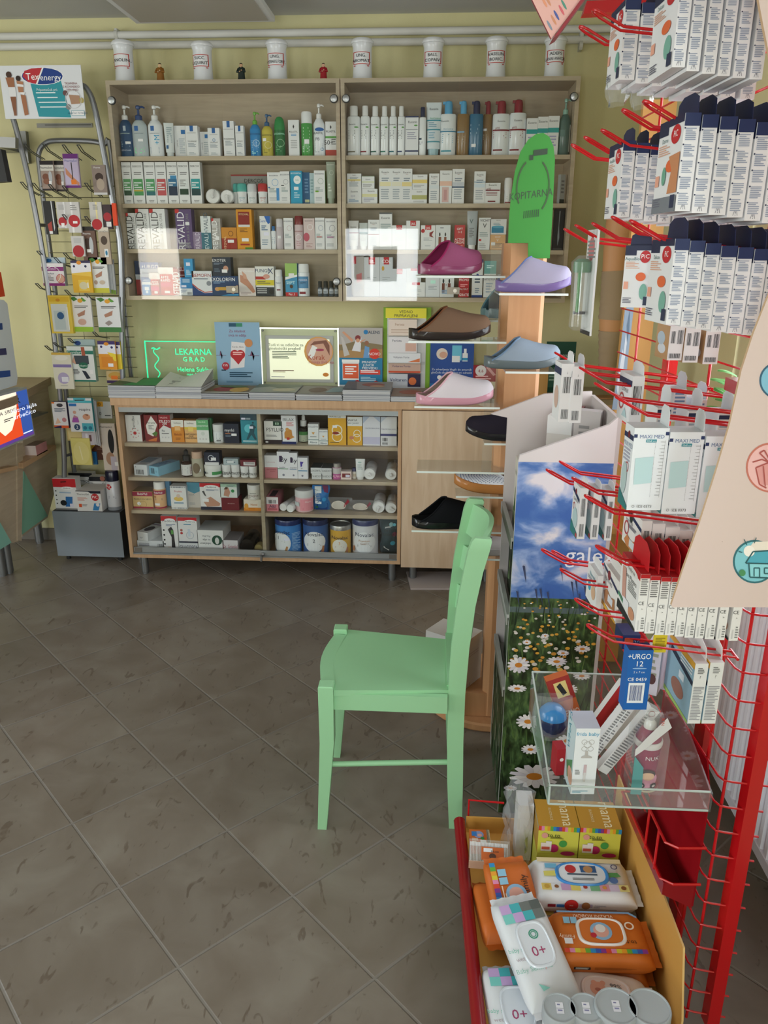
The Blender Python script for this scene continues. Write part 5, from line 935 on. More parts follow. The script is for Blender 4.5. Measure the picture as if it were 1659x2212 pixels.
px_box('poster', (733, 826, 708, 834), WB-.12, .005, '2a7fa8', 'poster with a playing child and an orange supplement tub', 'poster', 'posters on the worktop',
  'r 0 .5 1 1 b9b4b0;r 0 .5 1 .72 b08a5a;p 8a7a5a 0,.7 .4,.78 1,.72 1,.65 0,.62;p e6e6ea .3,.62 .42,.85 .52,.84 .5,.6;c .44 .83 .065 8a3a3a;c .44 .79 .045 d8a080;p d8a080 .08,.92 .12,.94 .34,.8 .3,.76;p d8a080 .5,.78 .62,.82 .6,.8 .48,.74;p c9c4c0 .05,.86 .1,.84 .25,.55 .12,.52;p 6f9fd0 .56,.5 .6,.7 .7,.68 .7,.5;c .64 .75 .05 9a6a50;t .78 .93 .05 24405a VALENS;c .62 .93 .05 2a7fb8;c .82 .57 .12 d9402f;t .82 .57 .05 fff NOVO;r .08 .12 .46 .46 e8e8e6;r .09 .15 .45 .4 e0603a;l .14 .2 .4 .36 4 fff;r .07 .42 .47 .47 f4f4f2;t .7 .43 .04 fff IMUNOFIT;t .68 .38 .04 fff JUNIOR;t .71 .33 .04 fff MEDVEDKI;r .48 .22 .95 .3 d9483a;l .5 .24 .9 .29 2 fff;l .5 .1 .85 .18 3 bfe0f0;c .42 .08 .06 a8303a;c .85 .08 .05 b8323a;r 0 0 1 .04 dfe6ea', side='d9d9d9')
# leaflet holder
root = tag(empty('leaflet_holder', (0, 0, 0)), 'clear and green leaflet holder with yellow header card', 'leaflet holder'); Yh = WB-.17
def hb(name, l, r, t, bt, Y, th, col, ds='', rot=(0, 0, 0)): return px_box(name, (l, r, t, bt), Y, th, col, None, None, design=ds, parent=root)
hb('back_panel', 828, 928, 664, 838, Yh+.07, .004, '8fbf3a')
hb('white_panel', 836, 918, 672, 838, Yh+.062, .004, 'e6e8e8')
hb('header', 833, 921, 666, 687, Yh, .002, 'e6dc3f', 't .5 .66 .3 3a3f34 VEDNO;t .5 .26 .3 3a3f34 PRIPRAVLJENI')
for i, (t, bt) in enumerate(((690, 725), (727, 762), (763, 784), (785, 805), (808, 838))):
    hb('leaflet', 839, 908-(0 if i > 1 else 8), t, bt, Yh+.012, .03, ['e8d8cc', 'e6e3e6', 'e4e6ea', 'c9a898', 'c4c8d0'][i],
       ['t .4 .7 .16 b08a70 Ferista;l .1 .1 .8 .4 2 d0b8a8', 't .3 .75 .16 667 Ferista;r .6 .1 .98 .6 d8b0a0', 't .4 .6 .2 667 Voltaren Forte;p d97a4a .6,.1 .98,.1 .98,.5', 't .4 .72 .24 3a3a6a Voltaren Forte;r 0 0 1 .2 c8502f', 't .3 .6 .25 1f2a5a Voltaren;r .6 .1 1 1 2a2040;c .75 .5 .12 d9703a'][i])
for y in (726, 785): hb('divider', 836, 918, y-1, y+2, Yh, .06, 'acrylic')
px_box('poster', (928, 1021, 741, 836), WB-.11, .005, '274f9a', 'royal blue poster with toenail picture and a small spray bottle', 'poster', 'posters on the worktop',
  'r 0 .0 1 .1 2f7fc0;c .27 .76 .13 e4d8cc;o .3 .74 .09 .07 d8a890;r .5 .62 .72 .95 6fc4e0;r .5 .58 .68 .72 e8ecee;r .74 .6 .86 .78 e8ecee;r .77 .76 .83 .88 f0f2f4;r .74 .62 .86 .68 3a9ac4;t .5 .42 .05 dfe6f4 Za zdravljenje blagih do zmernih;t .5 .35 .05 dfe6f4 glivičnih okužb nohtov pri odraslih;c .22 .24 .05 f0f0f0;t .5 .26 .035 fff ENOSTAVNA UPORABA;l .3 .18 .8 .22 1 cde', side='d9dde4')
px_box('poster', (1021, 1075, 789, 838), WB-.11, .005, '9a1c2a', 'small dark red offer card behind the pale pink slipper', 'poster', 'posters on the worktop', 'c .3 .76 .22 e8e4e4;t .3 .76 .14 9a1c2a 4,6;l .1 .35 .9 .55 2 f0c0c0;p d89a9a .5,.9 .6,.95 .9,.6 .8,.55;r .4 .0 .9 .3 d8d0b0', side='b05a60')
px_box('poster', (1176, 1239, 738, 822), WB-.2, .004, '1f4f3f', 'dark green card with white headline beside the wooden post', 'poster', 'posters on the worktop', 't .5 .74 .09 e4eae4 Težave s prostato?;r .1 .1 .9 .5 3a6a58;l .15 .2 .8 .4 3 9fc0b0')

# ================================================================ wire rack at the back left
YR = 3.93
root = tag(empty('wire_rack'), 'silver tubular wire rack full of hanging foot care packs', 'rack')
def yp(pts, Y): return [tuple(at_y(x, y, Y)) for x, y in pts]
def smooth(P, n=4):
    out = []
    for i in range(len(P)-1):
        p0, p1, p2, p3 = P[max(i-1, 0)], P[i], P[i+1], P[min(i+2, len(P)-1)]
        for k in range(n):
            t = k/n; out.append(tuple(.5*((2*p1[j])+(-p0[j]+p2[j])*t+(2*p0[j]-5*p1[j]+4*p2[j]-p3[j])*t*t+(-p0[j]+3*p1[j]-3*p2[j]+p3[j])*t**3) for j in range(3)))
    return out+[tuple(P[-1])]
pl = [(141, 1150), (139, 1000), (128, 830), (106, 640), (84, 500), (58, 370), (32, 268), (15, 215), (17, 190), (32, 182), (100, 181), (168, 183), (190, 196), (206, 240), (226, 340), (246, 450), (262, 560)]
b = MB(); P = yp(pl, YR); P[-6:] = yp(pl[-6:], YR+.02); P[0] = (P[0][0], P[0][1], at_y(190, 1106, 3.885).z+.004); P += [(-1.6, YR+.03, .9), (-1.6, YR+.03, 0)]
b.tube(smooth(P), .0135, '9a9da3/m', 10); b.build('outer_tube', root)
b = MB(); pl2 = [(178, 1130), (158, 1000), (140, 820), (118, 620), (100, 480), (86, 370), (84, 330), (98, 310), (122, 304), (190, 305), (225, 312), (240, 330)]
P = yp(pl2, YR+.16); P[0] = (P[0][0], P[0][1], at_y(190, 1106, 3.885).z+.004); P += [(-1.6, YR+.16, 1.4), (-1.6, YR+.16, 0)]; b.tube(smooth(P), .0125, '8f9298/m', 10); b.build('inner_tube', root)
b = MB(); gx0, gx1 = at_y(128, 620, YR+.14).x, at_y(262, 560, YR+.14).x
for i in range(26):
    z = .62+i*.052; b.tube([(gx0-.03, YR+.14, z), (gx1+.03, YR+.14, z)], .0018, '8d8a70/m', 5)
for x in (gx0+.1, gx0+.22, gx0+.34): b.tube([(x, YR+.145, .6), (x, YR+.145, 1.95)], .0022, '8d8a70/m', 5)
b.build('wire_grid', root)
for y0_, y1_ in ((486, 1), (985, 2)):
    P = yp([(82+(58 if y1_ == 2 else 0), y0_)], YR); b = MB(); b.tube([P[0], (P[0][0]+.06, YR+.15, P[0][2])], .008, '8f9298/m', 8); b.build('cross_brace', root)
pa = px_box('rack_sign', (12, 186, 141, 257), YR-.02, .004, 'e3e6ea', None, None, design='p 2f97a4 .36,.72 .74,.72 .82,.02 .42,.04;o .52 .8 .26 .165 f4f4f4;o .52 .8 .25 .155 1d3f8a;p c0303a .28,.8 .31,.9 .4,.945 .53,.955 .44,.66 .34,.69;p f4f4f4 .53,.96 .55,.96 .45,.65 .43,.65;t .4 .8 .13 fff Tex;t .62 .78 .12 fff energy;t .56 .55 .05 e8f4f4 Pripomoček pri:;l .42 .46 .8 .5 1 e8f4f4;l .43 .37 .68 .41 1 e8f4f4;l .44 .28 .78 .32 1 e8f4f4;l .45 .19 .82 .23 1 e8f4f4;t .86 .66 .045 8a4a4a TKANINA;t .86 .6 .045 8a4a4a S KOVINSKO;t .87 .54 .045 8a4a4a TERAPIJO;p b08a70 .82,.45 .95,.43 .95,.28 .84,.27;c .78 .48 .03 6a4a4a;c .8 .22 .03 888;c .97 .34 .03 b0a060;O .87 .36 .1 .006 ccc;r .83 .05 .99 .15 5a9aa8;r .835 .058 .985 .142 f0f0f0;t .91 .1 .03 357 KLINIČNO TESTIRANO;c .115 .83 .035 4a342a;p a06a4a .07,.78 .17,.78 .17,.6 .09,.6;p e6e6e8 .09,.6 .175,.6 .175,.4 .09,.42;p 8a5a40 .1,.42 .17,.42 .15,.06 .12,.06;c .225 .76 .03 33241c;p b47f5f .2,.72 .28,.7 .27,.5 .21,.5;p eee .2,.66 .28,.64 .28,.6 .2,.61;p eee .22,.5 .29,.5 .27,.44;p a8704f .23,.46 .29,.44 .3,.08 .25,.06')
pa.parent = root
HK = 0
def hook_at(px, py, Y, L=.16):
    p = at_y(px, py, Y); b = MB(); s = .006
    b.tube([(p.x-s, Y+L, p.z-.035), (p.x-s, Y+.03, p.z-.012), (p.x-s, Y-.012, p.z+.012), (p.x+s, Y-.012, p.z+.012), (p.x+s, Y+.03, p.z-.012), (p.x+s, Y+L, p.z-.035)], .0025, '6f7478/m', 6); b.build('hook', root)
for h in ((57, 318), (98, 318), (140, 320), (172, 320), (50, 400), (75, 402), (110, 405), (140, 408), (188, 402), (140, 470), (188, 474), (85, 548), (142, 552), (122, 562), (82, 618), (145, 632), (188, 640), (205, 722), (152, 736), (120, 745), (102, 752)): hook_at(h[0], h[1], YR-.03)
RG = 'packs hanging on the wire rack'
def hang(Z, rows):
    for l, r, t, bt, col, ds, words, *op in rows:
        op = op[0] if op else {}; Y = op.get('Y', YR-.005); ox, oy, sc = Z
        px_box(op.get('name', 'hanging_pack'), (ox+l/sc, ox+r/sc, oy+t/sc, oy+bt/sc), Y, op.get('d', .012), col, words+', hanging on the wire rack' if 'rack' not in words else words, op.get('cat', 'pack'), RG, ds, op.get('side'))
toe = 'r 0 .86 1 1 1d1416;r 0 .66 1 .86 d8d4cc;t .45 .77 .09 333 Pharmadoct;o .35 .45 .25 .12 7a4a38;o .4 .3 .28 .1 8a5a44;o .7 .45 .14 .2 b9bcc0;r .55 .2 .75 .32 eee;r 0 0 1 .06 1d1416'
hang((0, 100, 5.266), [
 (488, 638, 1300, 1640, 'a38f84', toe, 'brown and white foot pack, first in the top row'), (640, 768, 1300, 1650, 'a8948a', toe, 'brown and white foot pack behind the purple one', {'Y': YR+.01}),
 (752, 920, 1222, 1610, 'b8a8c4', 'r 0 .86 1 1 6a2a7a;r .06 .1 .94 .86 c4b8d4;t .5 .8 .07 4a5a9a PharmaSol;p c98a6a .1,.6 .6,.3 .95,.15 .9,.05 .1,.4;r .5 .25 .56 .75 222;r .4 .1 .75 .24 e8802a;r 0 0 1 .07 6a2a7a', 'purple file pack with orange price sticker', {'Y': YR-.025}),
 (1072, 1225, 1350, 1690, '8f8078', 't .4 .92 .06 eee Pharma;o .5 .6 .3 .14 3a2a24;o .55 .35 .3 .2 b0a090;r 0 0 1 .08 ccc', 'grey-brown pack near the cabinet, top row'),
 (530, 655, 1760, 2140, '17181a', 'p c9ccd0 .7,1 .8,1 .85,.2 .75,.1;p a03a30 .2,.3 .6,.4 .6,.1 .3,.05;r .3 .02 .6 .1 ddd', 'black pack with silver nail clippers'),
 (668, 788, 1770, 2070, 'c9c7c6', 'p e8e8ea .65,1 .8,1 .75,0 .65,0;c .45 .25 .4 b01f28;r .3 .05 .6 .2 eee;r .2 .7 .7 .9 b4b4b4', 'clear pack with red disc, nearer the black pack'), (788, 930, 1770, 2120, 'cbc9c8', 'p e8e8ea .3,1 .45,1 .45,0 .3,0;c .5 .38 .46 b51f29;r .4 .3 .75 .38 eee;l .3 .7 .8 .9 3 999', 'clear pack with bigger red disc', {'Y': YR-.02}),
 (1042, 1180, 1770, 2090, 'cac8c4', 'p e9dca0 .5,1 .65,1 .6,.2 .5,.2;c .5 .2 .42 b01f28;l .3 .7 .7 .9 3 999', 'clear pack with red disc near the cabinet'), (1190, 1282, 1800, 2080, '3a2a30', 'c .5 .5 .5 a82a32;r .3 .1 .9 .3 ddd', 'dark pack with red disc at the rack edge'),
 (958, 1112, 2050, 2440, '6a4f44', 'r 0 .88 1 1 17110f;t .4 .8 .06 ddd Pharma;o .4 .5 .3 .16 3f2a22;o .65 .45 .15 .25 b8bcc0;r .3 .25 .6 .34 eee', 'dark brown foot file pack in the third row'), (1150, 1272, 2060, 2480, 'b5a594', 'r 0 .88 1 1 d8d0c4;t .5 .9 .05 444 PharmaDoct;o .5 .65 .3 .12 4a3a30;r .45 .2 .8 .42 e4e8ea;o .62 .31 .1 .07 2f7aa0', 'beige pack with a small blue picture'),
 (1292, 1338, 1785, 2040, 'e0481f', '', 'orange-red tag hanging beside the cabinet')])
fo = 'r 0 .0 1 .14 #;p 3f7a30 .02,.96 .25,.99 .4,.92 .2,.86;p 5a9a3a .6,.98 .8,.88 .7,.85 .5,.9;o .5 .88 .12 .06 e0a02a;l .2 .66 .85 .74 2 444;p b07f68 .3,.5 .7,.62 .65,.48 .35,.42;'
hang((60, 500, 6.146), [
 (600, 765, 60, 330, 'c9c7c6', 'r .2 .65 .8 .9 b8b8b8;c .5 .25 .45 a81f28', 'clear pack with red disc in the third row', {'Y': YR-.02}),
 (245, 500, 345, 425, 'b9ccd8', 'o .15 .5 .15 .3 2a6aa8', 'pale blue card behind the purple and white box', {'Y': YR+.02}),
 (212, 500, 422, 722, 'e4dfe2', 'r 0 .66 1 .84 8a2a78;t .45 .76 .09 e8d8e8 Comfort;t .35 .56 .1 456 Oxytex;l .05 .2 .5 .45 4 777;c .82 .32 .16 d9a890;O .82 .32 .2 .03 c04a4a;r 0 0 1 .12 8a2a78;O .5 .5 .35 .02 f4f4f4', 'flat white and purple box', {'d': .03, 'side': 'a9b0b8'}),
 (612, 872, 385, 812, 'e0ae2a', 'r 0 .6 1 1 e8e6ee;r 0 .92 1 1 2a1f4a;o .42 .93 .12 .06 d98a1f;c .16 .82 .06 2a2f5a;c .74 .82 .06 2a2f5a;p e8c04a 0,.6 1,.66 1,.5 0,.56;r .3 .05 .85 .4 e8c44a;o .55 .22 .22 .12 d8cfa8;r .75 .15 .8 .32 f4f4f0', 'yellow and white blister pack, fourth row', {'Y': YR-.02}),
 (850, 1088, 345, 815, 'e0e2e2', DS(fo.replace('#', 'c9c43a'))+'o .3 .3 .1 .06 b09a8a;o .65 .3 .16 .06 c9b8a4', 'white plaster pack with green leaves, front of a thick row'), *[(1075+i*34, 1108+i*34, 360+i*6, 822+i*6, 'b9bcbf', 'r 0 0 1 .12 7a9a3a', 'white plaster pack seen on edge, %s behind the leafy one' % ORD[i], {'Y': YR+.012+i*.004}) for i in range(3)],
 (322, 608, 850, 1352, 'e2c44a', 'r .04 .84 .96 .97 d9b02a;o .45 .88 .1 .04 c98a1f;r .1 .05 .85 .78 d4d8d4;r .2 .1 .7 .6 bcc8c8;c .5 .47 .16 2f5a8a;r .82 .1 .86 .7 f0f0e8', 'yellow blister pack with a blue disc', {'Y': YR-.03, 'd': .025}),
 (602, 876, 862, 1330, 'e6e4e4', DS(fo.replace('#', '9ac43a'))+'o .5 .28 .2 .09 d0a898', 'white plaster pack with light green foot', {'Y': YR-.01}), (948, 1246, 872, 1335, 'dfe1e4', DS(fo.replace('#', '3a7a3a'))+'p 9a8f8c .3,.26 .5,.34 .65,.26 .45,.18', 'white plaster pack with dark green foot', {'Y': YR-.01, 'side': 'b4b7bb', 'd': .03}),
 (612, 892, 1432, 1530, 'b4c8cc', 'o .2 .5 .15 .3 2a4a8a', 'pale blue card behind the green box', {'Y': YR+.02}),
 (565, 910, 1525, 1992, 'dfe4e2', 'r 0 .78 1 .88 2a7a68;t .3 .83 .09 e8f4f0 Comfort;p b05a40 .55,.98 .68,.98 .7,.7 .56,.7;r .25 .5 .8 .74 3f4a52;p d8a890 .15,.55 .25,.72 .3,.5;o .58 .46 .18 .09 1f6a50;t .58 .46 .06 cfe8dc adaptive;l .1 .2 .4 .36 5 555;p 1f2a3a .5,.32 .65,.3 .8,.1 .65,.08;r .8 .22 .92 .34 eee;r 0 0 1 .05 2a7a68', 'white and dark green support box', {'d': .03, 'Y': YR-.02, 'side': '8fb0a4'}),
 (370, 620, 1610, 2090, 'e2deca', 'r .02 .6 .98 .68 8a7ab0;r 0 .94 1 1 d9b04a;o .5 .86 .35 .07 ece8dc;o .5 .3 .3 .16 b4a8c8;r .4 .2 .75 .34 e8e8ee;l .3 .08 .7 .1 1 999', 'cream insole pack with lilac stripe', {'Y': YR-.04}),
 (962, 1190, 1455, 1832, 'e0962a', 'r 0 .55 1 1 e6e6f0;r 0 .88 1 1 3a2a6a;o .5 .9 .14 .06 d98a1f;c .2 .8 .07 2f2f6a;c .8 .78 .07 2f2f6a;p e8cf3a .5,.62 1,.55 1,.3 .9,.3;r .15 .08 .8 .45 d9861f;r .5 .1 .8 .22 f0f0f0', 'orange and white blister pack, front', {'Y': YR-.02}), (1186, 1256, 1465, 1828, 'e0c83a', 'r 0 .55 1 1 e0e0ee;r 0 .88 1 1 3a2a6a;c .4 .8 .2 2f2f6a', 'orange and white blister pack, behind'),
 (1055, 1300, 1850, 2012, 'cdb684', 'r 0 0 .6 .22 3a2358;o .5 .6 .4 .3 c9a04a;r .25 .3 .6 .6 e87a1f;t .75 .45 .2 333 GEL', 'brown gel pack with orange price sticker', {'Y': YR+.03})])
hang((60, 840, 5.53), [
 (320, 492, 158, 466, 'e6e4e2', 'r 0 .0 1 .1 e0602f;p 2a1f4a 0,.03 .5,.1 .5,0 0,0;o .55 .88 .22 .07 444;l .15 .6 .9 .76 4 567;p e8c0a0 .1,.15 .3,.4 .5,.2;c .75 .32 .15 c98a8a;r 0 .94 .2 1 e8803a', 'small white box with a nose drawing', {'d': .03, 'Y': YR-.05, 'side': '3a2a5a'}),
 (520, 800, 112, 510, 'e3e6e6', 'r 0 .86 1 .93 4fb8c4;r .25 .9 .75 1 5ac0d0;p 333 .3,.95 .7,.96 .7,.93 .3,.92;r .03 .76 .35 .84 2f7ac0;t .68 .68 .09 3a3a4a respira;p c08a9a .08,.3 .2,.5 .35,.45 .4,.3;c .24 .58 .07 d8a890;p a85ab0 .1,.28 .38,.28 .36,.42 .14,.42;o .72 .45 .16 .09 d8a080;p 4a3024 .65,.52 .8,.52 .78,.48;c .28 .14 .13 2f4a6a;t .28 .14 .1 fff 2;r .5 .02 .98 .26 4fb0c0;c .62 .12 .08 2a7a94;c .84 .12 .08 2a7a94', 'white and turquoise nasal strip pack', {'d': .02, 'Y': YR-.05, 'side': '3fa0b0'}),
 *[(798+i*22, 826+i*22, 115+i*14, 665+i*8, 'b9b9bc', '', 'grey-white card seen on edge, %s behind the turquoise pack' % ORD[i], {'Y': YR-.03+i*.006}) for i in range(3)],
 (478, 662, 440, 618, 'c9b070', 'r .08 .1 .92 .9 d4bf86', 'beige blister pack behind the small nose box', {'Y': YR}), (545, 772, 590, 906, 'dcd07a', 'o .5 .45 .42 .42 e4d98c;p efe6b0 .4,.7 .46,.7 .56,.2 .5,.2', 'pale yellow insole, lowest of the yellow ones', {'Y': YR-.015}),
 (660, 800, 520, 670, 'c4bcc4', 'r .3 .1 .5 .9 e4e0e8;r .6 .3 .8 .8 6a4a4a', 'small lilac card under the turquoise pack', {'Y': YR-.01}),
 (838, 1012, 152, 352, 'd3d3d0', 'r 0 .7 .45 1 e0a030;t .2 .85 .18 333 O;t .2 .3 .2 444 0;l .5 .1 .9 .2 1 444', 'white pack with orange corner beside the low cabinet', {'Y': YR+.06}), (778, 980, 640, 846, '5a3428', 'c .6 .8 .1 c9b09a;p d8c0b0 .55,.4 .7,.4 .65,.2;l .3 .55 .9 .7 3 8a6a5a;p d9a82a 0,1 .4,1 0,.6', 'brown pack with a pale drawing near the floor box', {'Y': YR+.06}),
 (918, 1092, 415, 970, 'd8ccc0', 't .4 .93 .04 333 Pharmadoct;o .65 .62 .2 .26 1a1c20;o .5 .25 .3 .14 b08a70;r .5 .0 .9 .3 c4bcc8;r .75 .1 .98 .18 eee', 'beige pack with a black foot file beside the low cabinet', {'Y': YR+.02}), (560, 832, 750, 900, '2a6fa8', '', 'blue pack behind the yellow insole', {'Y': YR+.05})])
# grey plinth with goods on top
P = [at_z(130, 1212, 0), at_z(270, 1215, 0)]; gx0, gx1 = P[0].x-.01, P[1].x; gy = 3.885; gz = at_y(190, 1106, gy).z
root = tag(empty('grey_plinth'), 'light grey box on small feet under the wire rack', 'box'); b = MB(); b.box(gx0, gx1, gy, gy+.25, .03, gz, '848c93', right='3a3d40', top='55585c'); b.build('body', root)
for x in (gx0+.04, gx1-.04):
    for y in (gy+.04, gy+.2): b = MB(); b.lathe([(.012, 0), (.012, .0295)], '2b2b2b', 12, (x, y, 0)); b.build('foot', root)
GG = 'packs standing on the grey box'
def on_plinth(l, r, t, bt, Y, col, ds, words, d=.06, nm='medicine_box', **kw):
    o = px_box(nm, (60+l/5.53, 60+r/5.53, 840+t/5.53, 840+bt/5.53), Y, d, col, None, None, design=ds); o.location.z = max(gz+.001, o.location.z); 
    tag(o, words, 'box', GG)
    return o
on_plinth(338, 608, 1070, 1440, gy+.02, 'e3e3e3', 'r 0 .72 1 .99 c3242c;r .15 .72 .95 .99 c3242c;p 5a1014 .35,.9 .6,.92 .6,.88 .35,.86;o .6 .69 .27 .05 f0f0f0;t .6 .69 .04 555 Medibrink;l .25 .52 .75 .57 2 6a9ac0;p 2f6fb0 .45,.1 .75,.1 .8,.42 .5,.42;o .38 .22 .14 .09 1d2024;c .1 .6 .03 333;c .1 .46 .03 333;c .1 .32 .03 333;c .1 .2 .03 333;r 0 0 1 .05 888;r .65 .1 .8 .2 dde', 'red and white hot-cold pack box on the grey plinth')
on_plinth(600, 895, 1240, 1478, gy+.01, 'e4e3e1', 'p 1d2030 0,1 1,1 1,.88 .6,.88 .5,.97 0,.97;t .28 .84 .09 333 ThermoGel;c .76 .7 .15 c0262c;t .76 .71 .14 fff PiC;l .05 .5 .45 .68 4 d09080;r .08 .2 .2 .36 d9582f;l .22 .22 .42 .34 2 999;p 3a86c0 .62,.05 .85,.05 .95,.4 .7,.4;c .84 .33 .07 e8e8e8', 'dark-topped white gel pack box, frontmost on the grey plinth', d=.14)
on_plinth(500, 780, 1005, 1150, gy+.19, 'd2d2d0', 'p 1a1c22 0,1 1,1 1,.7 0,.7;t .6 .4 .3 333 ThermoGel', 'black-topped box at the back of the grey plinth', d=.05)
on_plinth(745, 957, 1050, 1190, gy+.155, 'd9d9d8', 'p 1a1c22 0,1 1,1 1,.62 0,.62;c .75 .85 .14 a86a5a;t .5 .38 .28 333 ThermoGel', 'black-topped box leaning behind the frontmost gel pack box', d=.05)
p = at_y(60+1040/5.53, 1100, gy+.06); tag(vessel('spray', 'cooling_spray', .075, at_y(250, 1017, gy+.06).z-gz, 'cfd2d8/g', '141a36/g', 'c .38 .85 .2 c0262c;t .38 .85 .12 fff PiC;l .3 .4 .8 .5 2 99a;r 0 .0 1 .12 8a8f96', (p.x, gy+.07, gz+.001)), 'navy-capped spray can on the grey plinth beside the low cabinet', 'spray can')

# ================================================================ counter and dispensers at the left edge
XC = -2.13
def px_panel(name, pts, X, th, col, parent=None):
    b = MB(); b.prism([(at_x(x, y, X).y, at_x(x, y, X).z) for x, y in pts], lambda p, t: (t, p[0], p[1]), X-th, X, col); return b.build(name, parent)
root = tag(empty('service_counter'), 'maple service counter with mint glass panels at the picture edge', 'counter')
P1 = at_z(119, 810, .955); P2 = at_z(28, 858, .955); b = MB()
b.prism([(P1.x, WB-.01), (P1.x, P1.y-.01), (P2.x, P2.y), (P2.x-.05, 2.2), (-3.2, 2.2), (-3.2, WB-.01)], lambda p, t: (p[0], p[1], t), .915, .955, 'maple_dark'); b.build('counter_top', root)
px_panel('side_panel', [(58, 850), (118, 824), (124, 1040), (103, 1118), (48, 1160), (50, 900)], XC, .02, 'maple', root)
px_panel('glass_panel', [(52, 1018), (103, 1114), (46, 1156)], XC+.02, .006, '7fb39a', root)
px_panel('edge_board', [(37, 957), (49, 957), (50, 1000), (47, 1168), (38, 1168)], XC+.035, .05, 'maple', root)
px_panel('side_panel', [(-60, 980), (38, 957), (40, 1170), (-60, 1190)], XC+.03, .02, 'maple', root)
px_panel('glass_panel', [(-40, 1090), (0, 1128), (25, 1172), (-40, 1212)], XC+.045, .006, '8cc4b4', root)
px_panel('shelf', [(50, 1000), (121, 961), (121, 970), (50, 1012)], XC+.06, .07, 'maple_edge', root); px_panel('shelf', [(-30, 1020), (38, 1006), (38, 1014), (-30, 1030)], XC+.08, .07, 'maple_edge', root)
px_panel('metal_shelf', [(68, 896), (104, 889), (104, 892), (68, 905)], XC+.08, .09, '9a9c9c/m', root)
for x, y in ((86, 1172), (20, 1237), (6, 1243)): p = at_z(x, y, 0); leg(root, p.x, p.y, .2, .024)
def tri(nm, pts, X, th, col, lb, cat, ds=None, em=None):
    o = px_panel(nm, pts, X, th, col); tag(o, lb, cat); return o
Pq = [at_x(x, y, XC+.13) for x, y in ((-60, 866), (58, 836), (76, 940), (-60, 1000))]
root = tag(empty('advert_lightbox'), 'lit advert box in red, cream and blue on the service counter edge', 'advert box')
b = MB(); b.prism([(p.y, p.z) for p in Pq], lambda p, t: (t, p[0], p[1]), XC+.07, XC+.129, 'a9adac'); b.build('housing', root)
b = MB(); o_, ex, ez = Pq[3], (Pq[2]-Pq[3]), (Pq[0]-Pq[3])
def qm(x, y, l):
    u, v = x, y; p = o_+ex*u+ez*v+(Pq[1]-Pq[0]-ex)*u*v; return (p.x+.001+l, p.y, p.z)
b.decal('r .02 .04 .98 .96 2f4f9a/e.9;p d9481f/e.9 .02,.04 .8,.04 .77,.96 .02,.96;p efe6d0/e.9 .02,.96 .77,.96 .73,.55 .62,.28 .5,.22 .3,.5 .02,.7;r .02 .04 .98 .1 5a3a8a/e.8;t .6 .8 .13 333 24 UR;t .61 .64 .07 3a2a5a LAJŠA SRBEČICO;l .5 .45 .66 .52 2 888;t .88 .62 .085 e8eef8/e1 Hitro lajša;t .88 .5 .085 e8eef8/e1 srbečico;r .8 .12 .96 .14 dde6f4/e1', qm, 1, 1); b.build('lit_face', root)
root = tag(empty('product_dispenser'), 'white plastic dispenser with rounded edge on the service counter', 'dispenser')
px_panel('housing', [(-60, 640), (8, 648), (16, 656), (38, 815), (36, 832), (-60, 862)], XC+.06, .05, 'd9e0e6', root)
px_panel('tray_band', [(-60, 758), (13, 752), (15, 766), (-60, 774)], XC+.063, .003, '3a3a6a', root); px_panel('tray_band', [(-60, 806), (22, 800), (23, 813), (-60, 824)], XC+.063, .003, '2a4f9a', root); px_panel('tray_band', [(-60, 700), (5, 698), (6, 712), (-60, 716)], XC+.063, .003, '2a4a8a', root)
tri('header_card', [(-60, 585), (2, 588), (11, 640), (-60, 652)], XC+.05, .01, 'd9481f', 'orange-red header card above the white plastic dispenser', 'card')
bx = MB(); P = at_x(66, 965, XC); bx.box(-.04, .04, 0, .12, 0, .055, 'c9b8b0', top='8a7468', right='c98a8a'); tag(bx.build('leaflet_box', None, (XC+.02, P.y-.06, at_x(66, 980, XC).z)), 'low box of pink-edged leaflets on the counter shelf', 'leaflets')
# television on its wall arm
root = tag(empty('television'), 'dark screen edge on a grey wall arm at the picture edge', 'television')
b = MB(); P = yp([(-40, 318), (2, 322), (16, 392), (-40, 396)], 3.6); b.prism([(p[0], p[2]) for p in P], lambda p, t: (p[0], t, p[1]), 3.6, 3.64, '26282a'); b.build('screen', root)
b = MB(); P = yp([(-30, 294), (33, 297), (33, 320), (-30, 316)], 3.8); b.prism([(p[0], p[2]) for p in P], lambda p, t: (p[0], t, p[1]), 3.8, 3.83, '9c9ea0/m'); b.build('arm', root)
b = MB(); P = yp([(40, 283), (55, 283), (62, 352), (52, 354)], WB-.03); b.prism([(p[0], p[2]) for p in P], lambda p, t: (p[0], t, p[1]), WB-.03, WB-.002, '8a8c8c/m'); b.box(P[0][0]-.1, P[0][0], 3.8, WB-.03, P[1][2]-.1, P[1][2]-.05, '8a8c8c/m'); b.build('wall_bracket', root)
px_box('label_strip', (80, 200, 266, 276), WB-.006, .004, '9c9c96', 'grey metal strip with small lettering screwed to the wall behind the rack', 'strip', None, 'l .15 .3 .98 .7 1 555')

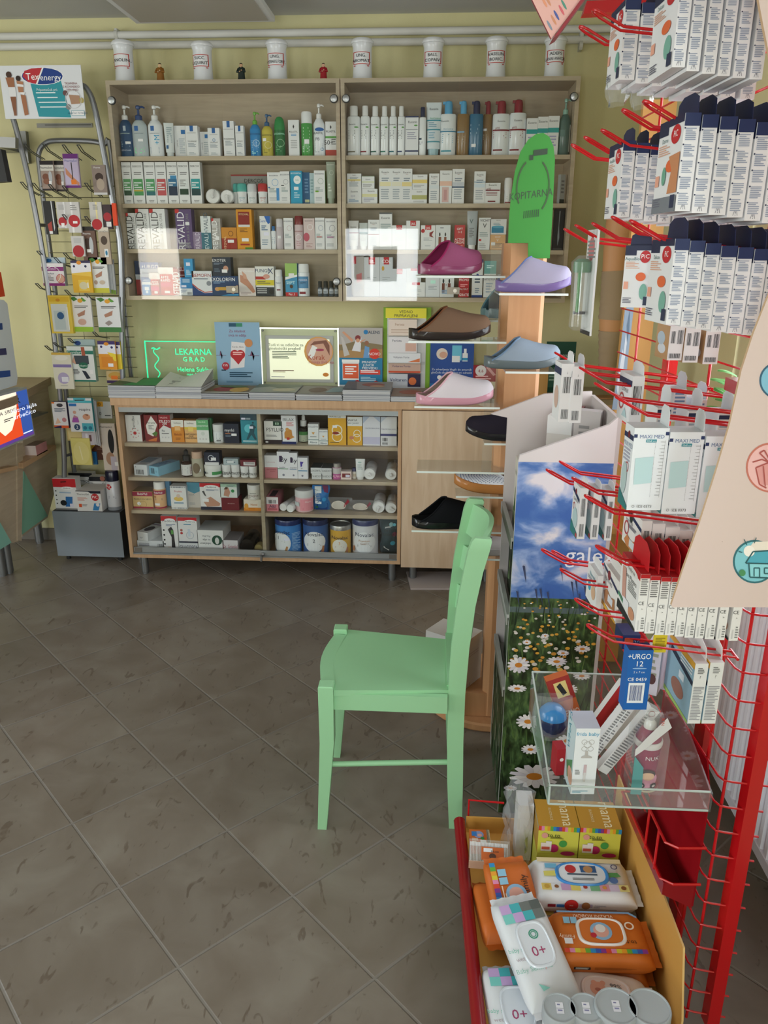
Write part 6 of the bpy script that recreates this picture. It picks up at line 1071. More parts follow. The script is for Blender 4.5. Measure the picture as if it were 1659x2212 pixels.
# ================================================================ slipper stand
YP = 2.45
root = tag(empty('slipper_stand'), 'wooden slipper display post with green top board and clear shelves', 'display stand')
pl, pr_ = at_y(1096, 525, YP), at_y(1184, 535, YP); px0, px1 = pl.x, pr_.x; zt2 = pl.z
b = MB(); c8 = .012; poly = [(px0+c8, YP), (px1-c8, YP), (px1, YP+c8), (px1, YP+.1), (px0-.008, YP+.1), (px0-.008, YP+c8*2)]
b.prism(poly, lambda p, t: (p[0], p[1], t), .035, zt2, 'birch'); b.build('post', root)
b = MB(); b.box(px0-.04, px0-.009, YP+.101, YP+.106, .9, zt2, 'acrylic'); b.build('acrylic_strip', root)
b = MB(); b.lathe([(.235, 0), (.24, .006), (.24, .026), (.233, .032)], 'birch', 40, (.235, YP+.19, 0)); b.build('base_disc', root)
b = MB(); b.box(.115, .36, YP+.005, YP+.3, .033, .125, 'birch'); b.build('base_block', root)
# green board
g = [(1097, 525), (1099, 470), (1104, 420), (1112, 370), (1124, 328), (1140, 303), (1157, 291), (1172, 289), (1185, 297), (1194, 318), (1197, 345), (1192, 460), (1186, 558), (1140, 558), (1140, 525)]
Yg = YP-.012; G = [at_y(x, y, Yg) for x, y in g]; b = MB(); b.prism([(p.x, p.z) for p in G], lambda p, t: (p[0], t, p[1]), Yg-.001, Yg-.016, '3f8f3d', side='55b04c')
gl_, gr_, gb, gt = at_y(1097, 420, Yg).x, at_y(1195, 420, Yg).x, at_y(1140, 558, Yg).z, at_y(1165, 290, Yg).z
b.decal('t .5 .52 .062 3f4f40 KOPITARNA;'+';'.join('r %.3f .33 %.3f .39 35503a' % (.36+i*.045, .378+i*.045) for i in range(8)) + ';r .5 .82 .8 .865 3a4a3c;r .42 .79 .5 .83 3a4a3c', lambda x, y, l: (gl_+x, Yg-.016-l, gb+y+(x-.05)*.12), gr_-gl_, gt-gb)
cx, czz = (gl_+gr_)/2+.004, gb+(gt-gb)*.58; rx, rz = .047, .078
for a0, a1 in ((-50, 60), (120, 215)):
    for i in range(12):
        q = [R(a0+(a1-a0)*(i+j)/12) for j in (0, 1)]
        b.poly([(cx+rx*f*math.cos(a), Yg-.0175, czz+rz*f*math.sin(a)) for a, f in ((q[0], .93), (q[0], 1), (q[1], 1), (q[1], .93))], '46583f')
b.build('green_board', root)
PLZ = []
def plate(l, r, py, Y0, Y1, th=.004):
    p = at_y(l, py, Y0); q = at_y(r, py, Y0); b = MB(); b.box(p.x, q.x, Y0, Y1, p.z-th, p.z, 'acrylic'); b.box(p.x, q.x, Y0-.0006, Y0, p.z-th-.001, p.z+.001, 'dfe8e4'); o = b.build('clear_shelf', root); PLZ.append(p.z+.001); return p.z
def slipper(hx, tx, py, Y, cols, lb, flip=False, L=.24, out=0.0, W=.095, H=.074, dots=False, clog=False):
    """heel at pixel hx, toe at pixel tx, sole at row py on the plane Y"""
    p = at_y(hx, py, Y); q = at_y(tx, py, Y); dx = q.x-p.x; L = max(L, abs(dx)+.002) if out == 0 else L
    an = math.acos(max(-1, min(1, dx/L)))*(1 if out >= 0 else -1)
    zz = [z for z in PLZ if abs(z-p.z) < .025]; root = tag(empty('slipper', (p.x, Y, zz[-1]+.0012 if zz else p.z+.0015), (0, 0, an)), lb, 'slipper', 'slippers on the display stand')
    felt, sole, lining, edge = cols
    def hw(t): return W/2*(.62+.38*math.sin(min(1, t/.3)*math.pi/2))*(1 if t < .6 else math.sqrt(max(.0, 1-((t-.6)/.4)**3.4)))*(.86+.14*math.sin(t*math.pi)) if t > .0 else W*.31
    def zb_(t): return .022*max(0, (t-.6)/.4)**2+.004*max(0, (.12-t)/.12)
    b = MB(); rows = []
    N = 26
    def ring(f, z0): return [(L*(.012+.976*i/N), 0, 0) for i in range(N)]
    up, lo, fb = [], [], []
    for i in range(N+1):
        t = .5-.5*math.cos(math.pi*i/N); t = .004+.992*t
        w_ = max(.002, hw(t)*(1 if t > .06 else math.sqrt(t/.06)*.999)); z0 = zb_(t); hs = (.026 if not clog else .034)-.006*t
        rows.append([(L*t, -w_*.9, z0), (L*t, -w_*1.02, z0+.006), (L*t, -w_*1.03, z0+hs), (L*t, -w_*.9, z0+hs+.003), (L*t, -w_*.6, z0+hs-.003), (L*t, w_*.6, z0+hs-.003), (L*t, w_*.9, z0+hs+.003), (L*t, w_*1.03, z0+hs), (L*t, w_*1.02, z0+.006), (L*t, w_*.9, z0)])
    b.grid(rows, sole, True); b.poly(rows[0][::-1], sole); b.poly(rows[-1], sole)
    b.build('sole', root, sharp=60)
    def vamp(k, off, key, nm, t_a=0, t_b=1):
        m = MB(); rr = []
        for a in range(25):
            th = math.pi*a/24; sn = math.sin(th); r_ = []
            t0 = .1+.36*sn**1.15
            for i in range(17):
                s = i/16*(t_b-t_a)+t_a; t = t0+(.992-t0)*s; w_ = max(.001, hw(t)-off); hs = .024-.006*t
                hh = H*(1-max(0, (t-.44)/.56)**1.25*.58)*(1 if t > .4 else (.25+.75*(max(0, t-.08)/.32))) - off
                hh *= math.sqrt(max(0.0, 1-max(0, (t-.9)/.1)**2))*.98+.02
                r_.append((L*t-(off*.5 if t > .9 else 0), -math.cos(th)*w_, zb_(t)+hs+max(.0005, hh)*sn**.72))
            rr.append(r_)
        m.grid(rr, key); return m.build(nm, root, sharp=70)
    vamp(1, 0, felt, 'upper'); vamp(1, .003, lining, 'lining')
    m = MB(); rim = []
    for a in range(25):
        th = math.pi*a/24; sn = math.sin(th); t = .1+.36*sn**1.15; hh = H*(1 if t > .4 else (.25+.75*(max(0, t-.08)/.32)))
        rim.append((L*t, -math.cos(th)*hw(t)*.985, .024-.006*t+hh*sn**.72))
    m.tube(rim, .0028, edge, 6); m.build('rim_binding', root)
    m = MB(); ft = []
    for i in range(14):
        t = .03+.5*i/13; w_ = hw(t)*.86*(1 if t > .08 else .8); ft.append([(L*t, -w_, zb_(t)+.026), (L*t, 0, zb_(t)+.0235), (L*t, w_, zb_(t)+.026)])
    m.grid(ft, lining); m.build('footbed', root)
    if dots:
        m = MB()
        for a in range(3, 22):
            for i in range(2, 15):
                th = math.pi*a/24; sn = math.sin(th); t0 = .1+.36*sn**1.15; t = t0+(.99-t0)*i/16; w_ = hw(t)
                hh = H*(1-max(0, (t-.44)/.56)**1.25*.58)*(1 if t > .4 else (.25+.75*(max(0, t-.08)/.32)))*(math.sqrt(max(0.0, 1-max(0, (t-.9)/.1)**2))*.98+.02)
                c = Vector((L*t, -math.cos(th)*w_*1.012, zb_(t)+.024-.006*t+hh*1.012*sn**.72)); m.box(c.x-.001, c.x+.001, c.y-.001, c.y+.001, c.z-.001, c.z+.001, '4a5a80')
        m.build('perforation_dots', root)
    return root
GL = YP-.1
z_ = plate(897, 1092, 596, GL+.02, YP+.07); slipper(905, 1041, 594, GL+.06, ('8c4c6a/f', '843c5e/g', 'a03a6a/f', '8f2b58/f'), 'deep pink felt slipper on the highest clear shelf', L=.215)
plate(1078, 1228, 634, GL-.08, YP-.001); slipper(1069, 1227, 632, GL-.0, ('aeaac4/f', '7a68a0/g', '8f9ac0/f', '6f7fb0/f'), 'lilac felt slipper with purple sole under the green board', out=-1, L=.212)
plate(882, 1094, 737, GL+.02, YP+.07); slipper(882, 1060, 736, GL+.06, ('745c4a/f', '2b2422/g', '33241e/f', '6a4630/f'), 'brown felt slipper with dark sole')
plate(1092, 1203, 803, GL-.08, YP-.001); slipper(1044, 1212, 800, GL-.0, ('8a98a6/f', '5f6a6e/g', '7a8fa0/f', '6f86a0/f'), 'grey-blue felt slipper pointing at the red hooks', H=.066, out=-1, L=.222)
plate(895, 1080, 878, GL+.02, YP+.07); slipper(898, 1066, 874, GL+.06, ('d9d2d8/f', 'cf98a8/g', 'a89488/f', 'dcb0bc/f'), 'off-white felt slipper with pale pink sole over the worktop')
plate(1050, 1078, 692, YP+.11, YP+.2); slipper(1052, 1138, 690, YP+.14, ('5f7f84/f', '5a787c/g', '4f6a70/f', '55757a/f'), 'grey-teal slipper mostly hidden behind the post', L=.26)
plate(1046, 1094, 958, 2.352, YP-.002); slipper(1181, 1005, 955, 2.397, ('2a2630/f', '1d1b20/g', '1f5a5a/f', '25413f/f'), 'black slipper with a teal badge showing only its toe', L=.2, W=.085, H=.068)
plate(900, 1092, 1018, GL+.02, YP+.07); plate(985, 1092, 1072, 2.352, YP-.002); slipper(1158, 980, 1068, 2.397, ('d9dbe4/g', 'b0743f/g', 'c9ccd8/f', 'd4d6e0'), 'white perforated clog with brown sole', L=.225, W=.085, H=.036, dots=True, clog=True)
plate(889, 1092, 1146, GL+.02, YP+.07); slipper(889, 1050, 1143, GL+.06, ('17181b/f', '121316/g', '0e0f11/f', '16171a/f'), 'black slipper behind the green chair back')
plate(985, 1092, 1206, 2.352, YP-.002); slipper(984, 1158, 1202, 2.397, ('c4bcbc/f', 'b8b0b0/g', 'a8a0a0/f', 'c0b8b8/f'), 'pale grey slipper glimpsed between the chair slats', L=.22, W=.085, H=.03)

# ================================================================ the green chair
root = tag(empty('dining_chair', (-.1, 2.06, 0)), 'light green painted wooden chair with ladder back, standing sideways', 'chair'); off = Vector((-.1, 2.06, 0))
GC = '9bcf9f'
def cq(x, y, Y): return at_y(x, y, Y)-off
yn, yf = 1.87, 2.255
def leg_front(Y, sgn):
    w0, w1 = .021, .013; b = MB(); zt_ = at_y(700, 1484, yn).z; xt, xb_ = at_y(703, 1484, yn).x, at_y(695, 1792, yn).x
    rows = []
    for z, w_, x in ((0, w1, xb_), (.3, w0*.95, xt), (zt_-.003, w0, xt), (zt_, w0-.003, xt)):
        rows.append([(x-off.x+dx*w_, Y-off.y+dy*w_+sgn*.019, z) for dx, dy in ((-1, -1), (1, -1), (1, 1), (-1, 1))])
    b.grid(rows, GC, True); b.poly(rows[0][::-1], GC); b.poly(rows[-1], GC); b.build('leg', root)
leg_front(yn, 1); leg_front(yf, -1)
bk = [(970, 998, 1783), (966, 1000, 1690), (966, 1001, 1600), (968, 1005, 1500), (975, 1014, 1400), (987, 1027, 1310), (1002, 1044, 1235), (1012, 1058, 1190), (1020, 1063, 1170)]
BLX = []
for Yb_ in (1.905, 2.25):
    b = MB(); rows = []
    for i, (l, r, y) in enumerate(bk):
        p, q = at_y(l, y, 1.905)-off, at_y(r, y, 1.905)-off
        z = max(0, p.z) if i else 0
        rows.append([(p.x, Yb_-off.y, z), (q.x, Yb_-off.y, z), (q.x, Yb_-off.y+.026, z), (p.x, Yb_-off.y+.026, z)])
        if Yb_ < 2: BLX.append((z, p.x, q.x))
    l, r = rows[-1][0][0], rows[-1][1][0]; z = rows[-1][0][2]
    rows.append([(l+.008, Yb_-off.y+.004, z+.008), (r-.004, Yb_-off.y+.004, z+.006), (r-.004, Yb_-off.y+.022, z+.006), (l+.008, Yb_-off.y+.022, z+.008)])
    b.grid(rows, GC, True); b.poly(rows[0][::-1], GC); b.poly(rows[-1], GC); b.build('leg', root)
def xback(z):
    for (z0, a0, b0), (z1, a1, b1) in zip(BLX, BLX[1:]):
        if z0 <= z <= z1: t = (z-z0)/(z1-z0+1e-9); return a0+(a1-a0)*t, b0+(b1-b0)*t
    return BLX[-1][1:]
for y0_, y1_ in ((1090, 1152), (1178, 1226), (1262, 1312)):
    za, zb_ = at_y(1030, y0_, 2.25).z, at_y(1020, y1_, 2.25).z; b = MB(); fr, bkk = [], []
    for i in range(13):
        t = i/12; y = 1.926+(2.255-1.926)*t-off.y; bow = .036*math.sin(math.pi*t); ar = .012*math.sin(math.pi*t)
        row = []
        for z, s in ((zb_+ar*.4, 0), (za+ar, 0), (za+ar, 1), (zb_+ar*.4, 1)):
            a, c = xback(min(z, BLX[-1][0])); xm_ = (a+c)/2; row.append((xm_-.006+bow+(.013 if s else 0), y, z))
        fr.append(row)
    b.grid(fr, GC, True); b.build('back_slat', root)
zs_ = at_y(700, 1492, yn).z; xs0, xs1 = at_y(718, 1490, yn).x-off.x, at_y(975, 1490, 1.905).x-off.x
b = MB(); rows = []
ts0 = .037/(xs1-xs0+.037)
for t in [0, ts0*.5, ts0, ts0+.002]+[ts0+(1-ts0)*i/9 for i in range(1, 10)]:
    x = xs0-.035+(xs1-xs0+.037)*t; rows.append([])
    ya = (yn+.004 if t > ts0+.001 else yn+.042)+(.035*t)-off.y; yb_ = (yf-.004 if t > ts0+.001 else yf-.042)-(.04*t)-off.y
    for j in range(11):
        s = j/10; bowx = -.022*math.sin(math.pi*s)*(1-t); dip = -.008*math.sin(math.pi*s)*math.sin(math.pi*min(1, t*1.2)); rows[-1].append((x+bowx, ya+(yb_-ya)*s, zs_-.002+dip-.006*t))
b.grid(rows, GC); n_ = len(rows)
lo = [[(p[0], p[1], p[2]-.018-(zs_-.002-p[2])*0) for p in r] for r in rows]; b.grid([r[::-1] for r in lo], GC)
edge = [r[0] for r in rows]+rows[-1][1:]+[r[-1] for r in rows[::-1][1:]]+rows[0][::-1][1:]
b.grid([[(p[0], p[1], p[2]-.018) for p in edge], edge], GC); b.build('seat', root, sharp=50)
za, zb_ = at_y(800, 1497, yn).z-.008, at_y(800, 1541, yn).z
b = MB(); b.box(xs0, xs1-.01, yn+.012-off.y, yn+.03-off.y, zb_, za-.005, GC); b.build('apron', root)
b = MB(); b.box(xs0, xs1-.01, yf-.055-off.y, yf-.037-off.y, zb_, za-.005, GC); b.build('apron', root)
b = MB(); b.box(xs0-.03, xs0-.012, yn+.04-off.y, yf-.04-off.y, zb_, za-.005, GC); b.build('apron', root)
b = MB(); b.box(xs1-.012, xs1+.012, 1.93-off.y, 2.25-off.y, zb_, zs_-.004, GC); b.build('apron', root)
for Y, yy in ((yn+.02, 1665), (yf-.05, 0)):
    z = at_y(840, 1665, yn).z; b = MB(); b.tube([(xs0-.01, Y-off.y, z), (at_y(975, 1662, 1.9).x-off.x, (1.92 if Y < 2 else 2.26)-off.y, z+.002)], .008, GC, 12); b.build('stretcher', root)
# carton on the slipper stand's base
p = at_z(1020, 1497, .125); tag(carton('shipping_carton', .165, .12, .19, 'ddd9d6', 't .45 .72 .14 222 Sent;l .55 .4 .8 .45 1 333;l .5 .2 .8 .34 4 444;r .5 .02 1 .1 1f5f40', None, (p.x-.1, p.y+.055, .1265), R(-33), faces={'r': 't .3 .05 .06 777 1 2;l .1 .6 .8 .7 2 c9c0bd'}, top='d8d4d2'), 'white printed carton standing on the slipper stand base behind the chair', 'carton')
# ================================================================ radiator, plant and displays by the side wall
root = tag(empty('radiator'), 'white ribbed panel radiator under the side window behind the red rack', 'radiator')
xa, ya, yb_, za, zb_ = .868, 1.0, 2.55, .12, .86
b = MB(); b.box(xa+.012, XR-.035, ya, yb_, za, zb_, 'dfe2e6'); n = 40; P = (yb_-ya)/n
prof = []
for i in range(n):
    y = ya+P*i; prof += [(y+P*.06, 0), (y+P*.2, -.011), (y+P*.62, -.011), (y+P*.78, 0)]
prof = [(ya, 0)]+prof+[(yb_, 0)]
b.grid([[(xa+.012+d, y, z) for y, d in prof] for z in (za+.03, zb_-.03)], 'e6e8ec'); b.build('panel', root, sharp=50)
b = MB(); b.box(xa-.002, XR-.034, ya-.002, yb_+.002, zb_-.03, zb_+.004, 'e2e4e8'); b.build('top_grille', root)
b = MB(); b.box(xa-.002, XR-.034, ya-.002, yb_+.002, za, za+.03, 'd9dce0'); b.build('lower_edge', root)
for y in (ya+.2, yb_-.2): b = MB(); b.box(XR-.035, XR-.001, y-.02, y+.02, .3, .75, 'cfd2d6'); b.build('wall_bracket', root)
# pot plant on the sill side
p = at_y(1590, 905, 2.3); root = tag(empty('potted_plant', (.9, 2.3, .985)), 'leafy variegated pot plant in front of the window grille', 'plant')
b = MB(); b.lathe([(.035, 0), (.05, .09), (.053, .095), (.045, .095), (.04, .085)], 'c9c4b8', 20); b.build('pot', root)
b = MB(); lf = MB(); rnd = random.Random(4)
for i in range(15):
    a = rnd.uniform(0, 6.28); r_ = rnd.uniform(.02, .055); z1_ = rnd.uniform(.12, .3); tip = Vector((r_*math.cos(a)-.01, r_*math.sin(a), z1_))
    b.tube([(0, 0, .08), tuple(tip*.6+Vector((0, 0, .03))), tuple(tip)], .002, '6a8a4a', 5)
    d = Vector((math.cos(a)*.6-.35, math.sin(a), rnd.uniform(.1, .7))).normalized(); sd = d.cross(Vector((0, 0, 1))).normalized(); ln = rnd.uniform(.05, .075)
    for sgn, key in ((-1, '5f9a52'), (1, '74ad62')):
        rows = []
        for k in range(6):
            t = k/5; w_ = ln*.36*math.sin(math.pi*min(1, t*.93+.04)); c = tip+d*ln*t-Vector((0, 0, .02*t*t)); rows.append([tuple(c), tuple(c+sd*w_*sgn*.55+Vector((0, 0, .004))), tuple(c+sd*w_*sgn)])
        lf.grid(rows, key)
    c = tip; lf.poly([tuple(c+sd*.0015+Vector((0, 0, .002))), tuple(c-sd*.0015+Vector((0, 0, .002))), tuple(c+d*ln*.95-Vector((0, 0, .016)))], 'd9e4c0')
b.build('stem', root); lf.build('foliage', root)
b = MB(); b.box(.85, XR-.002, 2.2, 2.4, .955, .98, 'e4e4e0'); b.box(.94, XR-.002, 2.22, 2.38, .9, .955, 'cfcfcb'); tag(b.build('plant_shelf'), 'small white shelf holding the pot plant beside the window', 'shelf')

# leg model with elastic bandages
Y = 3.88; root = tag(empty('leg_model', (at_y(1312, 800, Y).x, Y, zw+.001)), 'skin-coloured leg model with beige knee and ankle bandages', 'leg model')
ox = at_y(1312, 800, Y).x
ax = [(1308, 838, 34), (1310, 815, 34), (1314, 780, 38), (1317, 745, 44), (1320, 715, 50), (1322, 690, 54), (1326, 655, 55), (1327, 620, 52), (1328, 585, 51), (1330, 555, 52), (1334, 520, 56), (1342, 480, 62), (1352, 445, 70), (1360, 420, 76)]
def legpart(name, i0, i1, key, grow=0, ribs=0):
    m = MB(); P = []; rr = []
    seg = ax[i0:i1+1]; pts = []
    for (x, y, w_), (x2, y2, w2) in zip(seg, seg[1:]):
        for k in range(6): t = k/6; pts.append((x+(x2-x)*t, y+(y2-y)*t, w_+(w2-w_)*t))
    pts.append(seg[-1])
    for k, (x, y, w_) in enumerate(pts):
        q = at_y(x, y, Y); P.append((q.x-ox, 0, q.z-zw)); rr.append(w_/2/F*Y*.96+grow+(.0022*math.sin(k*2.1) if ribs else 0))
    m.tube(P, rr, key, 22); return m.build(name, root, sharp=80)
legpart('leg_skin', 0, 13, 'd9a070'); legpart('knee_bandage', 5, 8, 'b39c80/f', .004, 1); legpart('ankle_bandage', 0, 4, 'b39c80/f', .004, 1)
b = MB(); b.lathe([(.05, 0), (.05, .006), (.03, .008)], 'c08a5c', 24); b.build('base', root)
# tall orange cardboard display
Y = 2.95; root = tag(empty('cardboard_display'), 'tall orange cardboard display with a mountain picture on its narrow side', 'display')
xl, xr2 = at_y(1364, 500, Y).x, at_y(1452, 500, Y).x; ztp = at_y(1400, 215, Y).z
b = MB(); b.box(xl, xr2-.03, Y, Y+.03, 0, ztp, 'd9a25c'); b.build('back_board', root)
b = MB(); zq = at_y(1345, 635, Y).z; PP = [at_y(x, y, Y-.1) for x, y in ((1322, 885), (1335, 800), (1350, 670), (1372, 640), (1358, 760), (1346, 885))]
b.prism([(p.x, p.z) for p in PP], lambda p, t: (p[0], t, p[1]), Y-.1, Y-.096, '8b9cae'); fm = lambda x, y, l: (PP[0].x+x, Y-.1-l, PP[0].z+y)
b.decal('p c9ced4 .2,.2 .4,.55 .5,.5 .55,.7 .7,.6 .6,.3 .45,.1;p 5f7488 .55,.75 .7,.9 .8,.7 .7,.6', fm, PP[3].x-PP[0].x, PP[3].z-PP[0].z); b.build('picture_side', root)
b = MB(); b.box(xl-.005, xr2-.03, Y-.11, Y-.001, .6, .62, 'd9a25c'); b.build('tray', root)
b = MB(); p = at_y(1225, 800, 3.6); b.box(.48, .56, 3.86, 3.9, zw+.001, zw+.22, 'd0a060'); tag(b.build('brochure_box'), 'upright orange-beige brochure box at the foot of the leg model', 'box')
b = MB(); b.box(.575, .66, 3.75, 3.77, zw+.001, zw+.16, 'dfe3d8'); b.decal('r 0 .7 .5 1 b9cf3a;t .5 .4 .09 333 Navia;l .1 .1 .8 .25 2 888', lambda x, y, l: (.575+x, 3.75-l, zw+y), .085, .16); tag(b.build('leaflet_card'), 'white and lime leaflet card standing by the leg model', 'card')

# ================================================================ printed cardboard shelf display beside the chair
root = tag(empty('cardboard_shelf_display'), 'cardboard shelf display printed with a daisy meadow and blue sky', 'display')
YN, YF2, XD = 1.985, 2.345, .2265
A = at_y(1123, 984, YN); zt_ = A.z; Bq = at_y(1316, 918, YN); XE = .47
XT = Bq.x
b = MB(); nearp = [(XD, 0), (XE, 0), (XE, Bq.z+.02), (XT, Bq.z), (A.x, zt_), (XD, zt_-.02)]
b.prism(nearp, lambda p, t: (p[0], t, p[1]), YN, YN+.012, 'dcd6d6')
W_, H_ = XE-XD, zt_
rnd = random.Random(11); ds = ['r 0 .615 1 .985 skyprint', 'r 0 0 1 .64 meadowprint', 'r 0 .6 1 .615 5a6a6a']
for _ in range(120):
    u, v = rnd.uniform(0, .95), rnd.uniform(0, .6); h = rnd.uniform(.03, .1); t = rnd.uniform(-.08, .08)
    ds.append('p %s %.3f,%.3f %.3f,%.3f %.3f,%.3f' % (rnd.choice(['3f5a30', '54703a', '23351c', '6a8448', '1c2a18', '47603a']), u, v, u+.02, v, min(.98, max(.01, u+.012+t)), min(.64, v+h)))
for _ in range(130):
    u, v = rnd.uniform(.02, .97), rnd.uniform(.44, .635); s = .008+.022*(.64-v)/.2*rnd.uniform(.5, 1)
    ds.append('o %.3f %.3f %.3f %.4f %s' % (u, v, s*1.3, s*.2, rnd.choice(['dad6d0', 'c9c4b8', 'd9a23a', 'c98f3a', 'e0dcd8', 'd4a850'])))
for _ in range(14):
    u, v = rnd.uniform(.05, .9), rnd.uniform(.64, .74); ds.append('p 3a4260 %.3f,%.3f %.3f,%.3f %.3f,%.3f' % (u, v, u+.025, v-.002, u+.05, v-.045))
def daisy(u, v, s, tilt=.8):
    for k in range(13):
        a = 2*math.pi*k/13; c, sn = math.cos(a), math.sin(a)*tilt; px_, py_ = -math.sin(a), math.cos(a)*tilt; q = []
        for f, g in ((.25, .06), (.7, .17), (1, .1), (1, -.1), (.7, -.17), (.25, -.06)): q.append('%.4f,%.4f' % (max(.004, min(.996, u+s*(f*c+g*px_))), v+(s*(f*sn+g*py_))*W_/H_))
        ds.append('p %s %s' % (rnd.choice(['e2dfe2', 'd4d0d8', 'ebe8e8']), ' '.join(q)))
    ds.append('o %.3f %.4f %.3f %.4f c9802f' % (u, v, s*.32, s*.3*tilt*W_/H_))
for u, v, s, t in ((.13, .461, .13, .8), (.557, .475, .12, .5), (.13, .395, .11, .45), (.62, .5, .07, .5), (.28, .3, .14, .7), (.33, .217, .11, .6), (.4, .135, .3, .55), (.83, .515, .09, .5), (.72, .4, .1, .7), (.85, .44, .1, .5), (.75, .25, .14, .6), (.9, .14, .16, .6), (.2, .53, .05, .6), (.4, .55, .045, .6), (.12, .1, .08, .5), (.6, .34, .09, .6)): daisy(u, v, s, t)
ds.append('t .82 .768 .042 e8e8ee galex')
b.decal(';'.join(ds), lambda x, y, l: (XD+x, YN-l*.5, y), W_, H_, base=.0003); b.build('printed_side', root)
b = MB(); C_ = at_y(1060, 893, YF2); E_ = at_y(1175, 850, YF2)
b.prism([(XD, 0), (XE, 0), (XE, E_.z+.01), (E_.x, E_.z), (C_.x, C_.z), (XD, C_.z-.01)], lambda p, t: (p[0], t, p[1]), YF2-.012, YF2, 'cfc6c4'); b.build('far_side', root)
b = MB(); b.box(XE, XE+.01, YN, YF2, 0, zt_+.1, 'c4bcba'); b.build('back', root)
LZ = [at_y(x, y, YN).z for x, y in ((1094, 1489), (1101, 1332), (1108, 1166))]; zfas = LZ[0]-.012
b = MB(); b.box(XD+.001, XD+.01, YN+.0125, YF2-.0125, .004, zfas, '33492b')
rnd = random.Random(5); q = []
for _ in range(60): u, v = rnd.uniform(.02, .95), rnd.uniform(0, .85); q.append('p %s %.3f,%.3f %.3f,%.3f %.3f,%.3f %.3f,%.3f' % (rnd.choice(['4f6a42', 'a89a84', '8a8a78', '25381f', '9fa898', '6a5a44', '3a5a30']), u, v, u+.03, v+.03, u+.025, v+.17, u-.005, v+.1))
b.decal(';'.join(q), lambda x, y, l: (XD+.001-l, YF2-.013-x, .004+y), YF2-YN-.026, zfas-.004); b.build('lower_fascia', root)
SHV = [z-.03 for z in LZ]
for i, z in enumerate(SHV):
    b = MB(); b.box(XD+.012, XE-.001, YN+.013, YF2-.013, z-.005, z, 'b4aca8'); b.build('shelf', root)
    b = MB(); b.box(XD-.006, XD+.006, YN+.013, YF2-.013, z+.02, z+.03, 'b5b3b0'); b.box(XD-.006, XD-.003, YN+.013, YF2-.013, z-.002, z+.0199, 'a9a6a2'); b.build('shelf_lip', root)
b = MB(); zu = SHV[2]+.15; b.box(XD+.11, XD+.118, YN+.013, YF2-.013, zu, zu+.05, 'b5b1ae'); b.build('upper_lip', root); b = MB(); b.box(XD+.119, XE-.001, YN+.013, YF2-.013, zu, zu+.004, 'b4aca8'); b.build('shelf', root)
for i, (dx, y, z, d, h, col, ds_, lb) in enumerate(((.02, YN+.17, SHV[2]+.001, .075, .2, 'cfcabe', 'r 0 0 1 .25 7a8a6a;p 3f5a30 .2,.2 .5,.6 .8,.25;t .5 .8 .06 555 ALOE', 'tall cream carton with plant print on the daisy display, highest tier'), (.025, YN+.08, SHV[2]+.001, .065, .16, 'd9dcd4', 'r 0 .55 1 1 2f6a42;l .2 .2 .8 .45 4 999', 'white and dark green carton on the daisy display, nearest on the highest tier'), (.02, YN+.02, SHV[2]+.001, .045, .13, '5f9a4a', 'r 0 0 1 .4 d9dcd4;c .5 .7 .2 2f6a3a', 'bright green carton on the daisy display, tucked at the near corner'),
    (.02, YN+.21, SHV[1]+.001, .08, .15, '2b3a2a', 'p 7a9a6a .2,.2 .6,.8 .8,.3;c .6 .6 .15 a4c46a', 'dark green carton on the middle tier of the daisy display'), (.02, YN+.11, SHV[1]+.001, .07, .16, '8a9a84', 'p d0d4c4 .1,.1 .5,.5 .9,.1;l .2 .7 .8 .9 3 444', 'grey-green carton on the middle tier of the daisy display'), (.02, YN+.025, SHV[1]+.001, .06, .17, 'c9ced4', 'r 0 .6 1 .8 7fb0d0;r 0 0 1 .2 c9a0a8', 'pale blue carton on the middle tier of the daisy display'),
    (.02, YN+.2, SHV[0]+.001, .08, .15, '6f7a68', 'p 2f3a2c .1,.1 .5,.8 .9,.2', 'olive carton on the lowest tier of the daisy display, far end'), (.02, YN+.11, SHV[0]+.001, .07, .16, 'd9dcd8', 'r 0 0 1 .25 6fb03a;l .2 .4 .8 .8 5 999', 'white carton with lime green foot on the lowest tier of the daisy display'), (.02, YN+.03, SHV[0]+.001, .06, .15, 'cfc4b8', 'l .2 .3 .8 .8 6 8a7a6a', 'beige carton on the lowest tier of the daisy display, near end'))):
    o = carton('medicine_box', d, .05, h, col, ds_, None, (XD+dx, y+d/2, z), R(-90)); tag(o, lb, 'box', 'cartons in the daisy display')
for i, (x, y, h, c_, ds_, lb) in enumerate(((.36, 2.2, .17, 'd4d0cc', 'o .3 .3 .3 .15 c9485a;o .7 .3 .3 .2 3f6a3a;r 0 .7 1 1 e2e2e2', 'white berry-print pack standing on top of the daisy display'), (.42, 2.12, .2, 'b9b5b4', 'l .2 .2 .8 .8 7 888', 'grey pack standing on top of the daisy display, behind two hanging boxes'), (.4, 2.28, .18, '7a4a4a', 'l .2 .2 .8 .8 5 c9a0a0', 'dark red pack standing on top of the daisy display'))):
    o = carton('medicine_box', .07, .04, h, c_, ds_, None, (x, y, zu+.0045), -.4); tag(o, lb, 'box', 'packs on top of the daisy display')

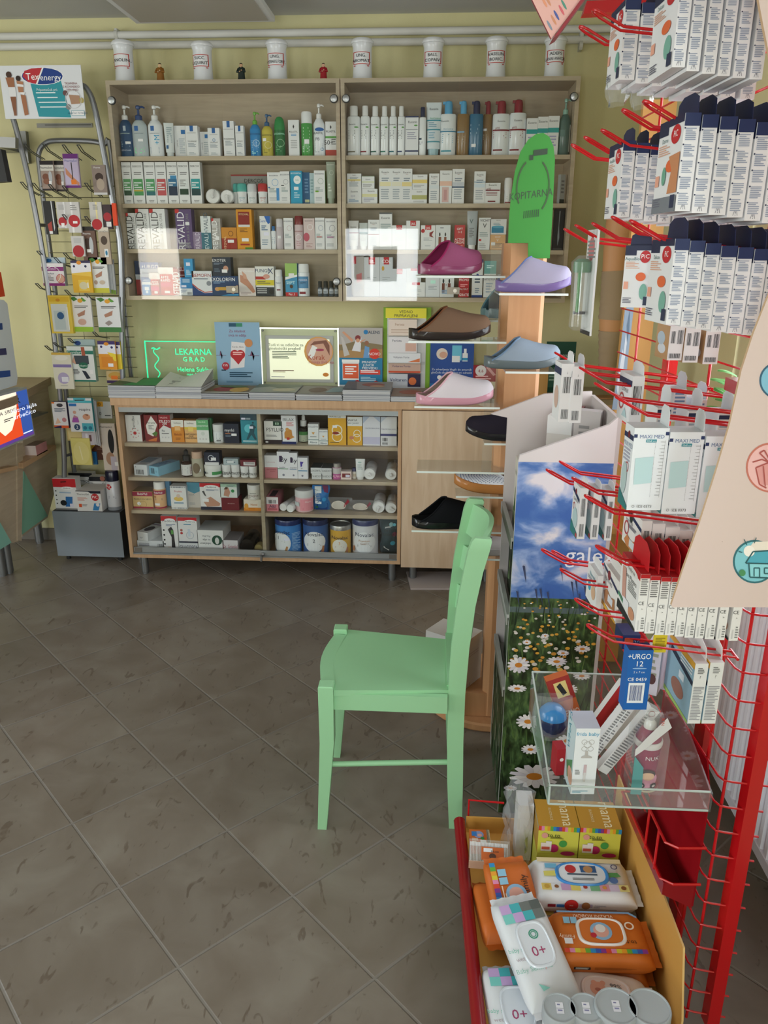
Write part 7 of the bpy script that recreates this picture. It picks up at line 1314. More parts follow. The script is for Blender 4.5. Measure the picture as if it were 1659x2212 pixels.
# ================================================================ red wire rack, its hooks and its goods
RD = 'c4161c/g'; RD2 = 'a81219/g'
TH = math.atan(.06); RX, RY = .57, 1.30
def G(u, v, z): return (RX-u*math.cos(TH)-v*math.sin(TH), RY-u*math.sin(TH)+v*math.cos(TH), z)
rack = tag(empty('red_wire_rack'), 'red wire sales rack with long hooks and a bottom tray', 'display rack')
def post(u, v, w_=.03, d=.03, z0=.03, z1=2.62):
    b = MB(); P = [G(u-w_/2, v-d/2, 0), G(u+w_/2, v-d/2, 0), G(u+w_/2, v+d/2, 0), G(u-w_/2, v+d/2, 0)]
    b.prism([(p[0], p[1]) for p in P], lambda p, t: (p[0], p[1], t), z0, z1, RD); b.build('post', rack)
post(-.058, .0, .026, .03); post(-.045, .2, .02, .05); post(-.045, .66, .02, .05)
b = MB()
for i in range(44):
    z = .06+i*.0585
    b.tube([G(0, .95, z), G(0, .02, z), G(-.006, .005, z), G(-.02, 0, z), G(-.082, -.012, z)], .0022, RD, 6)
b.build('wire_grid', rack)
for v in (.08, .32, .56, .8):
    b = MB(); b.tube([G(-.004, v, .03), G(-.004, v, 2.6)], .003, RD, 6); b.build('upright_wire', rack)
b = MB(); b.tube([G(-.012, .012, .03), G(-.012, .012, 2.6)], .003, RD, 6); b.build('upright_wire', rack)
b = MB(); P = [at_y(x, y, 1.75) for x, y in ((1266, 5), (1340, 2), (1340, 28), (1258, 33))]; b.prism([(p.x, p.z) for p in P], lambda p, t: (p[0], t, p[1]), 1.74, 1.77, RD2); b.box(P[1].x, .6, 1.74, 1.77, P[2].z, P[1].z, RD2); b.build('top_arm', rack)
for v in (.22, .7):
    b = MB(); p = G(-.03, v, 0); b.lathe([(.026, -.011), (.028, 0), (.026, .011)], '1b1b1c', 18, (p[0], p[1], .0285), axis='x'); b.box(p[0]-.008, p[0]+.008, p[1]-.012, p[1]+.012, .028, .06, '2a2a2a'); b.build('caster', rack)
def hook(px, py, Y, w_=.023):
    """double wire hook from the grid to the tip seen at (px, py) on the plane Y"""
    tip = at_y(px, py, Y); v = Y-RY; base = G(0, v+.06*(RX-tip.x), 0); L = base[0]-tip.x
    zb = tip.z-.02-.11*(L-.02); b = MB(); P = []
    for s in (-1, 1):
        q = [(base[0], Y+s*w_/2, zb), (tip.x+.045, Y+s*w_/2, zb+.11*(L-.045)), (tip.x+.01, Y+s*w_*.5, tip.z-.004), (tip.x+.001, Y+s*w_*.36, tip.z+.001), (tip.x-.003, Y+s*w_*.12, tip.z+.003)]
        P += q if s < 0 else q[::-1]
    b.tube(P, 0.0023, RD, 8); b.tube([(base[0], Y-w_/2-.008, zb), (base[0], Y+w_/2+.008, zb)], .003, RD, 6); b.build('hook', rack)
for h in ((1256, 62, 1.6), (1285, 27, 1.45), (1395, 224, 1.25), (1349, 242, 1.37), (1303, 285, 1.5), (1266, 300, 1.62), (1238, 316, 1.75), (1366, 482, 1.25), (1326, 473, 1.4), (1283, 486, 1.55), (1246, 490, 1.7), (1222, 498, 1.85), (1335, 862, 1.24), (1289, 832, 1.36), (1256, 798, 1.48), (1231, 781, 1.6), (1202, 765, 1.75),
          (1268, 1075, 1.26), (1240, 1036, 1.42), (1184, 1018, 1.55), (1212, 1000, 1.75), (1292, 1184, 1.22), (1214, 1233, 1.5), (1173, 1190, 1.62), (1246, 1298, 1.4), (1195, 1193, 1.75), (1272, 1354, 1.33)): hook(*h)
GX = 'boxes hanging on the red rack'
def spine(x0, x1, y0, y1, Y, dep, col, sp, fr, words, top=None, flap=None, grp=GX, Z=None, kw=None, nm='hanging_box'):
    """hanging carton: narrow side toward the street, printed face toward the room"""
    if Z: x0, x1, y0, y1 = Z[0]+x0/Z[2], Z[0]+x1/Z[2], Z[1]+y0/Z[2], Z[1]+y1/Z[2]
    p = at_y(x0, y1, Y); q = at_y(x1, y1, Y); h = at_y(x0, y0, Y).z-p.z; w_ = q.x-p.x
    o = carton(nm, w_, dep, h, col, DS(sp) if sp else '', None, ((p.x+q.x)/2, Y, p.z), TH, faces={'l': DS(fr)} if fr else None, **(kw or {}))
    if flap:
        m = MB(); m.prism([(.08*dep, h), (.12*dep, h+flap*.75), (.3*dep, h+flap), (.7*dep, h+flap), (.88*dep, h+flap*.75), (.92*dep, h)], lambda P_, t: (t, P_[0], P_[1]), w_/2-.0012, w_/2-.0002, top or col); f = m.build('hang_tab', o)
    tag(o, words, 'box', grp); return o
para = ';'.join('l .12 %.3f .8 %.3f 7 8f9bb0;c .06 %.3f .05 2a3350' % (.06+i*.165, .19+i*.165, .19+i*.165) for i in range(5))
D['pict'] = 'r 0 .84 .4 1 1b2344;r .4 .92 1 1 1b2344;o .72 .82 .19 .1 c0252c;t .72 .83 .07 fff PiC;t .3 .79 .05 3a6a6a #;l .06 .62 .55 .74 5 d9a890;o .62 .5 .18 .07 e06a3a;r .04 .3 .2 .42 e8a890;o .75 .26 .14 .13 7ab0a0;l .05 .06 .35 .16 4 667;r .78 .04 .95 .18 2a3350'
D['knee'] = D['pict'].replace('o .75 .26 .14 .13 7ab0a0', 'p c98a60 .6,.2 .98,.2 .98,.62 .55,.6 .7,.45;r 0 0 1 .17 7a8088;o .4 .4 .08 .1 6fa890')
D['wrn'] = 't .5 .045 .05 556 /!\\;'+para
def nth(i): return ['frontmost', 'second', 'third', 'fourth', 'fifth', 'sixth', 'seventh', 'eighth', 'ninth', 'tenth'][i]
ZA, ZBq, ZCq = (1140, 0, 3.197), (1200, 200, 3.614), (1200, 440, 3.614)
NV = '1e2c56'
def row(Z, Y, dep, xs, hh, face, where, navy=True, top='1a2348', wid=None, flap=.022, col='e6e7e9', sp='<wrn:>', lim=None, dY=0.0):
    for i, (x0, x1, yb) in enumerate(xs):
        px0, px1, pyb = Z[0]+x0/Z[2], Z[0]+x1/Z[2], Z[1]+yb/Z[2]; Yi = Y-dY*i
        p = at_y(px0, pyb, Yi); d_ = ray(px0, pyb)
        pyt = pyb-hh*F/(Yi*.97)
        spx = (sp+(';r 0 .87 1 1 %s' % NV if navy else ''))
        spine(px0, px1, pyt, pyb, Yi, dep, col, spx, face if i == 0 else 'r 0 .84 1 1 1b2344;l .1 .1 .9 .7 8 c9ccd2', '%s, %s from the hook tip' % (where, 'the '+nth(i)) if i else '%s, frontmost on its hook' % where, top=top, flap=flap, kw={'top': NV} if navy else None)
row(ZA, 1.18, .1, [(995, 1085, 465), (1095, 1183, 492), (1203, 1293, 510), (1310, 1395, 525), (1415, 1503, 538), (1530, 1618, 548)], .142, '<pict:Delicate>', 'white plaster box, top row, near hook')
row(ZA, 1.5, .085, [(630, 735, 552), (742, 847, 577), (857, 962, 595), (975, 1078, 608), (1090, 1192, 635), (1205, 1312, 655), (1330, 1430, 675), (1465, 1565, 685)], .15, '<pict:Delicate>', 'white plaster box, top row, far hook')
row(ZBq, 1.2, .1, [(930, 1050, 925), (1060, 1183, 940), (1195, 1325, 955), (1335, 1460, 975), (1470, 1598, 1000), (1610, 1735, 1020)], .146, '<knee:Dermo>', 'white knee plaster box, second row, near hook', flap=.03)
row(ZBq, 1.5, .085, [(478, 575, 972), (582, 680, 990), (688, 785, 1005), (798, 895, 1015), (908, 1005, 1030), (1015, 1110, 1040), (1125, 1222, 1055), (1235, 1335, 1068), (1345, 1438, 1082)], .142, '<pict:AquaBloc>', 'white plaster box, second row, far hook', flap=.024)
row(ZCq, 1.2, .1, [(860, 972, 945), (975, 1088, 960), (1093, 1208, 980), (1210, 1333, 1000), (1338, 1453, 1012), (1460, 1568, 1025), (1575, 1688, 1035)], .128, '<pict:Delicate>', 'white plaster box, third row, near hook', flap=.03)
# boxes turned to face the shop
def facing(px0, px1, py0, py1, Y, d, col, ds, lb, rot=TH, cat='box', grp=GX, faces=None, tab=None, tcol='1a2348', kw=None):
    p = at_y(px0, py1, Y); q = at_y(px1, py1, Y); h = at_y((px0+px1)/2, py0, Y).z-p.z
    o = carton('hanging_box', (q.x-p.x)/max(.5, math.cos(rot)), d, h, col, DS(ds), None, ((p.x+q.x)/2, Y, p.z), rot, faces=faces, **(kw or {})); tag(o, lb, cat, grp)
    if tab:
        w_ = (q.x-p.x); m = MB(); m.prism([(-w_*.4, h), (-w_*.36, h+tab*.8), (-w_*.2, h+tab), (w_*.2, h+tab), (w_*.36, h+tab*.8), (w_*.4, h)], lambda P_, t: (P_[0], t, P_[1]), d-.0012, d-.0002, tcol); m.build('hang_tab', o)
    return o
facing(1342, 1398, 530, 664, 1.4, .02, 'e4e6e8', '<pict:AquaBloc>', 'white waterproof plaster box turned to face the room in the third row', -.3, tab=.02)
ZM = (1160, 850, 3.325)
for i, (x0, x1, y0, y1) in enumerate(((868, 983, 955, 1222), (988, 1108, 970, 1240), (1145, 1262, 985, 1252))):
    spine(x0, x1, y0, y1, 1.5, .07, 'e2e2e4', 'k .12 .5 .42 .85 7 222;k .55 .48 .95 .88 9 222;k .1 .06 .9 .2 14 222', 'r 0 0 1 1 b08a60;o .5 .3 .3 .15 c9ced4;o .4 .6 .3 .2 a9b8c4', 'bar-coded box below the third row, %s' % ('nearest the orange display', 'middle of three', 'nearest the window')[i], Z=ZCq)
mx = 'r 0 .885 .1 .925 26345f;r .9 .915 1 .955 26345f;t .52 .9 .045 5a6f9a MAXI MED;r .36 .83 .66 .865 2f8a96;t .51 .848 .022 e4f0f0 50x8 cm;p b9d6d8 .12,.32 .63,.34 .62,.66 .1,.64;l .63 .16 .64 .84 40 888;'+';'.join('r %.2f %.3f .9 %.3f 333' % (.8 if i % 2 else .76, .19+i*.0405, .193+i*.0405) for i in range(17))+';t .5 .055 .035 333 CE 0373;O .16 .055 .04 .01 444;O .3 .055 .04 .01 999;r .88 .17 .885 .86 444'
mf = 'r 0 .84 1 .9 1c2a50;c .5 .89 .12 6a1c22;t .5 .77 .06 8a9ab0 MAXI MED;l .1 .55 .8 .72 4 aab;O .6 .5 .18 .04 b0484c;o .4 .35 .3 .2 b4c8c8;p 2f7a7a 0,0 1,0 1,.05 0,.2'
for i, (x0, x1, y0, y1) in enumerate(((640, 888, 245, 835), (888, 1134, 275, 862), (1138, 1386, 305, 888))):
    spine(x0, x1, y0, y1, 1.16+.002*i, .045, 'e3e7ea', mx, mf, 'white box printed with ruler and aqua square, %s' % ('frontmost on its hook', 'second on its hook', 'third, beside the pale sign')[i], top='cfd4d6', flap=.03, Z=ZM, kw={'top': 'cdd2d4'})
Zc4 = (1160, 700, 3.325); bc = 'k .2 .5 .8 .78 9 222;k .2 .05 .8 .22 9 222;t .5 .85 .05 777 i'
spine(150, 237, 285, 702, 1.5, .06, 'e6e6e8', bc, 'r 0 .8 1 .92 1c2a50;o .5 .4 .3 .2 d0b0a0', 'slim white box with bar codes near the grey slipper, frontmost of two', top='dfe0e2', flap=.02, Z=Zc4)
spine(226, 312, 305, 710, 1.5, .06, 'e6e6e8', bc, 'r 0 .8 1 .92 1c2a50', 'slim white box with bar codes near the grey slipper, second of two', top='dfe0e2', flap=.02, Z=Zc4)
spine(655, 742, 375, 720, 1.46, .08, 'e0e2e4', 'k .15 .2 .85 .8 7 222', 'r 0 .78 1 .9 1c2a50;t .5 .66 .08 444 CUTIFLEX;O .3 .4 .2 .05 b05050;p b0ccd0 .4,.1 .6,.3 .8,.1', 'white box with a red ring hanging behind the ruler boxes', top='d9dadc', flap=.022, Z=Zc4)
for i, (x0, x1, y0) in enumerate(((835, 932, 600), (1055, 1155, 625), (1270, 1378, 640))):
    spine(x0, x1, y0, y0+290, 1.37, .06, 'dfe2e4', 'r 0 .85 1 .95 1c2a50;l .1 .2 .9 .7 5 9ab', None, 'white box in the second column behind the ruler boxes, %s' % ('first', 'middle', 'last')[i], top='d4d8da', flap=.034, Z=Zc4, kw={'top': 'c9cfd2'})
for i, (x0, x1, y0) in enumerate(((960, 1052, 470), (1100, 1195, 545))):
    spine(x0, x1, y0, y0+230, 1.52, .06, 'dde2e6', 'l .1 .2 .9 .9 6 6a8ab0;r 0 .1 1 .2 1c2a50', None, 'white box with blue print in the third column behind the ruler boxes, %s' % ('inner', 'outer')[i], top='d2d6da', flap=.03, Z=Zc4)
for i, (x0, x1, y0, y1) in enumerate(((283, 340, 680, 1045), (380, 436, 695, 1048), (480, 531, 705, 1055))):
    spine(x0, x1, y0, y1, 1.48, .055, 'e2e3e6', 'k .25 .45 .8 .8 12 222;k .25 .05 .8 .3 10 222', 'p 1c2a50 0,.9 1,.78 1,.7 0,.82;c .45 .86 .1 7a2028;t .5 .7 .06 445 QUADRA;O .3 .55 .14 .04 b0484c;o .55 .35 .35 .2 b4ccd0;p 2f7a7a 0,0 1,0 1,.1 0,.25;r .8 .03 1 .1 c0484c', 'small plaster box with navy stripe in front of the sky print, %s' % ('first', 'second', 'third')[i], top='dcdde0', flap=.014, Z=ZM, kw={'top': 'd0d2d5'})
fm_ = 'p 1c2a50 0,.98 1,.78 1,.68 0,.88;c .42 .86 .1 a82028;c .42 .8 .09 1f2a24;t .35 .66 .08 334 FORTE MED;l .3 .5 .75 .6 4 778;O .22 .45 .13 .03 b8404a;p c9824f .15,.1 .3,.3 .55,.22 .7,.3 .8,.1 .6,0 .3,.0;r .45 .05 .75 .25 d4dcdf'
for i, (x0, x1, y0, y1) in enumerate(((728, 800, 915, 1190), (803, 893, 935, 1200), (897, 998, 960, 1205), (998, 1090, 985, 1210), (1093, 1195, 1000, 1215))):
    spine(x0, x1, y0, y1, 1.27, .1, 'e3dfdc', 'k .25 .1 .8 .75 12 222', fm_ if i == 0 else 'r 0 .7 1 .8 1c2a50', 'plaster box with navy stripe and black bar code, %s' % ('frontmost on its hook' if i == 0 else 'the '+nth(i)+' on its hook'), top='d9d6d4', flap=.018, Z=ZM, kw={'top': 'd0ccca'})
ZFq = (1160, 1080, 3.325)
ce = 'l .12 .62 .85 .95 9 777;t .35 .5 .06 333 CE;t .5 .4 .035 444 >;r .2 .03 .35 .2 c9c9c9;l .55 .03 .9 .25 5 888'
for i, (x0, x1, yb) in enumerate(((700, 768, 945), (770, 840, 958), (845, 912, 968), (917, 984, 970), (988, 1053, 980), (1058, 1124, 988), (1131, 1196, 992), (1204, 1270, 998), (1283, 1346, 1005), (1376, 1441, 1010))):
    spine(x0, x1, yb-415, yb, 1.18, .1, 'e6e5e3', ce+';r 0 .93 1 1 b81a22', 'r 0 .88 1 1 b81a22;o .55 .88 .34 .07 dcdad6;t .55 .88 .07 555 Medibrink;t .55 .74 .08 333 Corn Plasters;l .45 .5 .9 .68 5 9a9a98;p c9988a .1,.8 .3,.82 .4,.3 .2,.3;o .75 .2 .16 .1 c98f70;r .3 .2 .6 .32 e4e4e8;p 4f8a6a 0,.3 .3,.24 .3,.18 0,.24;p 22262a 0,0 1,0 1,.04 0,.16', 'white box with red top and red hang tab, %s' % ('frontmost of the ten' if i == 0 else 'the '+nth(i)+' of the ten'), top='c01c24', flap=.042, Z=ZFq, kw={'top': 'b81a22'})
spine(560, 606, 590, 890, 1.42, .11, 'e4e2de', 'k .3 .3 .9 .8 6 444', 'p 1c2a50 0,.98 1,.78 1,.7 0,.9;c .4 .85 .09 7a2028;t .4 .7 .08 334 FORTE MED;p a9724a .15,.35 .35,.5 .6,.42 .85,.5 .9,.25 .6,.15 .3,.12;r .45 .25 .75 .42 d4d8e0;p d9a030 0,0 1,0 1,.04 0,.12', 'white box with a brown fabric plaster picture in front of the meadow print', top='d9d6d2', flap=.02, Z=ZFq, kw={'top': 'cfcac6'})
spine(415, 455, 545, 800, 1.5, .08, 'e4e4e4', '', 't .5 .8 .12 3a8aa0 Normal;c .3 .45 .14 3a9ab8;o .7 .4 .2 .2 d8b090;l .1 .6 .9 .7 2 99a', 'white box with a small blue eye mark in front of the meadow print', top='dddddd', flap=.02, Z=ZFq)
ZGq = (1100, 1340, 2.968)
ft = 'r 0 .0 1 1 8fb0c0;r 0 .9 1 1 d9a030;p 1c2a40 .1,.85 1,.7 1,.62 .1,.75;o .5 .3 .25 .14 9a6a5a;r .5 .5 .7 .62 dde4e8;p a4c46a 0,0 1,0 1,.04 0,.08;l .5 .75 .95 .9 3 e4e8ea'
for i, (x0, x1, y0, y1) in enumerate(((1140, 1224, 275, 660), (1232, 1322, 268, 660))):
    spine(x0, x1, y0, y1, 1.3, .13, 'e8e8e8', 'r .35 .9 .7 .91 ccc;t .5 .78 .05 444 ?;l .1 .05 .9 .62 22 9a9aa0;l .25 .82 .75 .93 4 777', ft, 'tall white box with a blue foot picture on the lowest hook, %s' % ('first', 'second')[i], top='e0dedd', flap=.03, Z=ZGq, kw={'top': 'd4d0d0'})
facing(1345, 1397, 1404, 1532, 1.31, .03, '1f62b0', 't .45 .9 .09 fff +URGO;t .5 .78 .09 fff 12;o .5 .7 .3 .012 8fb4e0;t .5 .64 .035 dde8f4 2 x 7 cm;t .45 .52 .06 fff CE 0459;r .12 .12 .8 .46 e8eaf0;k .2 .16 .72 .42 14 1f3a7a', 'bright blue box with bar code hanging over the clear tray', kw={'top': '1d2a5a'})
facing(1343, 1381, 1372, 1402, 1.34, .05, '1d2a5a', 'r .1 .1 .6 .8 c9502f;t .8 .5 .3 8fa4d0 20', 'dark navy box end with an orange patch behind the bright blue box')
facing(1408, 1438, 1372, 1409, 1.33, .002, 'd9c52f', 'l .15 .1 .85 .85 8 9a8a20', 'small yellow tag hanging on the lowest hook', cat='tag')
for i, (x0, x1, y0, y1, c, ds) in enumerate(((1392, 1416, 1386, 1500, 'd0c9d4', 'l .2 .3 .8 .9 5 998;o .5 .3 .3 .1 5a3a3a'), (1424, 1444, 1398, 1490, 'c4bcd0', 'l .2 .3 .8 .9 5 a9a;o .5 .4 .3 .1 3a2a3a'))):
    facing(x0, x1, y0, y1, 1.42+.05*i, .08, c, ds, 'lilac-white box %s the bright blue box' % ('just behind', 'farther behind')[i], -.5, faces={'l': ds})
def card(nm, w_, d_, h_, col, ds, loc, rot, lb, cat='box', faces=None, kw=None, grp=None): return tag(carton(nm, w_, d_, h_, col, ds, None, loc, rot, faces=faces, **(kw or {})), lb, cat, grp)
# ---------------------------------------------------------------- clear tray hung on the rack
TX0, TX1, TY0, TY1, TZ = .238, .53, 1.25, 1.56, .622
root = tag(empty('clear_tray'), 'clear acrylic tray with small goods hung on the red rack', 'tray'); b = MB()
b.box(TX0, TX1, TY0, TY1, TZ-.004, TZ, 'acrylic'); b.box(TX0, TX1, TY0-.004, TY0, TZ-.004, TZ+.036, 'acrylic'); b.box(TX0, TX1, TY1, TY1+.004, TZ-.004, TZ+.1, 'acrylic')
for x in (TX0-.004, TX1): b.prism([(TY0-.004, TZ-.004), (TY1, TZ-.004), (TY1, TZ+.1), (TY0+.02, TZ+.04), (TY0-.004, TZ+.036)], lambda p, t: (t, p[0], p[1]), x, x+.004, 'acrylic')
b.build('tray_body', root); b = MB()
for q in (((TX0-.002, TY1, TZ+.1), (TX0-.002, TY0, TZ+.037), (TX1, TY0, TZ+.037)), ((TX0-.002, TY0-.002, TZ-.003), (TX1, TY0-.002, TZ-.003)), ((TX0-.002, TY0-.002, TZ-.003), (TX0-.002, TY0-.002, TZ+.036)), ((TX0-.002, TY1, TZ+.1), (TX1, TY1, TZ+.1)), ((TX0-.002, TY0, TZ-.003), (TX0-.002, TY1, TZ-.003))): b.tube(q, .0022, 'b9c4be/g', 6)
b.build('polished_edge', root)
p = at_y(1257, 1722, 1.275)
card('medicine_box', .045, .06, .145, 'e4e6e8', 't .5 .92 .055 3a9ac0 frida baby;O .52 .76 .16 .02 a8a4a0;O .38 .8 .12 .02 b8b4b0;O .68 .8 .12 .02 b8b4b0;O .4 .7 .12 .02 b8b4b0;O .66 .7 .12 .02 b8b4b0;p b9b4b0 .3,.56 .75,.56 .75,.58 .58,.6 .56,.67 .46,.67 .44,.6 .3,.58;r .45 .3 .57 .46 c9b0b4;r .46 .2 .56 .34 d0ccca;r .38 .12 .64 .14 b0aca8;l .1 .3 .3 .38 3 999;l .05 .02 .7 .06 2 7ab0c4', (p.x, 1.275, TZ+.001), TH, 'tall white carton with a syringe drawing in the clear tray', 'box', {'l': 'r 0 0 1 1 c4d4d8;p 4f8a5a .2,.3 .9,.5 .9,.2 .4,.1;T .3 .8 .12 3a8aa0 WHATS;c .75 .22 .3 d8a890'}, {'top': 'c9ccda'})
# cup in its carry pack
p = at_y(1398, 1724, 1.275); root = tag(empty('drinking_cup', (p.x, 1.31, TZ+.001)), 'crimson toddler cup with a clear lid in a clear carry pack', 'cup')
b = MB(); b.lathe([(.02, 0), (.022, .006), (.0215, .04), (.024, .085), (.0245, .095)], '8f1a4a/g', 24); b.decal('t .6 .86 .1 e8dce0 NUK;o .5 .3 .38 .2 e09ab4;o .48 .44 .3 .13 3a1f24;o .5 .4 .24 .1 e4b898;c .3 .16 .12 2a1a20;c .72 .16 .12 2a1a20;c .3 .16 .06 d8c8c8;c .72 .16 .06 d8c8c8;r 0 0 1 .05 c9b49a', cylmap(.0232, 1, .004), .046, .085, base=.0012, curved=True); b.build('cup_body', root)
b = MB(); b.lathe([(.025, .095), (.0265, .1), (.0265, .106), (.024, .108)], 'e2dcdc', 24); b.build('collar', root)
b = MB(); b.lathe([(.024, .109), (.021, .118), (.016, .128), (.012, .131)], '8f1a4a/g', 24); b.lathe([(.012, .131), (.011, .142), (.006, .148)], 'd9d6d0/g', 18); b.build('lid', root)
b = MB()
rows = []
for z, s, dy in ((0, 1, 0), (.12, 1, 0), (.15, .75, 0), (.172, .5, 0)): rows.append([(-.031*s, -.028*s, z), (.031*s, -.028*s, z), (.031*s, .026*s, z), (-.031*s, .026*s, z)])
b.grid(rows, 'film', True); b.build('clear_pack', root)
b = MB(); b.prism([(-.0305, 0), (-.01, 0), (-.012, .06), (-.0305, .085)], lambda p, t: (p[0], t, p[1]), -.0292, -.0285, '5f9a9a'); b.prism([(-.031, .085), (-.015, .1), (.03, .15), (.02, .17), (-.01, .13), (-.031, .1)], lambda p, t: (p[0], t, p[1]), -.0298, -.029, 'd4d2d2'); b.decal('T .5 .5 .2 c0402f NUK', lambda x, y, l: (.0+x, -.0300-l, .148+y), .025, .03); b.build('pack_card', root)
for i, (x, y, z, w_, h_, ty, ds, c, lb) in enumerate(((.36, 1.44, TZ+.001, .07, .15, .5, 'T .3 .5 .16 333 Heat Patch;r 0 .0 .3 1 b02a2a;T .7 .7 .1 777 LIVSANE', 'dcdad6', 'white heat patch carton leaning in the clear tray, upper'), (.33, 1.375, TZ+.001, .022, .155, .52, 'l .1 .1 .9 .9 20 8a8a8a;r .45 0 .55 1 eee', 'e6e4e2', 'white carton edge with fine print leaning in the clear tray, inner'), (.355, 1.345, TZ+.001, .022, .17, .56, 'l .1 .08 .9 .9 22 8a8a8a;O .5 .93 .3 .05 b0605a', 'e8e6e4', 'white carton edge with fine print leaning in the clear tray, outer'))):
    card('medicine_box', w_, .02 if i else .018, h_, c, ds, (x, y, z), (0, ty, TH), lb)
card('medicine_box', .05, .03, .12, 'c4632f', 'r 0 .55 1 1 9a2a22;r .25 .62 .8 .92 d8c07a;p 222 .35,.85 .55,.9 .7,.68 .5,.65;t .5 .3 .12 e8d8c8 THERMO', (.325, 1.5, TZ+.001), (-.15, -.35, .1), 'orange and dark red heat plaster carton in the back of the clear tray', faces={'l': 'r 0 0 1 1 b0502a'})
card('medicine_box', .02, .03, .06, 'a81f2a', 'c .5 .6 .2 e8d8d8', (.27, 1.33, TZ+.001), .2, 'small red packet beside the tall syringe carton')
root = tag(empty('spray_bulb', (.272, 1.475, TZ+.001)), 'blue and navy nasal bulb in a clear bag in the clear tray', 'nasal bulb')
b = MB(); b.lathe([(.02, .0), (.031, .012), (.034, .03), (.03, .042)], '1f2c50/g', 22); b.build('base', root); b = MB(); b.lathe([(.03, .042), (.027, .056), (.018, .066), (.006, .07), (.0004, .071)], '3a86c4/g', 22); b.build('dome', root)
b = MB(); rows = []; rnd = random.Random(3)
for k in range(6): rows.append([((.043+rnd.uniform(-.003, .003))*math.cos(2*math.pi*i/14)*(1-.1*k/5), (.036)*math.sin(2*math.pi*i/14)*(1-.15*k), .003+.018*k) for i in range(14)])
b.grid(rows, 'film', True); b.build('clear_bag', root)
# ---------------------------------------------------------------- tray at the foot of the rack
root = tag(empty('rack_tray'), 'low tray with red tube rim and orange card side full of wipes', 'tray')
TL, TR2, TYa, TYb, TF = .118, .51, 1.0, 1.775, .1
b = MB(); b.box(TL, TR2, TYa, TYb, TF-.006, TF, 'cf9a4a'); b.build('tray_floor', root)
b = MB(); b.tube([(.128, TYa, .135), (.1, TYb, .135)], .0155, '8f141c/g', 14); b.build('rim_tube', root)
b = MB(); b.prism([(1.17, TF), (TYb, TF), (TYb, .305), (1.215, .325), (1.17, .19)], lambda p, t: (t, p[0], p[1]), TR2, TR2+.004, 'cf9a4e', side='e0b878'); b.build('card_side', root)
b = MB(); b.box(TL, TR2, TYb, TYb+.004, TF, TF+.05, 'cf9a4a'); b.tube([(.125, TYb+.02, .05), (.125, TYb+.02, .19), (.22, TYb+.02, .185)], .003, RD, 6); b.build('back_edge', root)
for y in (1.05, 1.7): b = MB(); b.box(TL+.03, TR2+.02, y, y+.02, TF-.03, TF-.0065, RD2); b.box(TL+.05, TL+.07, y, y+.02, 0, TF-.03, RD2); b.build('support', root)
# basket hanging on the cage end: smoked red pocket
root = tag(empty('red_pocket'), 'translucent red plastic pocket with a wire frame on the rack', 'pocket holder')
special('redpocket', .75, 'a01820', .08)
def U(u, v, z): return G(u, v, z)
b = MB(); pz0, pz1 = .33, .66; v0, v1 = .015, .3
b.poly([U(.075, v0, pz0+.03), U(.075, v1, pz0+.03), U(.012, v1, pz0), U(.012, v0, pz0)], '8f141c/g')
b.prism([(v0, pz0), (v1, pz0), (v1, pz1), (v0+.03, pz1), (v0, pz1-.06)], lambda p, t: U(t, p[0], p[1]), .010, .013, 'redpocket')
b.prism([(v0, pz0+.03), (v1, pz0+.03), (v1, pz0+.06), (v0, pz0+.06)], lambda p, t: U(t, p[0], p[1]), .075, .078, '8f141c/g'); b.prism([(.012, pz0-.005), (.076, pz0+.03), (.076, pz0+.06), (.012, pz0+.055)], lambda p, t: U(p[0], t, p[1]), v0, v0+.002, '8f141c/g'); b.build('pocket', root)
for z in (pz0+.06, pz0+.15): b = MB(); b.tube([U(.004, v0-.004, z), U(.06, v0-.004, z), U(.08, v0+.012, z), U(.08, v1, z), U(.004, v1, z)], .003, RD, 6); b.build('wire_frame', root)
b = MB(); b.tube([U(.08, v0+.05, pz0+.05), U(.08, v0+.05, pz0+.15)], .0028, RD, 6); b.build('wire_upright', root); b = MB(); b.tube([U(.08, v0+.11, pz0+.05), U(.08, v0+.11, pz0+.15)], .0028, RD, 6); b.build('wire_upright', root)
GW = 'baby care goods in the low tray'
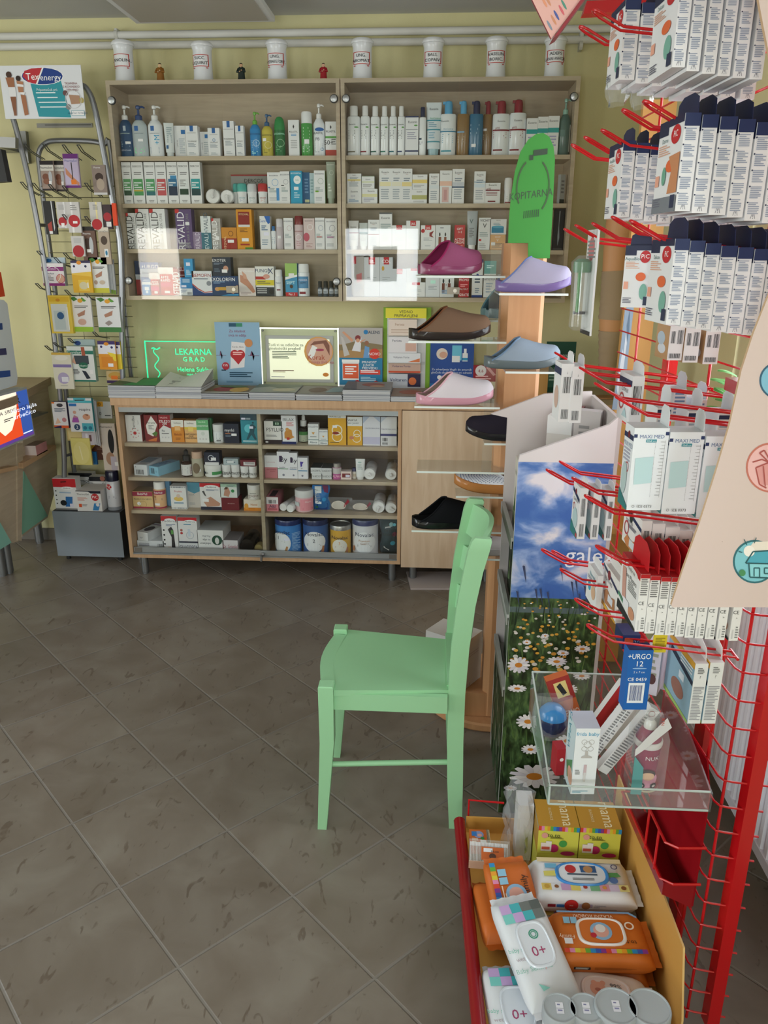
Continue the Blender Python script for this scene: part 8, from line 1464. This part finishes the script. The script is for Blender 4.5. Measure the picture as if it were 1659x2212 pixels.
def pillow(w_, l_, h_, col, top, front, loc, rot, lb, lid=None, faces=None, tilt=(0, 0)):
    """soft wipes pack lying flat: w_ along x, l_ along y, sealed ends left and right"""
    root = tag(empty('wipes_pack', loc, (tilt[0], tilt[1], rot)), lb, 'wipes pack', GW); b = MB(); N = 18
    def prof(i):
        t = i/N; e = min(t, 1-t)*w_; f = min(1, (e/.03))**.5 if e < .03 else 1; return -w_/2+w_*t, .12+.88*f
    def ring(i):
        x, f = prof(i); hh = h_*f; ll = l_/2*(.9+.1*f); c = .022*f; z0 = (h_-hh)*.4; out = []
        for k, (sx, sz) in enumerate(((-1, 0), (1, 0), (1, 1), (-1, 1))):
            cy, cz_ = sx*(ll-c), (c if sz == 0 else hh-c)
            a0 = (R(180), R(270), R(0), R(90))[k]
            for q in range(5): a = a0+R(90)*q/4; out.append((x, cy+c*math.cos(a), z0+max(.0, cz_+c*math.sin(a))))
        return out
    rr = [ring(i) for i in range(N+1)]; b.grid([r+[r[0]] for r in rr], col)
    for i, sg in ((0, -1), (N, 1)):
        x, f = prof(i); m = [(x, p[1], p[2]) for p in rr[i]]; b.poly(m, col)
        zz = h_*.45; nn = 14; b.grid([[(x+sg*.014*t, -l_*.44+l_*.88*k/nn, zz*1.0+.002*math.sin(k*1.9)*t) for k in range(nn+1)] for t in (-.6, 0, 1)], col)
    if top: b.decal(top, lambda x, y, l: (x-w_*.42, y-l_*.4, h_+l), w_*.84, l_*.8, base=.0006)
    if front: b.decal(front, lambda x, y, l: (x-w_*.42, -l_/2-l, .022+y), w_*.84, h_-.044, base=.0008)
    b.build('pack_film', root, sharp=60)
    if lid:
        rx, ry, lc, ld, sq = lid[:5]; m = MB(); q = []
        def se(f, z): return [(math.copysign(abs(math.cos(a))**sq, math.cos(a))*rx*f, math.copysign(abs(math.sin(a))**sq, math.sin(a))*ry*f, z) for a in [2*math.pi*k/36 for k in range(36)]]
        m.grid([se(1, h_+.0004), se(1, h_+.003), se(.96, h_+.005), se(.9, h_+.005), se(.86, h_+.0035)], lc, True); c2 = lid[5] if len(lid) > 5 else lc
        m.poly(se(.86, h_+.0035), c2); m.decal(ld, lambda x, y, l: (x-rx*.8, y-ry*.8, h_+.0036+l), rx*1.6, ry*1.6); m.build('lid', root)
    return root
stripes = lambda n, v0, v1: ';'.join('r %.3f %s %.3f %s %s' % (i/n, v0, (i+1)/n, v1, ['d9482f', '2f8ac0', 'd8c93a', '8a3a8a', '6aa83a', 'e08ab0', '3a5ab0', 'e8a030'][i*5 % 8]) for i in range(n))
for i, x in enumerate((.3345, .4355)):
    card('pad_box', .099, .1, .082, 'd6d254', stripes(14, .84, 1)+';t .38 .7 .14 3a4a2a to.to;c .16 .68 .08 e0a090;l .3 .55 .75 .63 2 7a7a2a;c .62 .4 .1 4a9a4a;c .4 .22 .12 b02a5a;r .08 .12 .2 .42 e8d8d0;r .2 .12 .34 .48 e8e0d8;r .1 .18 .3 .28 d0604a;o .75 .06 .18 .08 b02a5a', (x, 1.605, TF+.0905), 0, 'yellow and ochre pad box on another box, %s' % ('beside the plastic bag', 'beside the orange card side')[i], 'box', {'t': 'D .75 .5 .3 e8dcb0 mama;D .35 .45 .07 e0cfa0 BLAZINICE', 'l': 'r 0 .84 1 1 c9a23a;r 0 .9 1 .94 3a8ac0'}, {'top': 'b98a2e', 'left': 'b08428'}, GW)
for i, x in enumerate((.3345, .4355)): card('pad_box', .099, .1, .089, 'd6d254', '', (x, 1.605, TF+.001), 0, 'ochre pad box low at the tray back, under the one %s' % ('beside the bag', 'beside the card side')[i], 'box', None, {'top': 'b98a2e'}, GW)
bear = 'c %s %s .05 b98a5a'
pillow(.235, .125, .062, 'dfe0e2', ';'.join('r %.3f .0 %.3f .2 %s' % (i/9, (i+1)/9, ['e4c86a', 'dfe0e2', 'c8a0c4', 'e4d06a', 'dfe0e2', '7fb88a', 'e0a0b0', 'd8c8e0', 'e4d88a'][i]) for i in range(9))+';r 0 .86 1 1 e0cfa0;c .06 .1 .03 c9a040;c .17 .1 .025 8a5a34;c .5 .1 .025 b0402f;c .72 .1 .025 e0a050;c .94 .1 .03 8a5a34;r .08 .66 .22 .8 6fb0d0;p d8d06a .05,.4 .22,.42 .2,.58 .05,.55;p 5a9a5a .76,.4 .95,.44 .92,.56 .78,.55;c .85 .32 .05 5a7ab0;O .9 .74 .04 .012 446', 't .66 .62 .2 3f4a7a CLEANSING;t .62 .36 .2 3f4a7a WIPES;c .33 .6 .08 c0302f;t .33 .6 .16 fff Fruts;r .42 .35 .57 .85 b0a8c8;c .495 .6 .05 9a6a44;r .06 .3 .15 .75 8a2030;r .16 .3 .25 .75 2f6ab0;l .3 .02 .85 .18 2 777', (.374, 1.5, TF+.065), .02, 'big white wipes pack with blue oval lid', (.062, .036, '3f8acc/g', 'c .25 .72 .13 c0302f;r .48 .55 .85 .92 2f5a8a;c .66 .72 .11 b98a5a;l .15 .32 .85 .48 1 456;l .25 .1 .75 .24 2 777', .75, 'e0e6ea'))
pillow(.225, .12, .062, 'd9dadc', ';'.join('r %.3f .0 %.3f .25 %s' % (i/9, (i+1)/9, ['e4c86a', 'c8a0c4', '7fb88a'][i % 3]) for i in range(9)), None, (.38, 1.485, TF+.001), -.02, 'white wipes pack under the one with the blue lid')
pillow(.205, .135, .052, 'd2722a', stripes(16, 0, .1)+';p 7fa8d0 .0,.96 .9,.96 1,.85 1,.9 .92,1 0,1;U .45 .87 .08 f0d8c0 VLAŽNI ROBČKI;U .82 .25 .1 3a2412 to.to;U .06 .35 .09 f0d8c0 Family;r .06 .68 .14 .84 8fc0d8;r .15 .68 .23 .84 8fc0d8;O .87 .65 .06 .02 f0e0d0;r .02 .18 .12 .32 e8e8ea', 'r .1 .1 .3 .9 1d1a1c;l .35 .1 .85 .9 5 a85a1c;l .12 .2 .28 .8 4 eee', (.388, 1.345, TF+.066), .03, 'orange family wipes pack with white-rimmed lid', (.052, .036, 'e4e0dc/g', 'c .5 .5 .28 8fb8d8;c .5 .5 .2 e0a898;c .5 .62 .13 e8e4e0;c .28 .3 .08 c02f3a', .55, 'd2722a'))
pillow(.2, .13, .06, 'cf6f28', '', 'l .1 .2 .9 .8 3 a85a1c', (.39, 1.36, TF+.001), -.04, 'orange wipes pack under the family one')
pillow(.17, .11, .045, 'cc6a26', stripes(14, .85, 1)+';t .4 .18 .18 3a2412 to.to Family;c .45 .45 .17 8fb8d8;c .45 .45 .12 e0a898;l .1 .68 .6 .8 2 f0d8c0;r .62 .6 .74 .82 8fc0d8;r .76 .6 .88 .82 8fc0d8;r .2 .28 .3 .42 e6e6e8', 'l .1 .2 .9 .8 3 8a4a18', (.21, 1.46, TF+.075), R(100), 'orange wipes pack standing askew by the red tube, upper', None, None, (.0, -.3))
pillow(.17, .1, .06, 'c96a26', 'r 0 0 1 .2 7fa8d0', '', (.182, 1.47, TF+.001), R(98), 'orange wipes pack pressed against the red tube, lower')
chk = ';'.join('p %s %.2f,%.2f %.2f,%.2f %.2f,%.2f %.2f,%.2f' % (['c8a8d8', 'e4dc5a', '6f7470', '7fd0c8', 'e0b8c8', '4ab0b8', 'e8e49a', '5a605c'][(i*3+j*5) % 8], x0, y0, x0+.11, y0, x0+.11, y0+.25, x0, y0+.25) for i in range(2) for j in range(4) for x0, y0 in ((.01+i*.11, j*.25),))
sens = chk+';T .52 .2 .1 7fc0ac baby sensitive;T .62 .2 .1 b0a0a8 wet wipes;T .74 .25 .11 9ac8b8 Baby Sensitive;p e0b0b0 .68,.45 .78,.5 .7,.62 .64,.55;p 8fd0c4 .9,.2 .98,.25 .96,.42;l .48 .55 .6 .75 4 aab'
pillow(.23, .115, .05, 'dcdfe2', sens, 'l .3 .2 .8 .8 3 bcc', (.238, 1.30, TF+.085), R(-72), 'white and pastel chequered wipes pack with oval lid, upper', (.05, .034, 'dde3ea/g', 'T .68 .5 .4 a8406a 0+;O .25 .55 .13 .03 3a9a7a;O .25 .55 .08 .02 3a9a7a', .6), None, (0, .22))
pillow(.23, .115, .06, 'd9dcdf', sens, '', (.2, 1.2, TF+.001), R(-84), 'white and pastel chequered wipes pack, lower', (.05, .034, 'd8dee6/g', 'T .68 .5 .4 a8406a 0+', .6))
pillow(.17, .11, .05, 'd8ccc8', 'p 2f3a34 .8,.1 .98,.3 .9,.35 .98,.5 .85,.4 .8,.55 .78,.35;o .7 .2 .06 .05 eee;l .2 .02 .7 .08 1 344', None, (.38, 1.235, TF+.03), -.12, 'pale pink bear wipes pack behind the grey lids', (.05, .032, 'dac6c0/g', 'c .3 .5 .2 d89a84;c .2 .75 .07 d89a84;c .42 .78 .07 d89a84;o .3 .45 .08 .08 b06a5a;t .74 .72 .2 4a4a4a 99%;t .74 .45 .15 5a5a5a vode;p 6f8ab0 .7,.15 .85,.15 .78,.32', .75))
for i, (px, py, rr, h) in enumerate(((560, 1165, .030, .155), (700, 1165, .030, .155), (858, 1155, .0375, .16), (1033, 1160, .0375, .16))):
    p = at_z(980+px/2.443, 1700+py/2.443, TF+h); root = tag(empty('powder_jar', (p.x, p.y, TF+.001)), 'white tub with grey lid at the picture foot, %s' % ('smaller, beside the chequered packs', 'smaller, second', 'larger, with price sticker', 'larger, beside the card side')[i], 'tub', GW)
    b = MB(); b.lathe([(rr*.95, 0), (rr, .004), (rr, h-.03)], 'dcdcda/g', 30); b.decal('p b82a34 0,.9 .3,.75 .6,.5 1,.3 1,.2 .5,.4 0,.7', cylmap(rr, 1, 0), 2*rr, h-.03, base=.0008, curved=True); b.build('container', root)
    b = MB(); n_ = 60; b.lathe([(rr*1.06, h-.029), (rr*1.08, h-.026), (rr*1.08, h-.004), (rr*1.04, h), (rr*.98, h), (rr*.96, h-.002)], 'a9afb2', n_)
    if i < 3: b.decal('r .0 .5 1 1 e4e4ea;r 0 0 1 .45 dcdce4;l .2 .6 .8 .85 1 88a;l .2 .1 .8 .35 1 88a', lambda x, y, l: (-.007+x, -.012+y, h-.0018+l), .014, .024)
    b.build('lid', root)
card('soap_box', .052, .055, .03, 'c9682c', '', (.15, 1.655, TF+.035), .02, 'small orange box with striped edge at the tray end by the chair', 'box', {'t': 'r .85 0 1 1 d8c8a0;k .86 .0 .99 1 3 2a2a3a;c .45 .65 .25 8f9ac4;r .1 .55 .35 .85 3a7ac0;o .5 .6 .12 .1 e0a898;c .62 .4 .1 3a8a4a;r .5 .08 .8 .28 e8e6e4;l .1 .1 .4 .4 3 f0d8c0'}, None, GW)
card('soap_box', .05, .05, .032, '8a6a2a', '', (.152, 1.66, TF+.001), .05, 'brown box under the small orange one', 'box', None, None, GW)
root = tag(empty('swab_box', (.165, 1.565, TF+.07), (.25, 0, -.05)), 'clear box of white cotton swabs with orange corner', 'swab box', GW)
b = MB(); b.box(-.05, .05, 0, .06, 0, .03, 'blister'); b.box(-.05, .05, -.001, 0, .0, .03, 'c9a890'); b.build('clear_box', root); b = MB()
for k in range(26): x = -.046+k*.0036; b.tube([(x, .003, .022), (x, .057, .022)], .0009, 'dcd8d4', 5); b.tube([(x, .047, .022), (x, .057, .022)], .0016, 'e8e8e8', 6)
b.build('swabs', root); b = MB(); b.box(-.02, .035, .004, .04, .0302, .0306, 'c4642c'); b.decal('r .1 .6 .5 .9 e4e4e4;c .5 .3 .15 5a3a2a;t .6 .7 .2 333 to.to', lambda x, y, l: (-.02+x, .004+y, .0306+l), .055, .036); b.build('sticker', root)
b = MB(); rnd = random.Random(9); rows = []
for k in range(9):
    t = k/8; rows.append([((.03+.012*math.sin(i*2.3+k))*math.cos(2*math.pi*i/16), (.05+.012*math.cos(i*1.7+k*1.3))*math.sin(2*math.pi*i/16), .2*t+.004*math.sin(i*3)) for i in range(16)])
b.grid(rows, 'film', True); b.poly(rows[-1], 'film'); o = b.build('plastic_bag', None, (.245, 1.69, TF+.006)); tag(o, 'crumpled clear plastic bag beside the ochre pad boxes', 'bag', None)
b = MB(); b.box(-.02, .02, -.03, .03, 0, .17, 'd4d2d0'); o = b.build('wrapped_pad_pack', None, (.262, 1.705, TF+.004)); tag(o, 'white pads seen through the crumpled plastic bag', 'pads')
# ---------------------------------------------------------------- pale display sign with round pictures
YSG = 1.06
def psign(pts, Y): return [at_y(x, y, Y) for x, y in pts]
edge = [(1450, 1308), (1475, 1232), (1512, 1128), (1548, 1015), (1577, 915), (1602, 800), (1628, 720), (1655, 652), (1685, 580), (1700, 480), (1702, 360), (1690, 250), (1668, 150), (1648, 50), (1637, -10), (1625, -120), (1990, -120), (1990, 1312), (1453, 1312)]
P = psign(edge, YSG); b = MB(); b.prism([(p.x, p.z) for p in P], lambda p, t: (p[0], t, p[1]), YSG, YSG+.006, 'd2bdb6', side='cfae8a')
O0 = at_y(1600, 1200, YSG); pxm = (at_y(1700, 1200, YSG).x-O0.x)/100
def sm(x, y, l): q = at_y(1400+x*400, 1400-y*1000, YSG); return (q.x, YSG-l, q.z)
class Px:  # prints measured in photo pixels
    pass
def pic(ds): b.decal(ds, lambda x, y, l: (lambda q: (q.x, YSG-l, q.z))(at_y(1400+x, 1400-y, YSG)), 1, 1)
def circ(cx, cy, r, key): return 'p %s ' % key+' '.join('%.1f,%.1f' % (cx-1400+r*math.cos(k*math.pi/18), 1400-cy+r*math.sin(k*math.pi/18)) for k in range(36))
def ln(pts, key, w_=3):
    out = []
    for (xa, ya), (xb, yb) in zip(pts, pts[1:]):
        d = math.hypot(xb-xa, yb-ya) or 1; nx, ny = -(yb-ya)/d*w_/2, (xb-xa)/d*w_/2
        out.append('p %s %.1f,%.1f %.1f,%.1f %.1f,%.1f %.1f,%.1f' % (key, xa+nx-1400, 1400-ya-ny, xb+nx-1400, 1400-yb-ny, xb-nx-1400, 1400-yb+ny, xa-nx-1400, 1400-ya+ny))
    return ';'.join(out)
pic(';'.join([circ(1630, 1213, 47, '2f6a72'), circ(1630, 1213, 43, '7fc0cc'), 'p e8dccf %s' % ' '.join('%d,%d' % (x-1400, 1400-y) for x, y in ((1612, 1190), (1628, 1170), (1690, 1168), (1690, 1188))), 'p 4fa4b8 %s' % ' '.join('%d,%d' % (x-1400, 1400-y) for x, y in ((1610, 1215), (1625, 1192), (1690, 1188), (1690, 1216))),
   'p 8fd0d8 %s' % ' '.join('%d,%d' % (x-1400, 1400-y) for x, y in ((1616, 1216), (1690, 1218), (1690, 1248), (1618, 1246))), circ(1618, 1190, 12, 'f0e8e0'), ln([(1610, 1216), (1626, 1191), (1690, 1187)], '2a5a60'), ln([(1610, 1216), (1690, 1218)], '2a5a60'), ln([(1617, 1217), (1619, 1246), (1690, 1249)], '2a5a60'), ln([(1628, 1244), (1628, 1226), (1640, 1226), (1640, 1246)], '2a5a60', 2.5), ln([(1650, 1226), (1664, 1226), (1664, 1238), (1650, 1238), (1650, 1226)], '2a5a60', 2.5), ln([(1606, 1164), (1612, 1176)], '2a5a60', 2), ln([(1594, 1190), (1602, 1192)], '2a5a60', 2), ln([(1632, 1160), (1628, 1172)], '2a5a60', 2), circ(1602, 1236, 7, '4a8a5a')]))
pic(';'.join([circ(1665, 1010, 54, 'c0705f'), circ(1665, 1010, 50, 'e6b3b0'), 'p d89490 %s' % ' '.join('%d,%d' % (x-1400, 1400-y) for x, y in ((1632, 1010), (1660, 996), (1700, 1008), (1700, 1052), (1640, 1046))), ln([(1632, 1010), (1640, 1046), (1655, 1054)], 'a8504a'), ln([(1632, 1010), (1662, 998), (1700, 1010)], 'a8504a'), ln([(1625, 998), (1645, 992), (1660, 998), (1640, 978), (1650, 972), (1664, 996)], 'a8504a'), ln([(1648, 1006), (1652, 1050)], 'a8504a', 2.5)]))
pic(';'.join([circ(1680, 822, 40, '2f5a72'), circ(1680, 822, 36, '7fb8d0')]))
pic(circ(1560, 1170, 1, 'b09a90'))
o = b.build('shop_sign'); tag(o, 'large pale pink display sign with round house and gift pictures', 'sign')
b = MB(); p = at_y(1690, 900, YSG+.006); b.box(p.x, p.x+.02, YSG+.0061, 1.29, p.z, p.z+.02, RD2); b.box(p.x, p.x+.02, YSG+.0061, 1.29, 2.2, 2.22, RD2); o2 = b.build('sign_bracket', o)
# pink board with coloured ovals at the top
YH = 1.1; Pq = psign([(1125, -60), (1150, 0), (1191, 84), (1256, -2), (1300, -60)], YH); b = MB()
b.prism([(p.x, p.z) for p in Pq], lambda p, t: (p[0], t, p[1]), YH, YH+.006, 'd9a8a0', side='8f3a44')
P2 = psign([(1191, 88), (1204, 80), (1285, -30), (1272, -40), (1256, -2)], YH+.007); b.prism([(p.x, p.z) for p in P2], lambda p, t: (p[0], t, p[1]), YH-.004, YH+.03, '8a2a34')
def pic2(ds): b.decal(ds, lambda x, y, l: (lambda q: (q.x, YH-l, q.z))(at_y(1150+x, 100-y, YH)), 1, 1)
for x, y, k in ((1187, 55, '7f8a9a'), (1196, 43, 'c98a6a'), (1202, 33, '4a5a9a'), (1213, 22, 'c9606a'), (1218, 10, '4f8a7a'), (1176, 5, 'd89070'), (1184, 2, 'c98a6a')):
    pic2('p %s %s' % (k, ' '.join('%.1f,%.1f' % (x-1150+(8 if j % 2 else 8)*math.cos(a)*math.cos(.5)*.6-12*math.sin(a)*math.sin(.5)*.8, 100-y+6*math.cos(a)*math.sin(-.5)+12*math.sin(a)*math.cos(.5)) for j, a in enumerate([q*math.pi/9 for q in range(18)]))))
o = b.build('header_board'); tag(o, 'pink board with coloured ovals hanging at the top of the red rack', 'board')
b = MB(); q = at_y(1275, -45, YH+.01); b.box(q.x, .56, YH+.0305, YH+.04, q.z, q.z+.02, RD2); b.box(.55, .56, YH+.0401, 1.3, q.z, q.z+.02, RD2); b.build('board_bracket', o)

# hanging measuring syringe and loose clear bags
p = at_y(1255, 722, 1.72); q = at_y(1255, 496, 1.72); hh = q.z-p.z
root = tag(empty('syringe_pack', (p.x, 1.72, p.z), TH), 'clear blister pack with a green-topped measuring syringe hanging beside the lilac slipper', 'syringe pack')
b = MB(); b.box(.008, .012, -.04, .04, 0, hh, 'd9dcdc'); b.decal('c .5 .82 .3 c9787a;l .1 .72 .9 .9 5 888;r 0 0 1 .04 333', (lambda x, y, l: (.008-l, .04-x, y)), .08, hh); b.build('backing_card', root)
b = MB(); b.lathe([(.012, hh*.18), (.013, hh*.2), (.013, hh*.6), (.012, hh*.62)], 'blister', 18, (-.008, 0, 0)); b.lathe([(.004, hh*.22), (.004, hh*.6)], '3f8a4a', 10, (-.014, -.008, 0)); b.lathe([(.013, hh*.2), (.013, hh*.225)], '22262a', 18, (-.008, 0, 0)); b.build('barrel', root)
b = MB(); b.lathe([(.017, hh*.6), (.019, hh*.64), (.018, hh*.7), (.01, hh*.73)], '4f7f5a', 20, (-.008, 0, 0)); b.build('cap', root)
b = MB(); b.lathe([(.012, hh*.04), (.02, hh*.08), (.019, hh*.2), (.021, hh*.58), (.023, hh*.7), (.01, hh*.76)], 'film', 18, (-.008, 0, 0)); b.build('blister_shell', root)
for i, (px, py) in enumerate(((1332, 226), (1385, 232))):
    rnd = random.Random(20+i); p = at_y(px, py, 1.56); b = MB(); rows = []
    for k in range(7):
        t = k/6; rows.append([((.018+.006*math.sin(j*2.1+k+i))*math.cos(2*math.pi*j/12)*(.4+.6*math.sin(math.pi*min(1, t*.8+.2))), (.03+.008*math.cos(j*1.7+k))*math.sin(2*math.pi*j/12), .075*t) for j in range(12)])
    b.grid(rows, 'film', True); o = b.build('clear_bag', None, (p.x, 1.56, p.z)); tag(o, 'crumpled clear bag hanging below the top row of plaster boxes, %s' % ('beside the glass cabinet', 'beside the orange display')[i], 'bag', 'clear bags below the top row')
